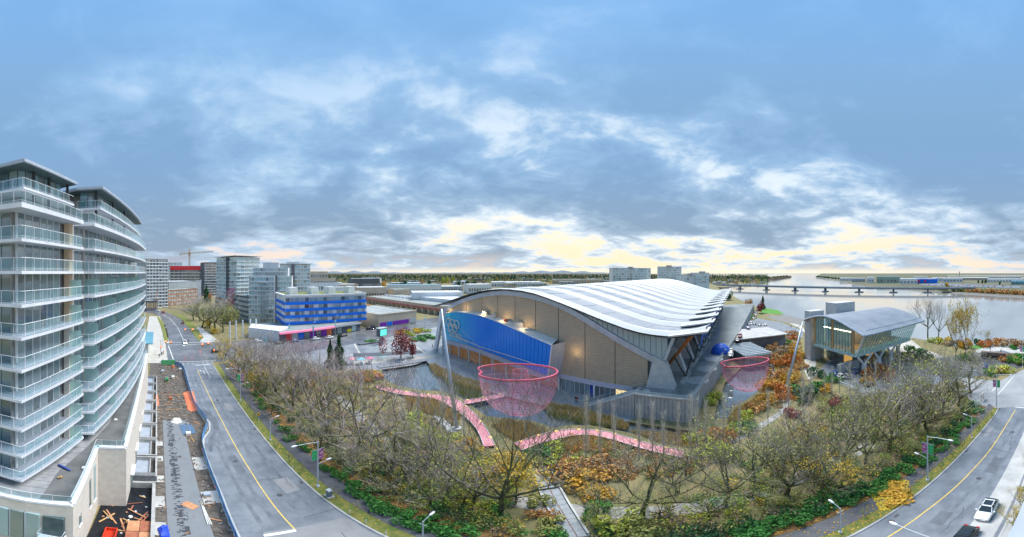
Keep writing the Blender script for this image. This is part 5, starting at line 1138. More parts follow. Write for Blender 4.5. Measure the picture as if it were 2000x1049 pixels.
undergrowth('lime_undergrowth', 'lime green patches through the left belt', beltL, 90, 'lime', .6, 2.0); undergrowth('green_undergrowth', 'green leaves through the right belt', beltR, 110, 'green', .6, 2.0, per=80); undergrowth('gold_undergrowth', 'golden patches through the left belt', beltL, 50, 'gold', .5, 1.8, per=70)
gard = [P(a, b_) for a, b_ in ((1000, 880), (1060, 905), (1060, 940), (1090, 940), (1200, 940), (1330, 930), (1400, 900), (1340, 895), (1290, 890), (1246, 878), (1180, 858), (1114, 855), (1070, 866))]
undergrowth('rust_undergrowth', 'rusty low planting below the curved pink boardwalk', gard, 130, 'rust', .4, 1.2, 1, 2.4); undergrowth('olive_undergrowth', 'olive low planting below the curved pink boardwalk', gard, 90, 'olive', .4, 1.2, 1, 2.4)
moundp = [P(a, b_) for a, b_ in ((1505, 655), (1560, 650), (1568, 700), (1565, 735), (1600, 770), (1560, 800), (1500, 800), (1480, 780), (1515, 735), (1508, 700))]
undergrowth('rust_undergrowth', 'rusty ground cover on the mound right of the small net', moundp, 150, 'rust', .4, 1.4, 1.2, 3); undergrowth('gold_undergrowth', 'golden ground cover on the mound right of the small net', moundp, 70, 'gold', .4, 1.4, 1.2, 3)
undergrowth('olive_undergrowth', 'olive shrubbery between pavilion and road on the right', [P(1600, 775), P(1690, 775), P(1800, 770), P(1890, 745), P(1900, 780), P(1800, 830), P(1700, 830), P(1600, 820)], 170, 'olive', .5, 2); undergrowth('brown_undergrowth', 'brown shrubbery between pavilion and road on the right', [P(1600, 775), P(1690, 775), P(1800, 770), P(1890, 745), P(1900, 780), P(1800, 830), P(1700, 830), P(1600, 820)], 120, 'brown', .5, 2)
def reeds(name, label, poly, n, col, h):
    V = []; Fc = []
    for x, y in scatter(poly, n, rg):
        hh = h * .8 * rg.uniform(.35, 1.25) * (.75 + .5 * abs(math.sin(x * .9) * math.cos(y * .7))); a = rg.uniform(0, 3.14); w = .05; dx_, dy_ = math.cos(a) * w, math.sin(a) * w; lx, ly = rg.uniform(-.3, .3), rg.uniform(-.3, .3); o = len(V)
        V += [(x - dx_, y - dy_, -.4), (x + dx_, y + dy_, -.4), (x + lx * .4 + dx_ * .8, y + ly * .4 + dy_ * .8, hh * .6), (x + lx * .4 - dx_ * .8, y + ly * .4 - dy_ * .8, hh * .6), (x + lx, y + ly, hh)]; Fc += [(o, o + 1, o + 2, o + 3), (o + 3, o + 2, o + 4)]
    me = bpy.data.meshes.new(name); me.from_pydata(V, [], Fc); me.materials.append(LEAF[col]); me.update(); o = meshobj(name, me); o['kind'] = 'stuff'; return tag(o, label, 'reeds')
PP = lambda *L: [P(a, b_) for a, b_ in L]
reeds('reeds', 'straw-coloured reeds between the pink boardwalk and the brook garden', PP((790, 776), (848, 782), (880, 800), (900, 815), (890, 835), (860, 815), (820, 805), (800, 795)), 5200, 'straw', 1.5)
reeds('reeds', 'brown reeds along the plaza edge of the left pond', PP((836, 712), (848, 712), (900, 736), (960, 754), (955, 768), (900, 756), (850, 730)), 3600, 'straw', 1.4)
reeds('reeds', 'brown reeds between the plaza and the pond below the arena', PP((1062, 788), (1110, 795), (1160, 806), (1215, 822), (1230, 838), (1190, 832), (1120, 818), (1070, 806)), 5200, 'straw', 1.4)
reeds('reeds', 'green reeds mixed along the pond edge below the arena', PP((1062, 790), (1160, 808), (1230, 832), (1180, 834), (1075, 812)), 2400, 'olive', 1.2)
reeds('reeds', 'tan reeds on the small bank in front of the big net', PP((960, 832), (985, 822), (1035, 828), (1062, 838), (1075, 850), (1045, 862), (1010, 866), (985, 850)), 4600, 'straw', 1.3)
reeds('reeds', 'tan reeds inside the curve of the pink boardwalk', PP((1070, 866), (1114, 856), (1147, 853), (1180, 858), (1215, 868), (1200, 885), (1130, 882), (1080, 885)), 4600, 'straw', 1.2)
reeds('reeds', 'thin reeds standing in the water of the left pond', PP((862, 735), (940, 770), (950, 785), (905, 775), (885, 765)), 1300, 'olive', 1.2)
reeds('reeds', 'pale reeds at the near end of the small net pond', PP((1420, 826), (1432, 803), (1455, 792), (1485, 772), (1495, 780), (1470, 810), (1440, 826)), 2600, 'straw', 1.3)
reeds('reeds', 'golden reeds beyond the boardwalk at the right', PP((1230, 842), (1300, 846), (1350, 852), (1390, 850), (1395, 880), (1340, 874), (1280, 862)), 3600, 'straw', 1.2)
# fallen leaves along the footpath and verge
C = []
for x, y in scatter([(-100, 20.2), (66, 19.2), (66, 25), (0, 26), (-60, 27), (-104, 29)], 5200, rg):
    if 21 < y < 23.3 and rg.random() < (.9 if x < 8 else .6): continue
    if x < 0 and y < 23 and rg.random() < .75: continue
    C.append((x, y, .13 + rg.random() * .02))
o = meshobj('fallen_leaves', quads_mesh('fallen_leaves', C, NR.uniform(.09, .22, len(C)), LEAF['gold'], flat=.93)); o['kind'] = 'stuff'; tag(o, 'fallen golden leaves along the footpath and verge', 'leaves')
C = [(x, y, .13 + rg.random() * .02) for x, y in scatter(PP((1700, 965), (1740, 935), (1775, 940), (1775, 985), (1720, 1000)), 1500, rg)]
o = meshobj('fallen_leaves', quads_mesh('fallen_leaves', C, NR.uniform(.12, .28, len(C)), LEAF['yellow'], flat=.9)); o['kind'] = 'stuff'; tag(o, 'thick drift of yellow fallen leaves across the right footpath', 'leaves')
# young saplings with stakes on the verges
for i, (px_, py_) in enumerate(((1938, 822), (1925, 828), (1912, 842), (1880, 874), (1860, 893), (1838, 917), (1774, 968), (1692, 1012))):
    x, y = P(px_, py_); plant_tree(THIN[i % 3], x, y, 2.6, f'young staked sapling on the right verge, {ORD[i]} from the river end', 'sapling', 'sapling', 'saplings on the right verge', wide=.5, twig=TWIG['grey'])
for i, (px_, py_) in enumerate(((456, 738), (472, 765), (484, 800), (497, 818), (540, 878), (565, 905), (590, 924), (657, 975), (695, 1003))):
    x, y = P(px_, py_); plant_tree(THIN[i % 3], x, y, 2.4, f'young sapling on the left verge, {ORD[i]} from the crossing', 'sapling', 'sapling', 'saplings on the left verge', wide=.5, twig=TWIG['mauve'])
# far woods: thousands of crowns out to the horizon
def woods(name, label, spots, col, hr, per=34, ls=2.2, cone=False):
    C = []; S = []
    for x, y in spots:
        h = rg.uniform(*hr); d = math.hypot(x, y); n = per
        if cone:
            f = NR.random(n) ** .7; z = h * (1 - f); r = h * .2 * f; a = NR.uniform(0, 6.28, n); p = np.stack([r * np.cos(a), r * np.sin(a), z], 1)
        else: p = SHB[rg.randrange(4)][NR.integers(0, 700, n)] * np.array([h * .42, h * .42, h])
        C.append(p + np.array([x, y, -.2])); S.append(NR.uniform(.6, 1.3, n) * ls * (1 if d < 1500 else 1.7))
    o = meshobj(name, quads_mesh(name, np.concatenate(C), np.concatenate(S), LEAF[col])); o['kind'] = 'stuff'; return tag(o, label, 'woods')
def farspots(n, x0, x1, y0, y1):
    out = []
    for _ in range(n):
        py_ = y0 + (y1 - y0) * rg.random() ** 1.15; out.append(P(rg.uniform(x0, x1), py_))
    return out
woods('far_conifers', 'dark conifer woods stretching to the horizon', farspots(2600, 540, 1500, 534.6, 551), 'dark', (13, 24), cone=True)
woods('far_woods', 'brown leafless woods stretching to the horizon', farspots(1200, 560, 1480, 535.0, 552), 'brown', (9, 16))
woods('far_olive_woods', 'olive green woods between the far roofs', farspots(1100, 560, 1500, 535.2, 554), 'olive', (9, 16))
woods('far_golden_trees', 'scattered golden trees in the far woods', farspots(120, 560, 1480, 537, 556), 'gold', (8, 14))
woods('far_woods', 'dark woods and hedges behind the towers at the left', farspots(260, 285, 620, 540, 556), 'dark', (10, 18), cone=True)
woods('far_shore_woods', 'low trees along the far left river shore', [lerp(P(1402, 560), P(1545, 541), rg.random() ** .6) for _ in range(160)], 'brown', (5, 11)); woods('far_shore_woods', 'dark trees along the far left river shore', [(lambda p: (p[0] - rg.uniform(5, 60), p[1] + rg.uniform(0, 40)))(lerp(P(1402, 560), P(1545, 541), rg.random() ** .6)) for _ in range(200)], 'dark', (7, 15), cone=True)
woods('island_scrub', 'brown scrub along the island bank', [(lambda p: (p[0] + rg.uniform(2, 14), p[1] + rg.uniform(0, 8)))(lerp(P(1888, 571), P(2010, 577), rg.random())) for _ in range(110)], 'rust', (4, 9), ls=1.6); woods('island_scrub', 'olive scrub along the island bank', [(lambda p: (p[0] + rg.uniform(2, 30), p[1] + rg.uniform(0, 8)))(lerp(P(1800, 566), P(2010, 576), rg.random())) for _ in range(110)], 'olive', (3, 7), ls=1.6)
woods('island_trees', 'dark low trees on the far point of the island', [lerp(P(1594, 540.8), P(1660, 548), rg.random()) for _ in range(70)], 'dark', (6, 12))
for i, (px_, py_, h, w) in enumerate(((865, 553, 20, 16), (872, 553, 22, 26), (884, 553, 20, 16))): leafy_tree('poplar', f'tall yellow-green poplar far behind the arena, {ORD[i]} from the left', px_, py_, h, w * .6, 'lime', 900, .05, 1.5, seed=20 + i)
for i, (px_, py_, h, w, c) in enumerate(sorted(((748, 560, 14, 24, 'gold'), (925, 566, 20, 20, 'dark'), (912, 560, 17, 14, 'dark'), (896, 558, 18, 12, 'dark'), (945, 556, 13, 14, 'brown'), (970, 549, 14, 18, 'yellow'), (1047, 548, 12, 16, 'yellow'), (1117, 546, 12, 16, 'yellow'), (822, 556, 11, 12, 'orange'), (640, 587, 8, 18, 'red'), (722, 606, 5, 8, 'orange'), (700, 566, 15, 20, 'dark'), (790, 561, 16, 18, 'dark'), (806, 560, 18, 14, 'dark'), (838, 558, 17, 14, 'dark'), (855, 560, 12, 20, 'brown'), (740, 580, 8, 16, 'brown'), (765, 580, 8, 18, 'brown'), (785, 582, 8, 12, 'dark'), (800, 576, 8, 14, 'gold'), (845, 575, 7, 12, 'gold'), (870, 576, 7, 14, 'gold'), (1415, 552, 14, 24, 'olive'), (1850, 560, 9, 12, 'gold'), (1871, 550, 11, 10, 'dark'), (1911, 553, 11, 8, 'dark'), (1919, 553, 10, 8, 'dark'), (1925, 553, 11, 10, 'dark'), (1953, 556, 9, 8, 'dark')))):
    x, y = P(px_, py_); C_ = {'gold': 'golden', 'dark': 'dark green', 'brown': 'brown leafless', 'yellow': 'yellow', 'orange': 'orange', 'red': 'dull red', 'olive': 'olive'}[c]
    where = 'on the island across the river' if px_ > 1600 else 'among the low roofs left of the arena' if py_ > 565 else 'in the far woods behind the arena'
    leafy_tree('far_tree', f'{C_} tree {where}, {ORD[i]} distant one', px_, py_, h, w * .8, c, 420, .06, 1.5, seed=40 + i)
# ------------------------------------------------------------------ buildings of the town
UB = MB().box(-.5, -.5, 0, .5, .5, 1).mesh('unit_pane', MATS['tower_glass'])
W_teal = windowmat('town_glass_teal', (.22, .42, .48), (.48, .66, .69)); W_dark = windowmat('town_glass_dark', (.04, .06, .08), (.16, .20, .23)); W_pale = windowmat('town_glass_pale', (.25, .36, .42), (.50, .60, .64))
C_white = mat('town_white', (.74, .76, .78), .7, var=.08, scale=.3); C_grey = mat('town_grey', (.40, .44, .47), .75, var=.1, scale=.2); C_brick = mat('town_brick', (.32, .17, .11), .85, col2=(.42, .25, .17), scale=.4); C_tan = mat('town_tan', (.58, .49, .38), .8, var=.1, scale=.15)
C_dk = mat('town_dark', (.12, .13, .15), .7, var=.15, scale=.3); C_blue = mat('cobalt_panel', (.0, .17, .80), .5, var=.08, scale=.2); C_roofg = mat('gravel_roof', (.22, .25, .25), .9, col2=(.33, .35, .34), scale=.1); C_pink = mat('pink_sign', (.85, .25, .40), .5, emit=((1, .3, .45), .3)); C_red = mat('red_wrap', (.72, .04, .05), .6, var=.1, scale=.4)
C_roofw = mat('white_roof', (.66, .69, .72), .6, var=.08, scale=.1); C_teal = mat('teal_roof', (.12, .30, .38), .5, var=.1, scale=.1); C_purp = mat('purple_banner', (.22, .03, .42), .5, var=.15, scale=.3); C_green = mat('town_green', (.32, .42, .34), .6)
def frame2(A, B):
    u = Vector((B[0] - A[0], B[1] - A[1])); L = u.length; u.normalize(); n = Vector((u.y, -u.x))
    if n.dot(Vector(A)) > 0: n = -n           # outward, towards the street
    return u, n, L
def face(parent, A, B, z0, z1, floors, bays, wm, wf=.7, hf=.6, slabm=None, slabd=.5, joined=False, sill=.25):
    """window grid on one face; slabs as balcony bands"""
    u, n, L = frame2(A, B); fh = (z1 - z0) / floors; bw = L / bays; ang = math.atan2(u.y, u.x); w0 = wloc(parent)
    for f in range(floors):
        z = z0 + f * fh + fh * sill
        J_ = MB()
        for k in range(bays):
            c = Vector(A) + u * (k + .5) * bw + n * .06
            if joined:
                h_ = bw * wf / 2; a, b_ = c - u * h_, c + u * h_; J_.quad((a.x, a.y, z), (b_.x, b_.y, z), (b_.x, b_.y, z + fh * hf), (a.x, a.y, z + fh * hf))
            else: meshobj('window', UB, parent, (c.x - w0[0], c.y - w0[1], z - w0[2]), ang, (bw * wf, .12, fh * hf), m=wm)
        if joined: J_.build('window_row', wm, parent, kind='stuff')
        if slabm is not None:
            a, b_ = Vector(A) + n * slabd * .5, Vector(B) + n * slabd * .5; zz = z0 + f * fh + .15
            MB().bar((a.x, a.y, zz + .2), (b_.x, b_.y, zz + .2), slabd, .7).build('floor_band', slabm, parent)
def block(parent, A, B, depth, z0, z1, m, roofm=None, name='wall'):
    u, n, L = frame2(A, B); C = (B[0] - n.x * depth, B[1] - n.y * depth); D = (A[0] - n.x * depth, A[1] - n.y * depth)
    MB().prism([A, B, C, D], z0, z1).build(name, m, parent)
    if roofm is not None: MB().poly([lerp(p, C if i == 0 else A, .01) for i, p in enumerate((A, B, C, D))], z1 + .02).build('roof', roofm, parent)
    return A, B, C, D
def bld(name, label, px0, r0, px1, r1, depth, ztop, m, floors=0, bays=0, wm=None, roofm=C_roofg, cat_='building', sides=1, z0=0., group=None, parapet=True, **kw):
    A, B = PR(px0, r0), PR(px1, r1); t_ = thing(name, label, cat_, (*lerp(A, B, .5), 0), group)
    A, B, C, D = block(t_, A, B, depth, 0, ztop, m, roofm)
    if floors:
        face(t_, A, B, z0, ztop - .4, floors, bays, wm, **kw)
        sb = max(2, int(bays * depth / math.dist(A, B)))
        if sides & 1: face(t_, B, C, z0, ztop - .4, floors, sb, wm, **kw)
        if sides & 2: face(t_, D, A, z0, ztop - .4, floors, sb, wm, **kw)
    if parapet:
        b = MB()
        for a, c in ((A, B), (B, C), (D, A)): b.bar((*a, ztop + .2), (*c, ztop + .2), .5, .5)
        b.build('parapet', m, t_)
    return t_, (A, B, C, D)
def plant_box(parent, A, B, f, w, d, z, h, m):
    c = lerp(A, B, f); MB().box(c[0] - w / 2, c[1] - d / 2, z, c[0] + w / 2, c[1] + d / 2, z + h).build('roof_plant', m, parent)
t1, q1 = bld('apartment_block', 'grey-white apartment tower with dark windows just right of the curved tower', 286, 280, 328, 292, 22, ZR(506, 285), C_grey, 15, 7, W_dark, slabm=C_white, slabd=.25); 
t2, q2 = bld('tower_under_construction', 'unfinished concrete tower with red wrapped top beneath the crane', 332, 470, 404, 470, 30, ZR(520, 470), C_tan, 9, 9, W_dark, slabm=C_white, slabd=1.2, wf=.8)
b = MB(); A, B = q2[0], q2[1]; u, n, L = frame2(A, B); a, c = Vector(A) + n * 1.4, Vector(B) + n * 1.4; b.bar((a.x, a.y, ZR(523.5, 470)), (c.x, c.y, ZR(523.5, 470)), .6, 6.2); b.build('red_wrap', C_red, t2)
bld('apartment_block', 'pale apartment block half hidden behind the unfinished tower', 328, 520, 356, 520, 20, ZR(513, 520), C_white, 12, 5, W_pale, joined=True)
bld('apartment_block', 'white and navy striped apartment tower between crane and teal towers', 399, 425, 424, 430, 25, ZR(513, 428), C_dk, 13, 4, W_dark, slabm=C_white, slabd=.5, wf=.8)
# tower crane
cr = thing('tower_crane', 'yellow tower crane rising behind the red wrapped tower', 'crane', (*PR(370, 490), 0)); cxy = PR(370, 490); M_cr = mat('crane_yellow', (.45, .30, .12), .5)
def lattice(mb, a, b_, w, k):
    a, b_ = Vector(a), Vector(b_); d = (b_ - a).normalized(); s = d.orthogonal().normalized() * w / 2; r_ = d.cross(s)
    cs = [s + r_, s - r_, -s - r_, -s + r_]
    for c in cs: mb.bar(a + c, b_ + c, .3, .3)
    for i in range(k):
        p, q_ = a.lerp(b_, i / k), a.lerp(b_, (i + 1) / k)
        for j in range(4): mb.bar(p + cs[j], q_ + cs[(j + 1) % 4], .18, .18)
zc_, zt = ZR(496, 490), ZR(487, 490)
b = MB(); lattice(b, (*cxy, 0), (*cxy, zt), 2.2, 16); b.build('mast', M_cr, cr)
j0, j1 = PR(352, 490), PR(417, 490); b = MB(); lattice(b, (*j0, zc_), (*j1, zc_ + 4), 1.6, 18); b.build('jib', M_cr, cr)
b = MB(); b.bar((*cxy, zt), (*lerp(cxy, j1, .7), zc_ + 2.8), .15, .15); b.bar((*cxy, zt), (*j0, zc_), .15, .15); b.build('tie', M_dark, cr); MB().box(j0[0] - 2, j0[1] - 1, zc_ - 2.5, j0[0] + 2, j0[1] + 1, zc_).build('counterweight', C_grey, cr); MB().box(cxy[0] - 1.2, cxy[1] - 1.2, zc_ - 2.4, cxy[0] + 1.2, cxy[1] + 1.2, zc_ - .2).build('cab', M_orng, cr)
bld('terrace_block', 'low red-brick terrace with pale window bays beyond the street bend', 306, 285, 386, 330, 16, ZR(566, 310), C_brick, 4, 16, W_pale, wf=.6, hf=.55)
bld('metal_building', 'grey metal-clad hall behind the brick terrace', 330, 370, 386, 395, 40, ZR(550, 380), C_grey, roofm=C_roofw)
bld('end_wall_building', 'tall white blank end wall beside the dark conifer', 384, 345, 393, 345, 14, ZR(548, 345), C_white); bld('shop_block', 'dark shopfront with lit signs at the foot of the grey tower', 286, 262, 308, 266, 14, ZR(588, 264), C_dk, 1, 5, windowmat('lit_shopfront', (.3, .25, .15), (.5, .35, .2), lit=(1, .7, .3)), sides=0)
bld('low_building', 'low grey building at the foot of the curved tower beyond the site', 287, 190, 299, 150, 14, ZR(655, 160), C_grey, 1, 5, W_teal, roofm=C_roofg, sides=0)
tb = thing('glass_canopy_block', 'small glazed block with canopy beside the far end of the site', 'building', (-118, -4, 0)); MB().box(-134, -12, 0, -112, -3.5, 6.5).build('wall', C_white, tb)
for i in range(7): MB().box(-132 + i * 2.8, -3.55, .5, -129.6 + i * 2.8, -3.4, 5.5).build('window', W_teal, tb)
MB().box(-134, -5, 6.5, -111, -1.6, 6.8).build('canopy', C_teal, tb)
# teal glass towers
def teal_tower(label, px0, r0, px1, r1, depth, ztop, floors, bays, sides=1, z0=0., name='glass_tower', **kw):
    t_, q_ = bld(name, label, px0, r0, px1, r1, depth, ztop, C_white, floors, bays, W_teal, cat_='apartment building', sides=sides, z0=z0, slabm=C_white, slabd=.6, wf=.84, hf=.72, sill=.18, **kw); return t_, q_
t6, q6 = teal_tower('tall teal glass tower with thin flat roof, left of the stepped tower', 423, 262, 462, 236, 24, ZR(504, 248), 15, 8)
A, B, C, D = q6; ex = lambda p, c, f: lerp(c, p, f); cc = lerp(A, C, .5)
MB().prism([ex(p, cc, 1.14) for p in q6], ZR(504, 248) + 1.2, ZR(504, 248) + 1.6).build('roof_plate', C_white, t6); MB().prism([ex(p, cc, .7) for p in q6], ZR(504, 248), ZR(499.5, 248)).build('roof_house', C_grey, t6)
for f in (.55, .62): p = lerp(A, B, f); MB().bar((p[0] * .997, p[1] * .997, 0), (p[0] * .997, p[1] * .997, ZR(503, 245)), 1.6, 1.0).build('dark_fin', C_dk, t6)
bld('podium_block', 'brown-framed podium with window grid below the tall teal tower', 420, 252, 446, 232, 10, ZR(584, 240), C_brick, 4, 9, W_pale, sides=0, wf=.66, hf=.6)
t7, q7 = teal_tower('stepped teal glass tower in the middle of the cluster', 486, 199, 570, 196, 26, ZR(540.5, 197), 10, 15, 2)
A, B, C, D = q7; MB().prism([ex(p, lerp(A, C, .5), .82) for p in q7], ZR(540.5, 197), ZR(523, 206)).build('setback_storey', C_white, t7)
AA, BB = [ex(p, lerp(A, C, .5), .83) for p in (A, B)]; face(t7, AA, BB, ZR(540, 200), ZR(524, 204), 2, 14, W_pale, .85, .7, slabm=C_white, slabd=.6)
MB().prism([ex(p, lerp(A, C, .48), .38) for p in q7], ZR(524, 206), ZR(513, 208)).build('roof_house', C_grey, t7)
for f in (.6, .64): p = lerp(A, B, f); MB().bar((p[0] * .994, p[1] * .994, 0), (p[0] * .994, p[1] * .994, ZR(538, 196)), 1.1, 1.0).build('dark_fin', C_dk if f > .61 else C_white, t7)
for k in range(9): p = lerp(A, B, .36); u, n, L = frame2(A, B); z = 3 + k * 3; MB().prism([(p[0] - u.x * 3, p[1] - u.y * 3), (p[0] + u.x * 3, p[1] + u.y * 3), (p[0] + u.x * 2.6 + n.x * 1.8, p[1] + u.y * 2.6 + n.y * 1.8), (p[0] - u.x * 2.6 + n.x * 1.8, p[1] - u.y * 2.6 + n.y * 1.8)], z, z + .9).build('balcony', C_grey, t7)
bld('podium_block', 'dark-framed podium with pale window grid left of the stepped tower', 453, 226, 487, 199, 10, ZR(578, 212), C_dk, 5, 9, W_pale, sides=0, wf=.66, hf=.6)
t8, q8 = teal_tower('flat-roofed teal glass tower behind the blue striped block', 548, 252, 606, 256, 22, ZR(517.5, 254), 13, 9)
A, B, C, D = q8; MB().prism([ex(p, lerp(A, C, .5), 1.12) for p in q8], ZR(517.5, 254) + .8, ZR(517.5, 254) + 1.2).build('roof_plate', C_white, t8); p = lerp(A, B, .42); MB().prism([ex(p_, lerp(A, C, .45), .4) for p_ in q8], ZR(518, 254), ZR(511, 254)).build('roof_house', C_grey, t8); MB().bar((p[0] * .996, p[1] * .996, 0), (p[0] * .996, p[1] * .996, ZR(515, 252)), 2.2, 1.0).build('dark_fin', C_dk, t8)
# pink-red lattice screen between the podiums
pk = thing('lattice_screen', 'pink-red steel lattice screen between the two podium blocks', 'lattice', (*PR(452, 222), 0)); b = MB()
for i in range(7):
    p, q_ = PR(446 + i * 2, 223), PR(446 + ((i * 5) % 7) * 2, 223); b.bar((*p, 0), (*q_, ZR(562, 223)), .35, .35)
b.bar((*PR(445, 223), ZR(575, 223)), (*PR(460, 223), ZR(566, 223)), .4, .4); b.bar((*PR(446, 223), 4), (*PR(459, 223), 4), .4, .4); b.build('lattice', mat('magenta_steel', (.45, .08, .18), .5), pk)
# blue striped residential block over shops
A, B = PR(557, 161), PR(714, 179); bc = thing('striped_block', 'cobalt blue and white striped apartment block over a row of shops', 'apartment building', (*lerp(A, B, .5), 0))
A, B, C, D = block(bc, A, B, 24, 5.2, ZR(577, 161), C_white, M_grass); u, n, L = frame2(A, B); zt_ = ZR(577, 161)
FL = [5.6, 9.3, 13.0, 16.7, 20.2]
for f in range(4):
    z0_, z1_ = FL[f], FL[f + 1]
    if f < 3 or True:
        for (a, c, off) in ((A, B, 1.0), (D, A, .5)):
            uu, nn, LL = frame2(a, c)
            if f < 4: MB().bar((a[0] + nn.x * off - uu.x * (1 if off == 1 else 0), a[1] + nn.y * off, z0_ + .45), (c[0] + nn.x * off, c[1] + nn.y * off, z0_ + .45), .5, 1.5).build('blue_band', C_blue, bc)
    for k in range(18):
        p = Vector(A) + u * L * (k + .5) / 18 + n * .1; wp = f < 3 and k % 3 == (f % 2)
        w0 = wloc(bc); meshobj('window', UB, bc, (p.x - w0[0], p.y - w0[1], z0_ + 1.25 - w0[2]), math.atan2(u.y, u.x), (L / 18 * .86, .2, z1_ - z0_ - 1.3), m=W_pale if k % 4 else W_dark) if not wp else MB().bar((p.x - u.x * 1.1, p.y - u.y * 1.1, z0_ + 2.2), (p.x + u.x * 1.1, p.y + u.y * 1.1, z0_ + 2.2), .6, 2.2).build('white_panel', C_white, bc)
        if k % 3 == 2 and f < 3: q_ = p + u * L / 36 + n * .6; MB().bar((q_.x, q_.y, z0_), (q_.x, q_.y, z1_), .3, .3).build('fin', C_white, bc)
for a, c in ((A, B), (D, A)): uu, nn, LL = frame2(a, c); MB().bar((a[0] + nn.x * .3, a[1] + nn.y * .3, zt_ - .1), (c[0] + nn.x * .3, c[1] + nn.y * .3, zt_ - .1), 1.4, .8).build('cornice', C_white, bc)
for z0_ in (7.2, 10.9, 14.6): uu, nn, LL = frame2(D, A); p, q_ = lerp(D, A, .72), lerp(D, A, .98); MB().bar((p[0] + nn.x * .3, p[1] + nn.y * .3, z0_), (q_[0] + nn.x * .3, q_[1] + nn.y * .3, z0_), .3, 2.2).build('white_panel', C_white, bc)
for f in (.12, .38, .6, .86): plant_box(bc, lerp(A, D, .35), lerp(B, C, .35), f, 5, 5, zt_, 4, C_white)
# shops under it
S0, S1 = P(545, 668), P(704, 645); sh = thing('shop_row', 'row of shops with pink fascia and coloured posters under the striped block', 'shops', (*lerp(S0, S1, .5), 0)); u, n, L = frame2(S0, S1)
block(sh, S0, S1, 26, 0, 5.0, C_dk, C_roofg); cols_ = [C_dk, C_red, W_teal, C_blue, W_teal, C_purp, W_dark, C_purp, M_orng, W_dark, W_teal, C_dk, mat('yellow_sign', (.85, .7, .05), .5), W_teal, W_dark]
for k in range(15):
    p = Vector(S0) + u * L * (k + .5) / 15 + n * .15; w0 = wloc(sh); meshobj('shopfront', UB, sh, (p.x - w0[0], p.y - w0[1], .4), math.atan2(u.y, u.x), (L / 15 * .88, .3, 3.2 if k != 12 else 1.6), m=cols_[k])
a, c = Vector(S0) + n * .9, Vector(S0) + u * L * .62 + n * .9; MB().bar((a.x, a.y, 4.5), (c.x, c.y, 4.5), 1.6, .9).build('pink_fascia', C_pink, sh); c2 = Vector(S1) + n * .6; MB().bar((c.x + u.x * .5, c.y + u.y * .5, 4.4), (c2.x, c2.y, 4.4), 1.0, .7).build('grey_fascia', C_grey, sh)
MB().prism([(a.x - n.x * 1, a.y - n.y * 1), (a.x - u.x * 10 - n.x * 16, a.y - u.y * 10 - n.y * 16), (a.x - u.x * 4 - n.x * 26, a.y - u.y * 4 - n.y * 26), (a.x + u.x * 10 - n.x * 8, a.y + u.y * 10 - n.y * 8)], 0, 5.6).build('corner_wing', C_white, sh)
# tan store with purple banners
A, B = P(740, 642), P(813, 631); ts, qs = thing('tan_store', 'flat tan store with purple banners on its front wall', 'store', (*lerp(A, B, .5), 0)), None
A, B, C, D = block(ts, A, B, 46, 0, ZR(616, 177), C_tan, C_roofg); u, n, L = frame2(A, B)
for k, (f0, f1, m) in enumerate(((.03, .18, C_purp), (.2, .33, C_blue), (.35, .78, C_purp), (.82, .98, W_pale))):
    p, q_ = Vector(A) + u * L * f0 + n * .12, Vector(A) + u * L * f1 + n * .12; MB().bar((p.x, p.y, 2.3), (q_.x, q_.y, 2.3), .2, 2.6).build('banner', m, ts)
for k in range(5): p, q_ = lerp(lerp(A, D, .2 + .15 * k), lerp(B, C, .2 + .15 * k), .1), lerp(lerp(A, D, .2 + .15 * k), lerp(B, C, .2 + .15 * k), .9); MB().bar((*p, ZR(616, 177) + .06), (*q_, ZR(616, 177) + .06), .7, .06).build('roof_seam', C_roofw, ts)
b = MB()
for a, c in ((A, B), (D, A), (B, C)): b.bar((*a, ZR(616, 177) + .3), (*c, ZR(616, 177) + .3), .6, .6)
b.build('parapet', C_tan, ts)
# long mall
ml, qm = bld('mall', 'long tan shopping mall with dark red stripe left of the arena', 716, 335, 866, 232, 50, 7.2, C_tan, 1, 16, W_dark, cat_='mall', sides=0, wf=.8, hf=.4, sill=.05)
A, B = qm[0], qm[1]; u, n, L = frame2(A, B); a, c = Vector(A) + n * 1.2, Vector(B) + n * 1.2; MB().bar((a.x, a.y, 4.6), (c.x, c.y, 4.6), 2.4, .5).build('red_stripe', mat('dark_red_trim', (.38, .03, .05), .5), ml)
for k in range(17): p = Vector(A) + u * L * k / 16 + n * 2; MB().bar((p.x, p.y, 0), (p.x, p.y, 4.4), .8, .8).build('pillar', C_tan, ml)
p0 = lerp(A, qm[3], .45); p1 = lerp(B, qm[2], .45)
MB().prism([lerp(p0, p1, .55), lerp(p0, p1, 1.0), lerp(qm[3], qm[2], 1.0), lerp(qm[3], qm[2], .55)], 7.2, 10.5).build('raised_roof', C_roofw, ml)
for k in range(9): plant_box(ml, p0, p1, .05 + .055 * k, 3, 2.4, 7.2, 1.6, C_roofw)
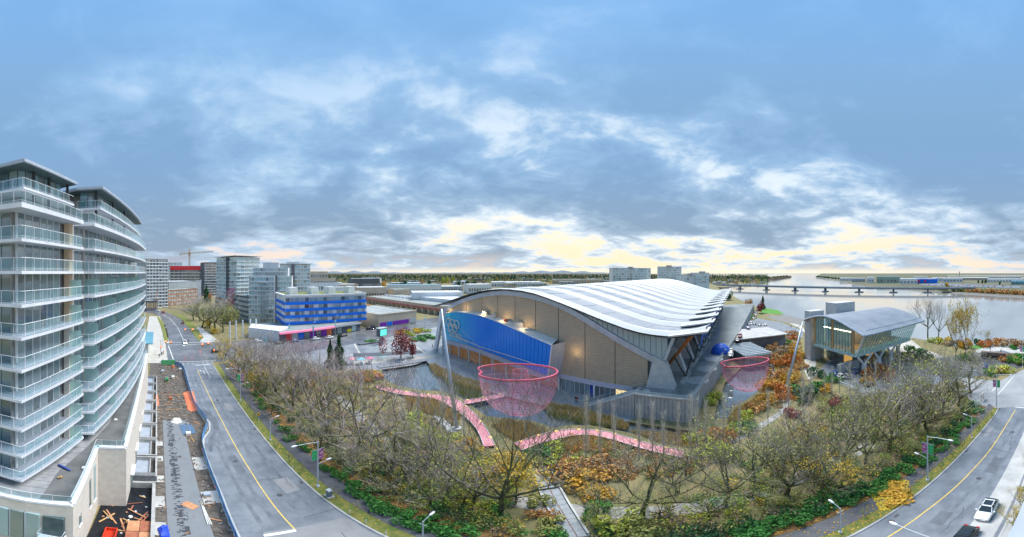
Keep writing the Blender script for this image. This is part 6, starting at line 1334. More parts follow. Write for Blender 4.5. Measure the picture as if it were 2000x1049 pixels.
# stepped tan offices and other low buildings
bld('stepped_office', 'upper tier of the stepped tan offices right of the teal towers', 606, 318, 640, 322, 30, ZR(531, 320), C_tan, 5, 6, W_dark, sides=1, hf=.4); bld('stepped_office', 'middle tier of the stepped tan offices, set in front of the upper tier', 606, 300, 655, 305, 16, ZR(544, 302), C_tan, 4, 8, W_dark, hf=.4); bld('stepped_office', 'lowest tier of the stepped tan offices with a long white front', 606, 284, 664, 290, 14, ZR(553, 287), C_white, 3, 9, W_dark, hf=.4)
lows = [(640, 690, 258, 562, 16, C_white, C_roofw, 'white low office with dark window strip behind the striped block'), (655, 712, 300, 572, 30, C_grey, C_roofg, 'grey low office behind the striped block roof'), (698, 756, 350, 562, 30, C_tan, C_roofw, 'cream flat office left of the teal sheds'), (756, 862, 430, 557, 40, C_white, C_teal, 'long white shed with teal roof panels'), (805, 905, 290, 572, 34, C_roofw, C_roofw, 'white-roofed warehouse directly behind the mall'), (688, 742, 560, 545, 60, C_dk, C_roofg, 'wide dark-roofed shed in the distance'), (735, 745, 600, 543, 40, C_white, C_roofw, 'small white-roofed shed beside the golden tree'), (915, 960, 480, 556, 40, C_white, C_roofw, 'pale low shed glimpsed above the arena roof at left'), (850, 905, 520, 560, 40, C_grey, C_roofw, 'grey shed before the poplars'), (960, 1060, 700, 551, 60, C_white, C_roofw, 'long pale roof just over the arena crown'), (1080, 1180, 900, 546, 60, C_tan, C_roofg, 'long tan roof far over the arena crown'), (620, 660, 520, 552, 40, C_white, C_roofg, 'white shed far right of the teal tower'), (660, 700, 420, 556, 30, C_tan, C_roofw, 'tan hall behind the white low office'), (770, 800, 360, 566, 24, C_tan, C_roofg, 'small tan hall among brown trees')]
for px0, px1, r, yt, dp, m, rm, lab in lows: bld('low_building', lab, px0, r, px1, r * 1.02, dp, ZR(yt, r), m, 1, max(3, int((px1 - px0) / 5)), W_dark, roofm=rm, sides=0, joined=True, hf=.35, wf=.7)
rl = random.Random(17)
for i, px0 in enumerate(sorted(rl.uniform(625, 1180) for _ in range(34))):
    r = rl.uniform(560, 1500); w = rl.uniform(10, 34); nm = ['white', 'grey', 'tan', 'dark'][i % 4]
    bld('far_building', f'{nm} low roof amid the far woods, {ORD[i]} from the left', px0, r, px0 + w, r * 1.01, 30, rl.uniform(6, 12), [C_white, C_grey, C_tan, C_dk][i % 4], 1, 4, W_dark, roofm=[C_roofw, C_roofg][i % 2], sides=0, joined=True, group='scattered roofs in the far woods', parapet=False)
for px0, r0, px1, r1, yt, lab, fl in ((1197, 520, 1271, 545, 523.5, 'wide teal condominium block behind the arena roof', 10), (1286, 500, 1331, 505, 521, 'taller teal condominium tower behind the arena roof', 11), (1336, 470, 1362, 475, 537, 'low teal condominium wing right of the taller one', 7), (1360, 470, 1385, 480, 533, 'rightmost teal condominium block by the river', 8)):
    t_, q_ = bld('condominium', lab, px0, r0, px1, r1, 24, ZR(yt, r0), C_white, fl, int((px1 - px0) / 5), W_teal, cat_='apartment building', slabm=C_white, slabd=.5, wf=.86, hf=.72, sill=.16)
    plant_box(t_, q_[0], q_[1], .45, 9, 6, ZR(yt, r0), 2.4, C_grey)
for i, (px_, y_, w, m) in enumerate(((1392, 556, 7, C_white), (1401, 554, 7, C_tan), (1410, 556, 8, C_white), (1420, 551, 8, C_grey), (1432, 552, 7, C_white), (1446, 549, 7, C_tan), (1460, 548, 8, C_white))):
    r = 34 / math.tan((y_ - Y0) / F); t_, q_ = bld('house', f'small pale waterfront house, {ORD[i]} from the bridge end', px_, r, px_ + w, r, 10, 6, m, 2, 3, W_dark, sides=0, joined=True, parapet=False, group='waterfront houses')
    A, B, C, D = q_; k0, k1 = lerp(A, D, .5), lerp(B, C, .5); MB().add([(*A, 6.02), (*B, 6.02), (*C, 6.02), (*D, 6.02), (*k0, 9), (*k1, 9)], [(0, 1, 5, 4), (3, 4, 5, 2), (0, 4, 3), (1, 2, 5)]).build('gable_roof', C_roofg, t_)
# across the river: sheds, the blue store, runway
isl = [(1640, 1664, 548.5, 543, C_white, C_roofw, 'white shed at the left of the island row'), (1664, 1690, 551, 543.5, C_grey, C_roofw, 'grey shed left of the narrow white hall'), (1693, 1707, 552.5, 541.5, C_white, C_roofw, 'narrow white hall on the island'), (1712, 1758, 553, 540.5, C_green, C_teal, 'pale green hangar with teal roof'), (1757, 1792, 555, 544.5, C_white, C_roofw, 'white-fronted store left of the blue store'), (1784, 1812, 548, 541, C_white, C_roofw, 'white vaulted roof behind the blue store'), (1820, 1846, 549.5, 542.5, C_white, C_roofw, 'white hall right of the blue store'), (1842, 1880, 551, 543.5, C_roofw, C_roofw, 'long white hall behind the dark conifer'), (1880, 1932, 547, 542.5, C_tan, C_roofw, 'long pale terminal roof behind the three conifers'), (1928, 2000, 551.5, 545, C_white, C_roofw, 'wide white hangar at the right edge of the island'), (1975, 2003, 556, 549.5, C_teal, C_teal, 'teal shed at the far right edge'), (1930, 1995, 543.5, 540.5, C_white, C_roofw, 'far white terminal on the horizon at right')]
for px0, px1, yb, yt, m, rm, lab in isl:
    r = 34 / math.tan((yb - Y0) / F); bld('island_shed', lab, px0, r, px1, r, 60, ZR(yt, r), m, 1, max(3, int((px1 - px0) / 6)), W_dark, roofm=rm, sides=0, joined=True, hf=.3, wf=.6, parapet=False)
r = 34 / math.tan((553.5 - Y0) / F); bs_, qb = bld('blue_store', 'big cobalt blue store on the island across the river', 1768, r, 1831, r, 70, ZR(545, r), C_blue, roofm=C_roofw, cat_='store'); 
for f in (.42, .62): p = lerp(qb[0], qb[1], f); MB().bar((p[0] * .995, p[1] * .995, 4), (p[0] * .995, p[1] * .995, 11), 6, 1.5).build('red_sign', C_red, bs_)
ct = thing('control_tower', 'tiny control tower on the airfield horizon', 'tower', (*PR(1874, 3000), 0)); b = MB(); c = PR(1874, 3000); b.tube([(*c, 0), (*c, 40)], 4, 8); b.build('shaft', C_grey, ct); MB().tube([(*c, 40), (*c, 46)], [6, 8], 8).build('cab', W_dark, ct)
for y0_, y1_ in ((541, 541.8), (537.6, 538.2)): sheet('runway', [P(1850, y0_), P(2030, y0_ + .4), P(2030, y1_ + .5), P(1850, y1_)], .3, M_conc)
sheet('parking_field', [P(1790, 557), P(1990, 563), P(2000, 559), P(1830, 553.5)], .3, M_asph)
rc = random.Random(4)
for i, p in enumerate(sorted([lerp(lerp(P(1800, 557), P(1985, 562), rc.random()), lerp(P(1830, 554), P(1995, 559.5), rc.random()), rc.random()) for _ in range(60)], key=lambda t: math.atan2(*t))):
    b = MB(); b.box(p[0] - 1.2, p[1] - 2.4, .3, p[0] + 1.2, p[1] + 2.4, 1.1); b.box(p[0] - 1.0, p[1] - 1.2, 1.1, p[0] + 1.0, p[1] + 1.3, 1.8)
    tag(b.build('parked_car', [C_white, C_dk, C_red, C_grey, C_roofw][i % 5]), f'tiny {["white", "black", "red", "grey", "pale"][i % 5]} parked car on the island car field, {ORD[i // 5]} of its colour from the left', 'car', 'cars parked on the island')
# hills on the horizon, the haze of distance put into their blue-grey colour
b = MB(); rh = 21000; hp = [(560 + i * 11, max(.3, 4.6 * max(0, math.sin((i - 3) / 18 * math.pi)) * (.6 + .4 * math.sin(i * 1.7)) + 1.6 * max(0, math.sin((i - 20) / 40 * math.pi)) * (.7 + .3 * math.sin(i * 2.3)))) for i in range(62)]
b.strip([(*PR(x, rh), -50) for x, y in hp], [(*PR(x, rh + 900), 34 + y / F * rh) for x, y in hp], 0); b.strip([(*PR(x, rh + 900), 34 + y / F * rh) for x, y in hp], [(*PR(x, rh + 4000), -50) for x, y in hp], 0); struct('hills', b, mat('haze_blue_hills', (.16, .20, .24), .95, var=.1, scale=.001, world=True))
# bridge
br = thing('road_bridge', 'long low concrete road bridge on twin piers across the river', 'bridge', (350, 400, 0)); BA, BB = (226, 652), (508, 192); bz = 7.2; M_brc = mat('bridge_concrete', (.20, .23, .26), .8, var=.12, scale=.2)
MB().bar((*BA, bz - 1.1), (*BB, bz - 1.3), 15, 1.6).build('deck', M_brc, br); MB().bar((*BA, bz - 2.2), (*BB, bz - 2.4), 10, 1.2).build('girder', M_brc, br)
u, n, L = frame2(BA, BB)
for sd in (-1, 1): MB().bar((BA[0] + n.x * 7.3 * sd, BA[1] + n.y * 7.3 * sd, bz + .1), (BB[0] + n.x * 7.3 * sd, BB[1] + n.y * 7.3 * sd, bz - .1), .35, 1.0).build('parapet', C_grey, br)
for px_ in (1445, 1497, 1553, 1612, 1678, 1745, 1812):
    az = (px_ - XC) / F; d = Vector((math.sin(az), math.cos(az))); k = (BA[0] * u.y - BA[1] * u.x) / (d.x * u.y - d.y * u.x); c = d * k
    pr_ = MB(); pr_.bar((c.x + n.x * 3, c.y + n.y * 3, -3), (c.x + n.x * 3, c.y + n.y * 3, bz - 2), 2.2, 2.2); pr_.bar((c.x - n.x * 3, c.y - n.y * 3, -3), (c.x - n.x * 3, c.y - n.y * 3, bz - 2), 2.2, 2.2); pr_.bar((c.x - n.x * 8, c.y - n.y * 8, -1.6), (c.x + n.x * 8, c.y + n.y * 8, -1.6), 9 if px_ < 1660 else 14, 1.8); pr_.build('pier', M_brc, br)
for i in range(12): p = lerp(BA, BB, .1 + .075 * i); b = MB(); b.tube([(p[0] + n.x * 6.9, p[1] + n.y * 6.9, bz), (p[0] + n.x * 6.9, p[1] + n.y * 6.9, bz + 9)], .14, 5); b.bar((p[0] + n.x * 6.9, p[1] + n.y * 6.9, bz + 9), (p[0] + n.x * 4.5, p[1] + n.y * 4.5, bz + 9.3), .2, .15); b.build('lamp_post', C_grey, br)
for i, f in enumerate((.18, .33, .42, .5, .63, .7, .78, .86)):
    p = lerp(BA, BB, f); p = (p[0] + n.x * 3, p[1] + n.y * 3); d = Vector((u.x, u.y)); b = MB(); z = bz - .3 - .2 * f; b.bar((p[0] - d.x * 2.2, p[1] - d.y * 2.2, z + .6), (p[0] + d.x * 2.2, p[1] + d.y * 2.2, z + .6), 1.8, .9); b.bar((p[0] - d.x * 1.3, p[1] - d.y * 1.3, z + 1.3), (p[0] + d.x * 1.1, p[1] + d.y * 1.1, z + 1.3), 1.5, .6); tag(b.build('bridge_car', [C_white, C_dk, C_grey][i % 3]), f'small car driving over the bridge, {ORD[i]} from the left bank', 'car', 'cars on the bridge')

# ------------------------------------------------------------------ riverside pavilion on forked columns
pv = thing('pavilion', 'glass pavilion with curved grey roof raised on forked white columns', 'pavilion', (83, 75, 0)); X0, X1, Yf, Yb, zf = 67.5, 99.0, 65.2, 87.0, 7.2
RP = smooth_line([(60.2, 14.7), (65, 16.2), (72, 18.2), (79, 18.9), (85, 18.0), (91, 16.0)], 5)
M_pmul = mat('teal_mullion', (.08, .16, .18), .4); M_proof = mat('pavilion_roof', (.22, .25, .29), .45, col2=(.28, .31, .35), scale=.2, metal=.2); M_pgl = glassmat('pavilion_glass', (.34, .66, .68), .42, .04)
for i in range(8):
    xa, xb = 66 + i * 4.5, 66 + (i + 1) * 4.5 - .03; b = MB(); b.strip([(xa, y, z) for y, z in RP], [(xb, y, z) for y, z in RP], 0); b.strip([(xb, y, z - .55) for y, z in RP], [(xa, y, z - .55) for y, z in RP], 0); b.strip([(xa, RP[0][0], RP[0][1]), (xb, RP[0][0], RP[0][1])], [(xa, RP[0][0], RP[0][1] - .55), (xb, RP[0][0], RP[0][1] - .55)], 0)
    if i == 0: b.strip([(xa, y, z) for y, z in RP], [(xa, y, z - .55) for y, z in RP], 0)
    b.build('roof_panel', M_proof, pv, smooth=False)
b = MB(); b.tube([(65.9, y, z - .1) for y, z in RP], .35, 5); b.tube([(66, RP[0][0], RP[0][1] - .15), (102, RP[0][0], RP[0][1] - .15)], .25, 5); b.build('roof_edge', M_steel, pv)
MB().box(X0, Yf, zf - 1.0, X1, Yb, zf).build('floor_slab', mat('pavilion_edge', (.42, .60, .62), .4), pv); MB().box(X0 + 1, Yf + 4, zf, X1 - 1, Yb - 2, zf + .05).build('floor_finish', M_tim, pv)
for i_ in range(5): MB().box(X0 + 2 + 6 * i_, Yf + 4, zf + 6.6, X0 + 3 + 6 * i_, Yb - 3, zf + 6.7).build('ceiling_lamp', mat('pavilion_lamp', (.9, .85, .7), .4, emit=((1, .85, .6), 6)), pv)
MB().box(X0 + 7, Yf + 9, zf, X1 - 1, Yb, zf + 7).build('inner_wall', mat('pavilion_inner', (.30, .34, .34), .7, col2=(.45, .35, .24), scale=.3), pv)
for k in range(15):
    y0_, y1_ = Yf + .6 + (Yb - Yf - .6) * k / 15, Yf + .6 + (Yb - Yf - .6) * (k + 1) / 15
    for zlo, zhi in ((zf, zf + 4.2), (zf + 4.25, None)):
        za, zb_ = (zhi, zhi) if zhi else (interp(y0_, RP) - .6, interp(y1_, RP) - .6); MB().quad((X0, y0_ + .06, zlo), (X0, y1_ - .06, zlo), (X0, y1_ - .06, zb_), (X0, y0_ + .06, za)).build('pane', M_pgl if (k * 3) % 7 else mat('pavilion_timber_wall', (.55, .34, .15), .5), pv)
    MB().bar((X0 - .06, y0_, zf), (X0 - .06, y0_, interp(y0_, RP) - .5), .08, .14).build('mullion', M_pmul, pv)
for k in range(20):
    xa, xb = X0 + (X1 - X0) * k / 20, X0 + (X1 - X0) * (k + 1) / 20; tl_ = -2.8
    for f0, f1 in ((0, .48), (.5, 1)):
        zt0, zt1 = zf + (15.6 - zf) * f0, zf + (15.6 - zf) * f1; ya, yb_ = Yf + tl_ * f0, Yf + tl_ * f1; sk = lambda x, f: x + (2.2 * f if True else 0)
        MB().quad((sk(xa, f0) + .05, ya, zt0), (sk(xb, f0) - .05, ya, zt0), (sk(xb, f1) - .05, yb_, zt1), (sk(xa, f1) + .05, yb_, zt1)).build('pane', M_pgl, pv)
    MB().bar((xa, Yf - .05, zf), (xa + 2.2, Yf + tl_ - .05, 15.6), .08, .14).build('mullion', M_pmul, pv)
MB().bar((X0 - .1, Yf, zf - .8), (X0 + 1.6, Yf - 2.9, 15.3), .4, .4).build('corner_post', M_white, pv)
for (x, y) in ((71, 64.8), (80, 66), (89, 67.5), (97, 70)):
    b = MB(); b.tube([(x, y, 0), (x, y, 3.2)], [1.0, .8], 8); b.bar((x, y, 2.9), (x - 3.2, y - .3, zf - .9), .5, .6); b.bar((x, y, 2.9), (x + 3.2, y - .3, zf - .9), .5, .6); b.build('forked_column', M_white, pv)
MB().box(66.9, 88.2, 0, 73.5, 92, 19.4).build('stair_core', M_bcon, pv); MB().box(80, 88.5, 0, 91, 95, 21.6).build('lift_core', M_bcon, pv); MB().box(74, 78, 0, 98, 87, zf - 1).build('lower_glazing', windowmat('lower_glass', (.05, .09, .11), (.18, .25, .27), lit=(1, .55, .15)), pv)
for i in range(3): MB().box(74.5 + i * 6, 77.7, .4, 78.5 + i * 6, 77.95, 4.4).build('lit_window', mat('lit_orange', (.7, .4, .12), .4, emit=((1, .55, .15), .35)) if i != 1 else W_dark, pv)
MB().box(64, 69.8, 0, 74, 70.2, 3.4).build('yard_wall', M_bcon, pv); b = MB(); b.tube([(68, 90, 20), (68, 90, 20)], .01, 3); 
fw = thing('yard_fence', 'pale railing along the pavilion service yard', 'fence', (*P(1660, 770), 0)); b = MB(); rail(b, [(*P(1640, 752), .05), (*P(1690, 772), .05)], h=1.2, step=.8, r=.04); b.build('railing', M_rail, fw)

# ------------------------------------------------------------------ hanging nets and their masts (plain net baskets)
M_ring = mat('net_ring_red', (.60, .10, .16), .4, var=.06)
M_net = bpy.data.materials.new('pink_net'); M_net.use_nodes = True; q = NT(M_net.node_tree); bb = q.n['Principled BSDF']; bb.inputs['Base Color'].default_value = (.80, .42, .56, 1); bb.inputs['Roughness'].default_value = .7
trn = q.node('ShaderNodeBsdfTransparent'); mx = q.node('ShaderNodeMixShader'); v = q.node('ShaderNodeTexCoord').outputs['Object']; q.put(mx.inputs[0], q.m('ADD', q.m('MULTIPLY', q.noise(v, .5, 3), .2), .12)); q.l.new(trn.outputs[0], mx.inputs[1]); q.l.new(bb.outputs[0], mx.inputs[2]); q.l.new(mx.outputs[0], q.n['Material Output'].inputs[0])
M_cord = mat('net_cord', (.62, .20, .34), .7)
def net(label, c, rx, ry, z, depth, shift, tilt, rz):
    t_ = thing('net_basket', label, 'net', (c[0], c[1], z - depth)); ring = []
    for k in range(41):
        a = 2 * math.pi * k / 40; w = 1 - .22 * math.exp(-((a - 3.6) / .35) ** 2); x, y = rx * math.cos(a) * w, ry * math.sin(a) * w
        ring.append((c[0] + x * math.cos(rz) - y * math.sin(rz), c[1] + x * math.sin(rz) + y * math.cos(rz), z + tilt * math.cos(a)))
    b = MB(); b.tube(ring, .22, 6, cap=False); b.build('ring', M_ring, t_, smooth=True)
    bot = (c[0] + shift[0], c[1] + shift[1], z - depth); lev = []
    for j in range(13):
        f = j / 12; g_ = math.sqrt(max(0, 1 - f ** 2.4)); lev.append([(bot[0] + (p[0] - bot[0]) * (g_ * (1 - f * .0) if j < 12 else .03) + 0, bot[1] + (p[1] - bot[1]) * (g_ if j < 12 else .03), p[2] + (bot[2] - p[2]) * f) for p in ring])
    b = MB()
    for j in range(12): b.strip(lev[j], lev[j + 1], 0)
    b.build('net_skin', M_net, t_, smooth=True)
    for k in range(0, 40, 2): MB().tube([L_[k] for L_ in lev], .035, 3, cap=False).build('cord', M_cord, t_)
    for j in (3, 6, 8, 10): MB().tube(lev[j], .03, 3, cap=False).build('hoop_cord', M_cord, t_)
    return t_, ring
def mast(label, base, top, r, group=None):
    t_ = thing('net_mast', label, 'mast', (*base[:2], 0)); b = MB(); b.tube([base, lerp(base, top, .5), top], [r, r * .9, r * .55], 8); b.build('pole', M_steel, t_, smooth=True); MB().tube([(base[0], base[1], -.2), (base[0], base[1], .4)], r * 2.2, 8).build('base_plate', M_bcon, t_); return t_
r_ = 62; cN = PR(1003, r_); n1_, ring1 = net('large pink net basket with red ring hung over the left pond', cN, 9.6, 6.0, 12.4, 10.2, (1.4, -1), .9, -.15)
ri = [(cN[0] + .8 + 1.7 * math.cos(a), cN[1] + 2 + 1.5 * math.sin(a), 12.0) for a in [k * math.pi / 8 for k in range(17)]]; MB().tube(ri, .06, 4, cap=False).build('inner_ring', M_ring, n1_); b = MB(); b.strip(ri, [(cN[0] + .8 + (p[0] - cN[0] - .8) * 2, cN[1] + 2 + (p[1] - cN[1] - 2) * 2, 4) for p in ri], 0); b.build('inner_funnel', M_net, n1_)
cN2 = PR(1452, 78); n2_, ring2 = net('smaller pink net basket hung over the narrow pond beside the deck', cN2, 6.8, 4.6, 9.6, 8.8, (1.2, -.6), 1.1, -.75)
m1b, m1t = (*P(893, 838), 0), (*PR(862, 62.5), 26.3); mast('tall leaning grey mast left of the large net', m1b, m1t, .42); m2b, m2t = (*P(1536, 756), 0), (*PR(1568, 92), ZR(629, 92)); mast('leaning grey mast on the mound right of the smaller net', m2b, m2t, .42)
for (mt, rg_, nm, idx) in ((m1t, ring1, n1_, (18, 22, 15)), (m2t, ring2, n2_, (2, 36, 6))):
    for k in idx: MB().tube([mt, rg_[k]], .03, 3).build('stay_cable', M_steel, nm)
anc = OV(30, -4.6, 7); MB().tube([ring1[2], anc], .03, 3).build('stay_cable', M_steel, n1_); MB().tube([ring1[38], (*P(1145, 812), 0)], .03, 3).build('stay_cable', M_steel, n1_); MB().tube([m1t, (*P(880, 880), .5)], .025, 3).build('stay_cable', M_steel, n1_)

# ------------------------------------------------------------------ pink boardwalk with lit markers, paved path, rocks
M_pink = mat('pink_boardwalk', (.62, .22, .26), .6, col2=(.72, .32, .35), scale=.6, bump=.1); M_glow = mat('marker_lamp', (.9, .6, .2), .4, emit=((1, .6, .15), .7))
def ribbon(name, label, top, bot, z, n, parts=True):
    T_ = smooth_line([P(a, c, z) for a, c in top], 5); B_ = smooth_line([P(a, c, z) for a, c in bot], 5); k = min(len(T_), len(B_)); T_ = [T_[round(i * (len(T_) - 1) / n)] for i in range(n + 1)]; B_ = [B_[round(i * (len(B_) - 1) / n)] for i in range(n + 1)]
    t_ = thing(name, label, 'boardwalk', (*lerp(T_[n // 2], B_[n // 2], .5), 0))
    for i in range(n): MB().prism([lerp(T_[i], T_[i + 1], .01), lerp(T_[i], T_[i + 1], .99), lerp(B_[i], B_[i + 1], .99), lerp(B_[i], B_[i + 1], .01)], z - .2, z).build('deck_section', M_pink, t_)
    for L_ in (T_, B_): b = MB(); b.strip([(x, y, z + .02) for x, y in L_], [(x, y, z - .5) for x, y in L_], 0); b.build('edge_board', mat('edge_board', (.10, .07, .07), .7), t_); b = MB(); b.tube([(x, y, z + .12) for x, y in L_], .05, 4); b.build('toe_rail', M_rail, t_)
    for i in range(1, n, 3): x, y = lerp(T_[i], B_[i], .04); MB().box(x - .3, y - .12, z, x + .3, y + .12, z + .16).build('marker_lamp', M_glow, t_)
    for i in range(0, n, 4): x, y = lerp(T_[i], B_[i], .5); MB().bar((x, y, -1.4), (x, y, z - .2), .3, .3).build('post', M_dark, t_)
ribbon('boardwalk', 'curved pink boardwalk sweeping past the reeds on the right', [(1005, 866), (1040, 854), (1070, 845), (1114, 839), (1153, 840), (1188.6, 844), (1221.7, 853.7), (1276.8, 868.8), (1335, 880)], [(1020, 880), (1046, 869), (1070, 862), (1114, 852), (1147, 849.5), (1180, 855), (1208, 862), (1268, 880), (1335, 894)], .6, 24)
ribbon('boardwalk', 'pink boardwalk crossing the left pond towards the trees', [(735, 752), (776, 761), (820, 769.6), (861.7, 772.4), (897.5, 783.4), (930.6, 812), (952, 842), (966, 870)], [(735, 758), (770, 768), (809, 773.8), (848, 779), (875.5, 791.7), (903, 809.6), (930.6, 838), (945, 872)], .6, 21)
ribbon('boardwalk', 'short pink side walkway leading under the large net', [(905, 782), (930, 779), (955, 774), (985, 768)], [(905, 790), (930, 786), (955, 781), (985, 775)], .6, 8)
pth = MB().poly([P(*p) for p in ((1022, 880), (1046, 906), (1048, 936), (1060, 975), (1080, 1008), (1104, 1049), (1150, 1049), (1140, 1034), (1120, 1004), (1098, 966), (1078, 924), (1062, 905), (1040, 882))], .05); pw = struct('paved_path', pth, mat('path_brown_paving', (.20, .14, .125), .8, col2=(.28, .20, .18), scale=1, world=True)); M_slb = mat('slate_slab', (.15, .185, .21), .45, col2=(.23, .26, .285), scale=.9)
Lp = [(1048, 930), (1053, 952), (1062, 976), (1071, 993), (1082, 1010), (1093, 1030), (1106, 1052)]; Rp = [(1077, 924), (1087, 944), (1099, 966), (1109, 984), (1121, 1003), (1133, 1022), (1150, 1048)]
for i in range(6):
    for j in range(2):
        a, c = lerp(P(*Lp[i]), P(*Rp[i]), .03 + j * .5), lerp(P(*Lp[i]), P(*Rp[i]), .46 + j * .5); d, e = lerp(P(*Lp[i + 1]), P(*Rp[i + 1]), .03 + j * .5), lerp(P(*Lp[i + 1]), P(*Rp[i + 1]), .46 + j * .5)
        for k in range(2): A_, B_, C_, D_ = lerp(a, d, .008 + .5 * k), lerp(c, e, .008 + .5 * k), lerp(c, e, .492 + .5 * k), lerp(a, d, .492 + .5 * k); MB().prism([A_, B_, C_, D_], .04, .12 + .01 * ((i + j + k) % 2)).build('paving_slab', M_slb, pw)
for side_, L_ in ((0, Lp), (1, Rp)): b = MB(); pts = [(*lerp(P(*p), P(*Rp[i]) if not side_ else P(*Lp[i]), -.04), .2) for i, p in enumerate(L_)]; [b.bar(a, c, .25, .35) for a, c in zip(pts[:-1], pts[1:])]; b.build('edging', M_bcon, pw)
def rock(px_, py_, s, label, xy=None):
    x, y = xy or P(px_, py_); b = MB(); b.sphere((0, 0, 0), 1, 7, 5); b.v = [(x + v[0] * s * R.uniform(.75, 1.2), y + v[1] * s * R.uniform(.75, 1.2), .1 + s * .35 + v[2] * s * .6 * R.uniform(.75, 1.2)) for v in b.v]; return tag(b.build('boulder', M_rock), label, 'boulder', 'boulders in the garden')
for i in range(26): f = i / 25; rock(1072 + 24 * f + R.uniform(-8, 8), 892 + 62 * f + R.uniform(-4, 4), R.uniform(.3, .65), f'grey boulder in the rock bank right of the paved path, {ORD[i]} from the boardwalk')
for i, (a, c) in enumerate(((843, 800), (848, 818), (856, 826), (866, 836), (876, 846), (840, 790), (884, 852))): rock(a, c, .5, f'pale boulder along the dry brook, {ORD[i]} from the boardwalk')
# ------------------------------------------------------------------ cars
M_tyre = mat('tyre', (.02, .02, .022), .85); M_rim = mat('alloy_rim', (.45, .46, .48), .35, metal=.7); M_cglass = mat('car_glass', (.02, .03, .035), .06, var=0, spec=.8)
M_head = mat('headlight', (.85, .85, .8), .15, var=0); M_headon = mat('headlight_lit', (1, 1, .9), .2, var=0, emit=((1, .93, .7), 160)); M_tail = mat('tail_light', (.45, .01, .01), .25, var=0)
def paint(name, c): return mat(name, c, .25, var=.03, coat=.6, spec=.5)
def loft(st):
    """hull through cross-sections (x, half width low, half width belt, z low, z mid, z top, half width top)"""
    b = MB(); m = 10
    for x, wl, wb, zl, zm, zt, wt in st:
        b.v += [(x, -wl * .8, zl), (x, -wl, zl + .06), (x, -wb, zm), (x, -wt, zt - .05), (x, -wt * .86, zt), (x, wt * .86, zt), (x, wt, zt - .05), (x, wb, zm), (x, wl, zl + .06), (x, wl * .8, zl)]
    for i in range(len(st) - 1):
        for k in range(m): b.f.append((i * m + k, i * m + (k + 1) % m, (i + 1) * m + (k + 1) % m, (i + 1) * m + k))
    b.f.append(tuple(range(m))); b.f.append(tuple(range((len(st) - 1) * m, len(st) * m))[::-1]); return b
def car_meshes(suv):
    H, h = (1.62, .98) if suv else (1.42, .86)
    body = loft([(2.28, .62, .70, .32, .5, .62, .62), (2.15, .78, .84, .22, .55, .70, .76), (1.5, .86, .91, .20, .6, h - .04, .82), (.85, .87, .92, .20, .62, h + .03, .84), (-.9, .87, .92, .20, .62, h + .05, .84), (-1.75, .86, .91, .20, .62, h + .06, .82), (-2.15, .80, .86, .24, .6, h, .76), (-2.28, .68, .74, .36, .55, h - .16, .66)])
    cab = loft([(1.0, .78, .80, h - .06, h, h + .02, .78), (.35, .78, .76, h - .04, (h + H) / 2, H - .1, .62), (-.2, .78, .75, h - .04, (h + H) / 2, H - .03, .62), (-1.1, .78, .75, h - .04, (h + H) / 2, H - .05, .62), (-1.6 if not suv else -1.75, .78, .76, h - .02, (h + H) / 2, H - .22, .6), (-1.98 if not suv else -2.05, .76, .77, h - .02, h + .04, h + .06, .72)])
    roof = MB(); roof.add([(.3, -.6, H - .06), (-1.25, -.6, H - .04), (-1.25, .6, H - .04), (.3, .6, H - .06), (.25, -.52, H), (-1.2, -.52, H + .02), (-1.2, .52, H + .02), (.25, .52, H)], [(0, 1, 5, 4), (1, 2, 6, 5), (2, 3, 7, 6), (3, 0, 4, 7), (4, 5, 6, 7)])
    for s in (-1, 1): roof.bar((.32, s * .61, H - .1), (1.0, s * .78, h), .09, .06); roof.bar((-1.25, s * .61, H - .08), (-1.9, s * .76, h + .05), .14, .06); roof.bar((-.35, s * .66, H - .08), (-.4, s * .8, h), .08, .05)
    wh = MB(); wh.tube([(0, -.11, 0), (0, .11, 0)], .33, 14); rim = MB(); rim.tube([(0, -.12, 0), (0, .12, 0)], .2, 10)
    hl = MB(); hl.add([(2.22, -.17, -.07), (2.3, .12, -.06), (2.24, .13, .06), (2.1, -.17, .07)], [(0, 1, 2, 3)]); hl.box(2.02, -.17, -.07, 2.235, .12, .07); tl = MB().box(-2.27, -.18, -.09, -2.05, .14, .09)
    mi = MB().box(.6, -.1, 0, .78, .1, .14)
    return dict(body=body.mesh('body', MATS['town_white'], smooth=True), cab=cab.mesh('windows', M_cglass), roof=roof.mesh('roof', MATS['town_white']), wheel=wh.mesh('tyre', M_tyre), rim=rim.mesh('rim', M_rim), hl=hl.mesh('headlight', M_head), tl=tl.mesh('tail_light', M_tail), mi=mi.mesh('mirror', MATS['town_white']), h=h)
CARS = {True: car_meshes(True), False: car_meshes(False)}
def car(label, x, y, deg, m, suv=False, z=.03, lit=False, name='car', group=None, plain=False):
    k = CARS[suv]; t_ = thing(name, label, 'car', (x, y, z), group, math.radians(deg)); meshobj('body', k['body'], t_, m=m); meshobj('windows', k['cab'], t_); meshobj('roof', k['roof'], t_, m=m)
    for wx in (1.38, -1.38):
        for wy in (-.82, .82):
            w = meshobj('wheel', k['wheel'], t_, (wx, wy, .33)); 
            if not plain: meshobj('rim', k['rim'], w)
    for s in (-1, 1):
        o = meshobj('headlight', k['hl'], t_, (-.06, s * .6, .62), m=M_headon if lit else None); meshobj('tail_light', k['tl'], t_, (0, s * .62, .78))
        if not plain: meshobj('mirror', k['mi'], t_, (.1, s * 1.0, k['h'] - .02), m=m)
    return t_
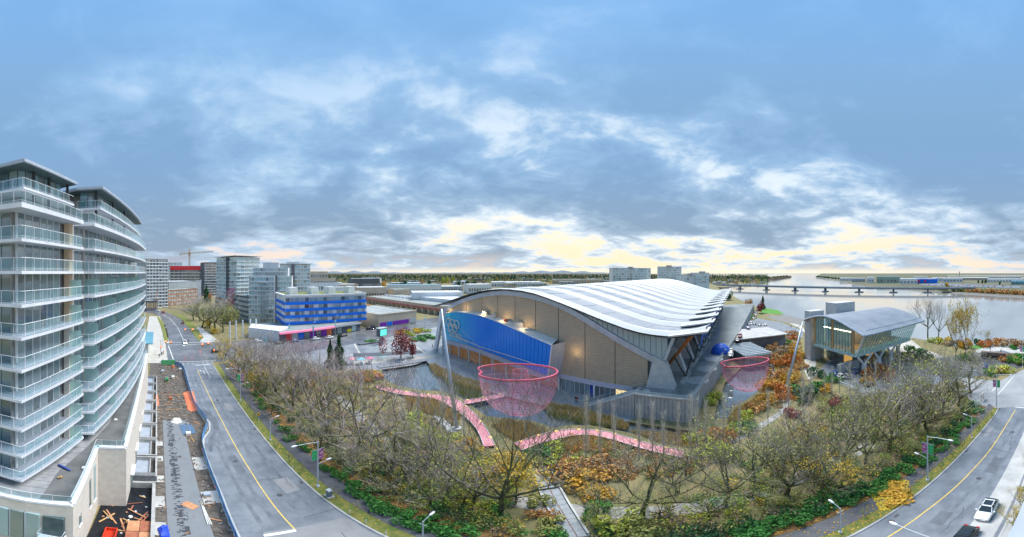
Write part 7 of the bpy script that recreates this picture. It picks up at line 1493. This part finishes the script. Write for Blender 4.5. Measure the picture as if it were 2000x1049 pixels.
K_white, K_black, K_grey, K_red, K_blue, K_dred = paint('paint_white', (.75, .76, .77)), paint('paint_black', (.02, .022, .026)), paint('paint_grey', (.25, .27, .3)), paint('paint_red', (.4, .02, .03)), paint('paint_blue', (.03, .09, .30)), paint('paint_maroon', (.18, .03, .05))
c1 = car('white hatchback with dark sunroof parked at the right kerb', 30.6, 10.2, 182, K_white, True); MB().box(30.0, 9.75, 1.66, 31.6, 10.65, 1.69).mesh
o = meshobj('sunroof', MB().box(-1.0, -.48, 1.645, .1, .48, 1.66).mesh('sunroof', M_cglass), c1)
c2 = car('black saloon parked behind the white hatchback at the bottom right', 24.4, 10.4, 180, K_black, False); meshobj('sunroof', MB().box(-.9, -.45, 1.445, 0, .45, 1.46).mesh('sunroof', M_cglass), c2)
car('white car with lit headlights waiting at the wet crossing', *P(361, 671), -3, K_white, True, .06, True, plain=True); car('dark red car on the street beyond the crossing', *P(357, 632), 175, K_dred, False, .06, plain=True); car('maroon car turning at the far street bend', *P(319, 611), 150, K_red, False, .06, plain=True); car('white van-like car at the far street bend', *P(308, 608), 60, K_white, True, .06, plain=True); car('black car leaving the side street at the crossing', *P(423, 688), 95, K_black, True, .06, plain=True)
car('small dark motor scooter car beside the white car at the crossing', *P(368, 671), 178, K_black, False, .06, plain=True) if False else None
for px_, py_, a, m, lab in ((503, 668, 88, K_white, 'white car on the side street seen through the trees'), (545, 672, 90, K_black, 'black car on the side street near the trees'), (577, 668, 88, K_blue, 'blue car driving along the side street'), (617, 664, 92, K_white, 'white car on the side street behind the blue one'), (644, 661, 92, K_white, 'second white car on the side street before the shops'), (671, 657, 92, K_black, 'black car ahead of the white cars on the side street'), (722, 644, 60, K_black, 'black car at the lane between shops and tan store'), (748, 646, 20, K_red, 'red car near the green screen sign'), (728, 640, 60, K_grey, 'grey car behind the black one in the shop lane'), (860, 655, 20, K_white, 'white car parked by the arena left leg')): car(lab, *P(px_, py_), a, m, px_ in (722, 617), .06, px_ == 722, plain=True)
pk_ = [K_white, K_grey, K_black, K_red, K_white, K_blue]; nmc = ['white', 'grey', 'black', 'red', 'white', 'blue']
for i, (a, s) in enumerate(((-13, 30), (-13, 36), (-15, 52), (-16, 60), (-16, 64), (-20, 80), (-22, 92), (-22, 96), (-24, 110), (-25, 114), (-26, 126), (-27, 138))):
    x, y, _ = OV(a - 1, s, 0); car(f'{nmc[i % 6]} car parked on the arena deck, {ORD[i]} from the near end', x, y, -24 + 90, pk_[i % 6], i % 3 == 0, 6.03, group='cars on the arena deck', plain=True)
for i, (px_, py_, m, n_) in enumerate(((1630, 733, K_blue, 'blue'), (1640, 737, K_white, 'white'), (1653, 738, K_grey, 'grey'), (1690, 752, K_black, 'black'), (1700, 728, K_grey, 'silver grey'), (1683, 731, K_black, 'dark'), (1668, 728, K_blue, 'navy'))): x, y = P(px_, py_); car(f'{n_} car standing in the yard below the pavilion', x, y, 75, m, i % 2 == 0, group='cars below the pavilion', plain=True)
for i, (px_, py_, m, n_) in enumerate(((1443, 622, K_white, 'white'), (1448, 628, K_grey, 'grey'), (1463, 634, K_white, 'white'), (1474, 634, K_white, 'white'), (1484, 636, K_grey, 'grey'), (1495, 636, K_white, 'white'))): x, y = P(px_, py_); car(f'{n_} car in the entry court beyond the deck, {ORD[i]} from the left', x, y, 60, m, False, group='cars in the entry court', plain=True)
car('blue car parked among the shrubs at the river car park', *P(1925, 718), 20, K_blue, False, .06, plain=True)
# ------------------------------------------------------------------ lamps, signals, signs
M_pole = mat('galvanised_pole', (.50, .55, .60), .4, var=.06); M_lens = mat('lamp_lens', (.75, .78, .8), .3); M_bgreen = mat('banner_green', (.06, .48, .18), .6); M_bpink = bpy.data.materials.new('banner_flower'); M_bpink.use_nodes = True; q = NT(M_bpink.node_tree); bb = q.n['Principled BSDF']; v = q.node('ShaderNodeTexCoord').outputs['Object']; q.put(bb.inputs['Base Color'], q.ramp(q.noise(v, 2.2, 3), [(.35, (.10, .12, .30)), (.47, (.55, .10, .35)), (.58, (.75, .45, .65)), (.7, (.15, .40, .15))]))
def head(b, p, d):
    p, d = Vector(p), Vector(d).normalized(); b.tube([p, p + d * .2, p + d * .65, p + d * .85], [.05, .14, .15, .04], 8)
def tall_lamp(label, x, y, h=9.4, arm=-3.0, banners=True, ped=True):
    t_ = thing('street_lamp', label, 'street lamp', (x, y, .1)); b = MB(); b.tube([(x, y, .1), (x, y, .5), (x, y, h)], [.17, .12, .08], 8); b.build('pole', M_pole, t_); MB().tube([(x, y, .08), (x, y, .45)], .24, 8).build('base', M_lens, t_)
    b = MB(); b.tube([(x, y, h - .15), (x, y + arm * .5, h + .12), (x, y + arm, h + .2)], .05, 5); b.build('arm', M_pole, t_); b = MB(); head(b, (x, y + arm, h + .2), (0, -1 if arm < 0 else 1, 0)); b.build('lamp_head', M_lens, t_)
    if ped: b = MB(); b.tube([(x, y, 5.0), (x, y + 1.3, 5.35)], .04, 5); b.build('path_arm', M_pole, t_); b = MB(); head(b, (x, y + 1.3, 5.35), (0, 1, .1)); b.build('path_lamp_head', M_lens, t_)
    if banners:
        for s, m in ((-1, M_bgreen), (1, M_bpink)):
            bn = MB(); x0 = x + s * .12 * (1 if x > 0 else -1) * -1; bn.prism([(x, y + s * .14), (x, y + s * .86), (x + .03, y + s * .86), (x + .03, y + s * .14)], 6.0, 7.9); f = bn.build('banner', m, t_)
            [MB().bar((x, y, z_), (x, y + s * .95, z_), .04, .04).build('banner_bracket', M_pole, f) for z_ in (7.95, 5.95)]
    return t_
tall_lamp('tall street lamp with green and flower banners on the right verge', 34.4, 19.9); tall_lamp('street lamp with banners at the river end of the right verge', 65.6, 19.6); tall_lamp('tall street lamp with green and flower banners on the left verge', -32.6, 19.8); tall_lamp('tall banner lamp on the left verge near the crossing', -70, 20.4)
tall_lamp('street lamp by the riverside car park at the right edge', *P(1997, 718), 9.4, -2, True, False)
def path_lamp(label, x, y, h=5.3, d=1):
    t_ = thing('path_lamp', label, 'street lamp', (x, y, .1)); b = MB(); b.tube([(x, y, .1), (x, y, h)], [.1, .06], 7); b.build('pole', M_pole, t_); MB().tube([(x, y, .08), (x, y, .4)], .18, 8).build('base', M_lens, t_)
    b = MB(); b.tube([(x, y, h - .1), (x, y + d * .9, h + .3)], .04, 5); b.build('arm', M_pole, t_); MB().bar((x - .45, y, h - .7), (x + .45, y, h - .7), .04, .04).build('cross_bar', M_pole, t_); b = MB(); head(b, (x, y + d * .9, h + .3), (0, d, .15)); b.build('lamp_head', M_lens, t_)
path_lamp('short footpath lamp on the left verge past the yellow warning sign', -49.1, 19.9); path_lamp('short footpath lamp on the right verge with leaf-strewn path behind', 19.0, 20.4); path_lamp('short footpath lamp on the right verge before the river end', 50.1, 19.7); path_lamp('short footpath lamp at the bottom centre-left edge', *P(826, 1066), 5.3); path_lamp('short footpath lamp near the crossing on the left verge', *P(440, 742), 5.3)
t_ = thing('street_lamp', 'street lamp reaching over the near kerb at the bottom right', 'street lamp', (16.8, 6.2, 0)); b = MB(); b.tube([(16.8, 6.2, 0), (16.8, 6.2, 9.0)], [.16, .08], 8); b.build('pole', M_pole, t_); b = MB(); b.tube([(16.8, 6.2, 8.9), (17.0, 9.5, 9.4), (17.2, 12.4, 9.5)], .05, 5); b.build('arm', M_pole, t_); b = MB(); head(b, (17.2, 12.4, 9.5), (.05, 1, 0)); b.build('lamp_head', M_lens, t_)
b = MB(); c = P(1906, 800)
t_ = thing('sign_post', 'white post by the hedge near the river end', 'post', (*c, 0)); b.tube([(*c, 0), (*c, 3.4)], .12, 7); b.build('post', M_lens, t_); MB().tube([(*c, 3.4), (*c, 3.5)], .15, 7).build('cap', M_pole, t_)
c = P(1919, 783); t_ = thing('notice_board', 'pale notice board at the end of the right footpath', 'notice board', (*c, 0)); MB().box(c[0] - 1.1, c[1] - .08, .9, c[0] + 1.1, c[1] + .08, 2.3).build('board', mat('board_cream', (.62, .60, .50), .7), t_); [MB().box(c[0] + s * .9 - .06, c[1] - .06, 0, c[0] + s * .9 + .06, c[1] + .06, .9).build('leg', M_tim, t_) for s in (-1, 1)]
c = (-56.6, 20.3); t_ = thing('warning_sign', 'yellow diamond warning sign on the left verge', 'sign', (*c, 0)); b = MB(); b.tube([(*c, 0), (*c, 2.6)], .04, 6); b.build('post', M_pole, t_); b = MB(); b.add([(c[0] + .06, c[1] - .5, 2.7), (c[0] + .06, c[1], 2.2), (c[0] + .06, c[1] + .5, 2.7), (c[0] + .06, c[1], 3.2), (c[0] + .02, c[1] - .5, 2.7), (c[0] + .02, c[1], 2.2), (c[0] + .02, c[1] + .5, 2.7), (c[0] + .02, c[1], 3.2)], [(0, 1, 2, 3), (7, 6, 5, 4), (0, 4, 5, 1), (1, 5, 6, 2), (2, 6, 7, 3), (3, 7, 4, 0)]); f = b.build('plate', mat('sign_yellow', (.85, .50, .03), .5), t_)
b = MB(); b.box(c[0] + .065, c[1] - .16, 2.5, c[0] + .075, c[1] + .16, 2.85); b.build('symbol', M_dark, f)
c = P(643, 970); t_ = thing('utility_kiosk', 'grey utility kiosk on a pad beside the left footpath', 'kiosk', (*c, .1)); MB().box(c[0] - .32, c[1] - .25, .2, c[0] + .32, c[1] + .25, 1.35).build('cabinet', mat('kiosk_grey', (.16, .20, .24), .5), t_); MB().box(c[0] - .36, c[1] - .29, 1.35, c[0] + .36, c[1] + .29, 1.5).build('cap', M_pole, t_); MB().box(c[0] - .6, c[1] - .5, .09, c[0] + .6, c[1] + .5, .2).build('pad', M_conc, t_)
for i, (px_, py_) in enumerate(((754, 1045), (715, 1023), (683, 1004), (572, 918), (500, 838))):
    x, y = P(px_, py_); t_ = thing('marker_post', f'short white marker post on the left verge, {ORD[i]} from the bottom', 'post', (x, y, .1), 'white marker posts'); MB().tube([(x, y, .1), (x, y, .85)], .06, 6).build('post', M_lens, t_); MB().tube([(x, y, .85), (x, y, .95)], [.07, .03], 6).build('cap', M_lens, t_)
# traffic signals at the crossing
M_sig = mat('signal_amber', (.80, .32, .03), .5); M_rlamp = mat('signal_red_lit', (.9, .05, .02), .3, var=0, emit=((1, .06, .03), 30)); M_glamp = mat('signal_dark', (.05, .05, .05), .3)
def signal(label, x, y, arm=None, h=6.2, face_=(1, 0)):
    t_ = thing('traffic_signal', label, 'traffic signal', (x, y, .1)); b = MB(); b.tube([(x, y, .1), (x, y, h)], [.14, .1], 7); b.build('pole', M_pole, t_); spots = [(x, y, 3.6)]
    if arm: e = (x + arm[0], y + arm[1], h + .2); b = MB(); b.tube([(x, y, h - .3), e], [.08, .05], 6); b.build('mast_arm', M_pole, t_); spots += [(e[0], e[1], h - .6), lerp((x, y, h - .6), (e[0], e[1], h - .6), .5)]
    for sx, sy, sz in spots:
        hd = MB().box(sx - .2, sy - .26, sz - .55, sx + .2, sy + .26, sz + .6).build('signal_head', M_sig, t_)
        for j, dz_ in enumerate((.36, 0, -.36)): MB().tube([(sx + .2 * face_[0], sy, sz + dz_), (sx + .26 * face_[0], sy, sz + dz_)], .13, 8).build('lens', M_rlamp if j == 0 else M_glamp, hd)
signal('traffic signal with mast arm on the far corner right of the street', *P(391, 672), (-1, -7), 7.5); signal('traffic signal with arm at the park corner of the crossing', *P(418, 702), (3, -5), 7.5); signal('traffic signal on the tower-side corner of the crossing', *P(314, 694), (2, 4), 6.5)
path_lamp('street lamp on the tower-side pavement beyond the crossing', *P(318, 676), 8.5)
for i, (px_, py_) in enumerate(((449, 664), (461, 662), (474, 660), (489, 658), (500, 657))):
    x, y = P(px_, py_); t_ = thing('white_pylon', f'thick white post beyond the crossing, {ORD[i]} from the left', 'post', (x, y, 0), 'white posts beyond the crossing'); b = MB(); b.tube([(x, y, 0), (x + .6, y - .2, 9.5)], [.45, .36], 8); b.build('shaft', M_white, t_); MB().tube([(x, y, 0), (x, y, .5)], .7, 8).build('base', M_conc, t_)
# lamp standards along the side street and plaza
for i, (px_, py_, h) in enumerate(((520, 690, 9), (565, 660, 9), (612, 668, 10), (655, 655, 11), (768, 632, 10), (830, 640, 8))): x, y = P(px_, py_); t_ = thing('street_lamp', f'thin teal street lamp along the side street, {ORD[i]} from the left', 'street lamp', (x, y, 0), 'lamps along the side street'); b = MB(); b.tube([(x, y, 0), (x, y, h)], [.12, .07], 6); b.build('pole', M_steel, t_); b = MB(); b.tube([(x, y, h), (x + 1.4, y, h + .3)], .05, 5); b.build('arm', M_steel, t_); b = MB(); head(b, (x + 1.2, y, h + .3), (1, 0, 0)); b.build('lamp_head', M_lens, t_); MB().box(x - .06, y - .5, h * .55, x, y + .5, h * .78).build('banner', mat('banner_teal', (.25, .62, .66), .5), t_)
# screen sign on the plaza
c = P(746, 672); t_ = thing('screen_sign', 'green lit screen sign on a grey plinth at the plaza edge', 'sign', (*c, 0)); MB().box(c[0] - 1.5, c[1] - .5, 0, c[0] + 1.5, c[1] + .5, 4).build('plinth', C_grey, t_); MB().box(c[0] - 1.2, c[1] - 2.4, 4, c[0] + .9, c[1] + 2.4, 7.6).build('screen_case', C_dk, t_); MB().box(c[0] + .9, c[1] - 1.9, 4.3, c[0] + .95, c[1] + 2.2, 7.3).build('screen', mat('screen_teal', (.1, .6, .5), .3, emit=((.15, .85, .7), .6)), t_); b = MB(); MB().box(c[0] - 1.6, c[1] - 2.6, 7.6, c[0] + 1.2, c[1] + 2.6, 8).build('cap', C_grey, t_)
b = MB(); b.bar((*P(700, 674), .3), (*P(742, 668), .3), 2.5, .6); o = tag(b.build('planter_kerb', C_dk), 'dark wedge-shaped planter edge left of the screen sign', 'planter')
# parasols with tables
for i, (px_, py_, m, n_) in enumerate(((687, 711, mat('parasol_pink', (.75, .30, .35), .6), 'pink'), (705, 712, mat('parasol_teal', (.20, .55, .65), .6), 'teal'), (722, 710, mat('parasol_rose', (.70, .18, .28), .6), 'rose red'))):
    x, y = P(px_, py_); t_ = thing('parasol_table', f'{n_} parasol over a small round table on the plaza', 'parasol', (x, y, 0)); MB().tube([(x, y, 0), (x, y, 2.7)], .05, 6).build('pole', M_pole, t_); MB().tube([(x, y, 2.1), (x, y, 2.75)], [1.5, .06], 8).build('canopy', m, t_); MB().tube([(x, y, .72), (x, y, .78)], .8, 12).build('table_top', m if i == 1 else M_lens, t_)
    for k in range(3): a = k * 2.1; MB().tube([(x + 1.1 * math.cos(a), y + 1.1 * math.sin(a), 0), (x + 1.1 * math.cos(a), y + 1.1 * math.sin(a), .45)], .22, 8).build('stool', m if i == 1 else M_lens, t_)
c = P(783, 706); t_ = thing('tree_seat', 'round pale bench ring under the dark red tree', 'bench', (*c, 0)); b = MB(); b.tube([(c[0] + 1.8 * math.cos(a), c[1] + 1.8 * math.sin(a), .4) for a in [k * math.pi / 8 for k in range(17)]], .25, 6, cap=False); b.build('seat_ring', M_steel, t_)
for k in range(6): a = k * math.pi / 3; MB().box(c[0] + 1.8 * math.cos(a) - .1, c[1] + 1.8 * math.sin(a) - .1, .02, c[0] + 1.8 * math.cos(a) + .1, c[1] + 1.8 * math.sin(a) + .1, .4).build('leg', M_steel, t_)
b = MB(); b.bar((*P(738, 718), .15), (*P(832, 704), .15), 2.6, .3); tag(b.build('pond_terrace', mat('terrace_grey', (.24, .25, .27), .5)), 'grey stone terrace edge along the near side of the plaza pond', 'terrace')
# people
def person(label, x, y, rz, top, leg, skin=(.55, .38, .30), z=.04, walk=.18, h=1.72):
    t_ = thing('person', label, 'person', (x, y, z), None, rz); s = h / 1.72; b = MB()
    for k, sg in ((1, walk), (-1, -walk)): b.tube([(sg * 1.4, k * .1, .02), (sg, k * .1, .08), (sg * .55, k * .1, .48), (0, k * .09, .9)], [.05, .055, .07, .1], 6)
    b.tube([(0, 0, .85), (0, 0, 1.0)], [.15, .16], 8); body = meshobj('trousers', b.mesh('trousers', leg), t_, scale=(s, s, s))
    b = MB(); b.tube([(0, 0, .92), (0, 0, 1.15), (.01, 0, 1.38), (.01, 0, 1.48)], [.16, .16, .19, .08], 8)
    for k, sg in ((1, -walk), (-1, walk)): b.tube([(0, k * .2, 1.4), (sg * .3, k * .25, 1.15), (sg * .9 + .05, k * .24, .9)], [.07, .055, .045], 6)
    meshobj('coat', b.mesh('coat', top), t_, scale=(s, s, s)); sk = mat('skin', skin, .6, var=.05); b = MB(); b.sphere((.02, 0, 1.6), .1, 8, 6, 1.25); b.tube([(.01, 0, 1.44), (.02, 0, 1.55)], .05, 6); b.sphere((.12, 0, 1.59), .02, 5, 4)
    hd = meshobj('head', b.mesh('head', sk), t_, scale=(s, s, s)); [meshobj('hand', MB().sphere((sg * .9 + .06, k * .24, .85), .045, 6, 4).mesh('hand', sk), t_, scale=(s, s, s)) for k, sg in ((1, -walk), (-1, walk))]; b = MB(); b.sphere((-.01, 0, 1.635), .106, 8, 5, 1.15); meshobj('hair', b.mesh('hair', mat('hair_dark', (.03, .022, .018), .7)), hd); return t_
J_dk, J_red, J_nv = mat('cloth_black', (.02, .02, .024), .85), mat('cloth_red', (.35, .03, .03), .85), mat('cloth_navy', (.03, .04, .09), .85)
for i, (px_, py_, tp, lab) in enumerate(((316, 695, J_dk, 'person in dark clothes at the tower-side corner of the crossing'), (319, 693, J_red, 'person in a red top beside the dark-clad one at the corner'), (311, 699, J_nv, 'person in navy walking towards the site fence'), (368, 670, J_dk, 'person in black crossing beside the lit white car'), (419, 692, J_nv, 'person waiting under the park-corner signal'), (1124, 785, J_dk, 'person in black on the plaza below the arena windows'), (1127, 786, J_red, 'companion in dark red on the plaza below the arena windows'), (845, 680, J_dk, 'person walking on the plaza by the arena left leg'), (617, 684, J_dk, 'person in black on the plaza behind the bare trees'), (603, 692, J_nv, 'person in navy crossing the plaza near the trees'), (726, 707, J_dk, 'person standing by the rose red parasol'), (1575, 642, J_dk, 'person in black on the riverside path'), (1579, 641, J_nv, 'second person on the riverside path'), (1545, 640, J_dk, 'person in the entry court near the path'), (1934, 686, J_dk, 'person on the riverside walk at the right'), (1955, 690, J_nv, 'person on the riverside walk beside the timber stack'))): person(lab, *P(px_, py_), i * 1.3, tp, J_nv if tp is not J_nv else J_dk)
# riverside pieces: timber stack, planters, bench, flagpoles, sheds, tent
c = P(1940, 700); t_ = thing('timber_stack', 'dark stacked driftwood wall in the riverside car park', 'timber stack', (*c, 0))
for i in range(5):
    for k in range(4): a = (c[0] - 1.2 + .5 * k, c[1] - 5 + .2 * ((i + k) % 2), .35 + .55 * i); MB().tube([a, (a[0], a[1] + 9.5, a[2])], .26, 7).build('log', M_dark if (i + k) % 3 else C_brick, t_)
for i in range(4): x, y = lerp(P(1890, 722), P(1945, 735), i / 3); tag(MB().bar((x, y, .2), (x + .2, y + 2.6, .2), .5, .35).build('concrete_block', M_conc), f'concrete barrier block at the car park edge, {ORD[i]} from the left', 'barrier', 'barrier blocks')
for i, (px_, py_) in enumerate(((1450, 616), (1455, 620), (1461, 625), (1466, 628), (1470, 612))): x, y = P(px_, py_); t_ = thing('flagpole', f'bare white flagpole by the entry court, {ORD[i]} from the deck', 'flagpole', (x, y, 0), 'white flagpoles'); MB().tube([(x, y, 0), (x, y, 11)], [.12, .05], 6).build('pole', M_white, t_); MB().tube([(x, y, 0), (x, y, .3)], .3, 8).build('base', M_conc, t_)
c = OV(-10.5, 34, 6); t_ = thing('event_tent', 'blue dome tent standing on the deck beside the arena eave', 'tent', c); b = MB(); b.sphere((c[0], c[1], 6), 3.4, 12, 8, 1.0); b.v = [(x, y, max(z, 6.02)) for x, y, z in b.v]; b.build('dome', mat('tent_blue', (.02, .12, .58), .5), t_); MB().sphere((c[0] + .5, c[1] - 3.15, 7.8), .35, 8, 5, .8).build('emblem', M_roofc, t_)
gh = thing('glass_house', 'low glazed shelter with beamed roof below the deck wall behind the small net', 'shelter', (47, 100, 0)); MB().box(42, 92, 0, 52, 110, 4.2).build('wall', windowmat('shelter_glass', (.03, .06, .07), (.12, .2, .22)), gh)
for i in range(9): MB().box(41.6, 92.2 + i * 2.1, 4.6, 52.4, 92.5 + i * 2.1, 5.0).build('roof_beam', M_white, gh)
for x in (42, 47, 52): MB().box(x - .12, 92, 4.2, x + .12, 110.2, 4.6).build('purlin', M_white, gh)
dk2 = thing('service_block', 'dark service block with flat pale roof at the end of the deck wall', 'building', (60, 122, 0)); MB().box(50, 114, 0, 72, 132, 5.4).build('wall', C_dk, dk2); MB().box(49, 113, 5.4, 73, 133, 5.8).build('roof', M_conc, dk2)
# edge of the camera's own balcony and neighbours at the right
ob = thing('own_balcony', 'pale balcony edge and grey post of the viewer building, bottom right corner', 'balcony', (6, 0, 29.8)); MB().box(3.05, -1.5, 29.75, 14, .80, 30.0).build('slab', mat('own_slab', (.36, .40, .45), .5, var=.06), ob); MB().box(4.4, .62, 30.0, 4.48, .70, 31.1).build('post', M_steel, ob)
sheet('near_pavement', [(-14, -8), (-12, 6.4), (0, 6.0), (12, 7.2), (70, 8.2), (70, 4.4), (12, 3.4), (-4, 2)], .1, M_conc)
row([(0, 0, 2.6, 1.4, 'green')] * 0, '{}')
for i, (x, y, c) in enumerate(((29, 5.4, 'olive'), (33, 5.2, 'olive'), (36, 5.6, 'green'), (39, 5.4, 'dark'), (42, 5.6, 'green'), (46, 5.2, 'olive'), (50, 5.4, 'rust'))): shrub(0, 0, 3.4, 1.4, c, f'low shrub in the bed beside the near pavement, {ORD[i]} from the bottom', 'bed_shrub', 'shrub', 'bed beside the near pavement', xy=(x, y))
for i, (x, y) in enumerate(((28.5, 6.8), (33, 7.0), (42, 7.2))): plant_tree(SPARSE[i % 2], x, y, 4.0, f'small kerbside tree with sparse orange leaves, {ORD[i]} from the bottom', 'street_tree', 'tree', 'kerbside trees', wide=.6)
wl = thing('bed_wall', 'dark concrete bed wall with glass balustrade at the right edge', 'wall', (40, 4, 0)); MB().box(31, 2.6, 0, 60, 3.0, 1.4).build('wall', M_dark, wl); MB().box(31, 2.75, 1.4, 60, 2.8, 2.4).build('balustrade', M_bglass, wl)
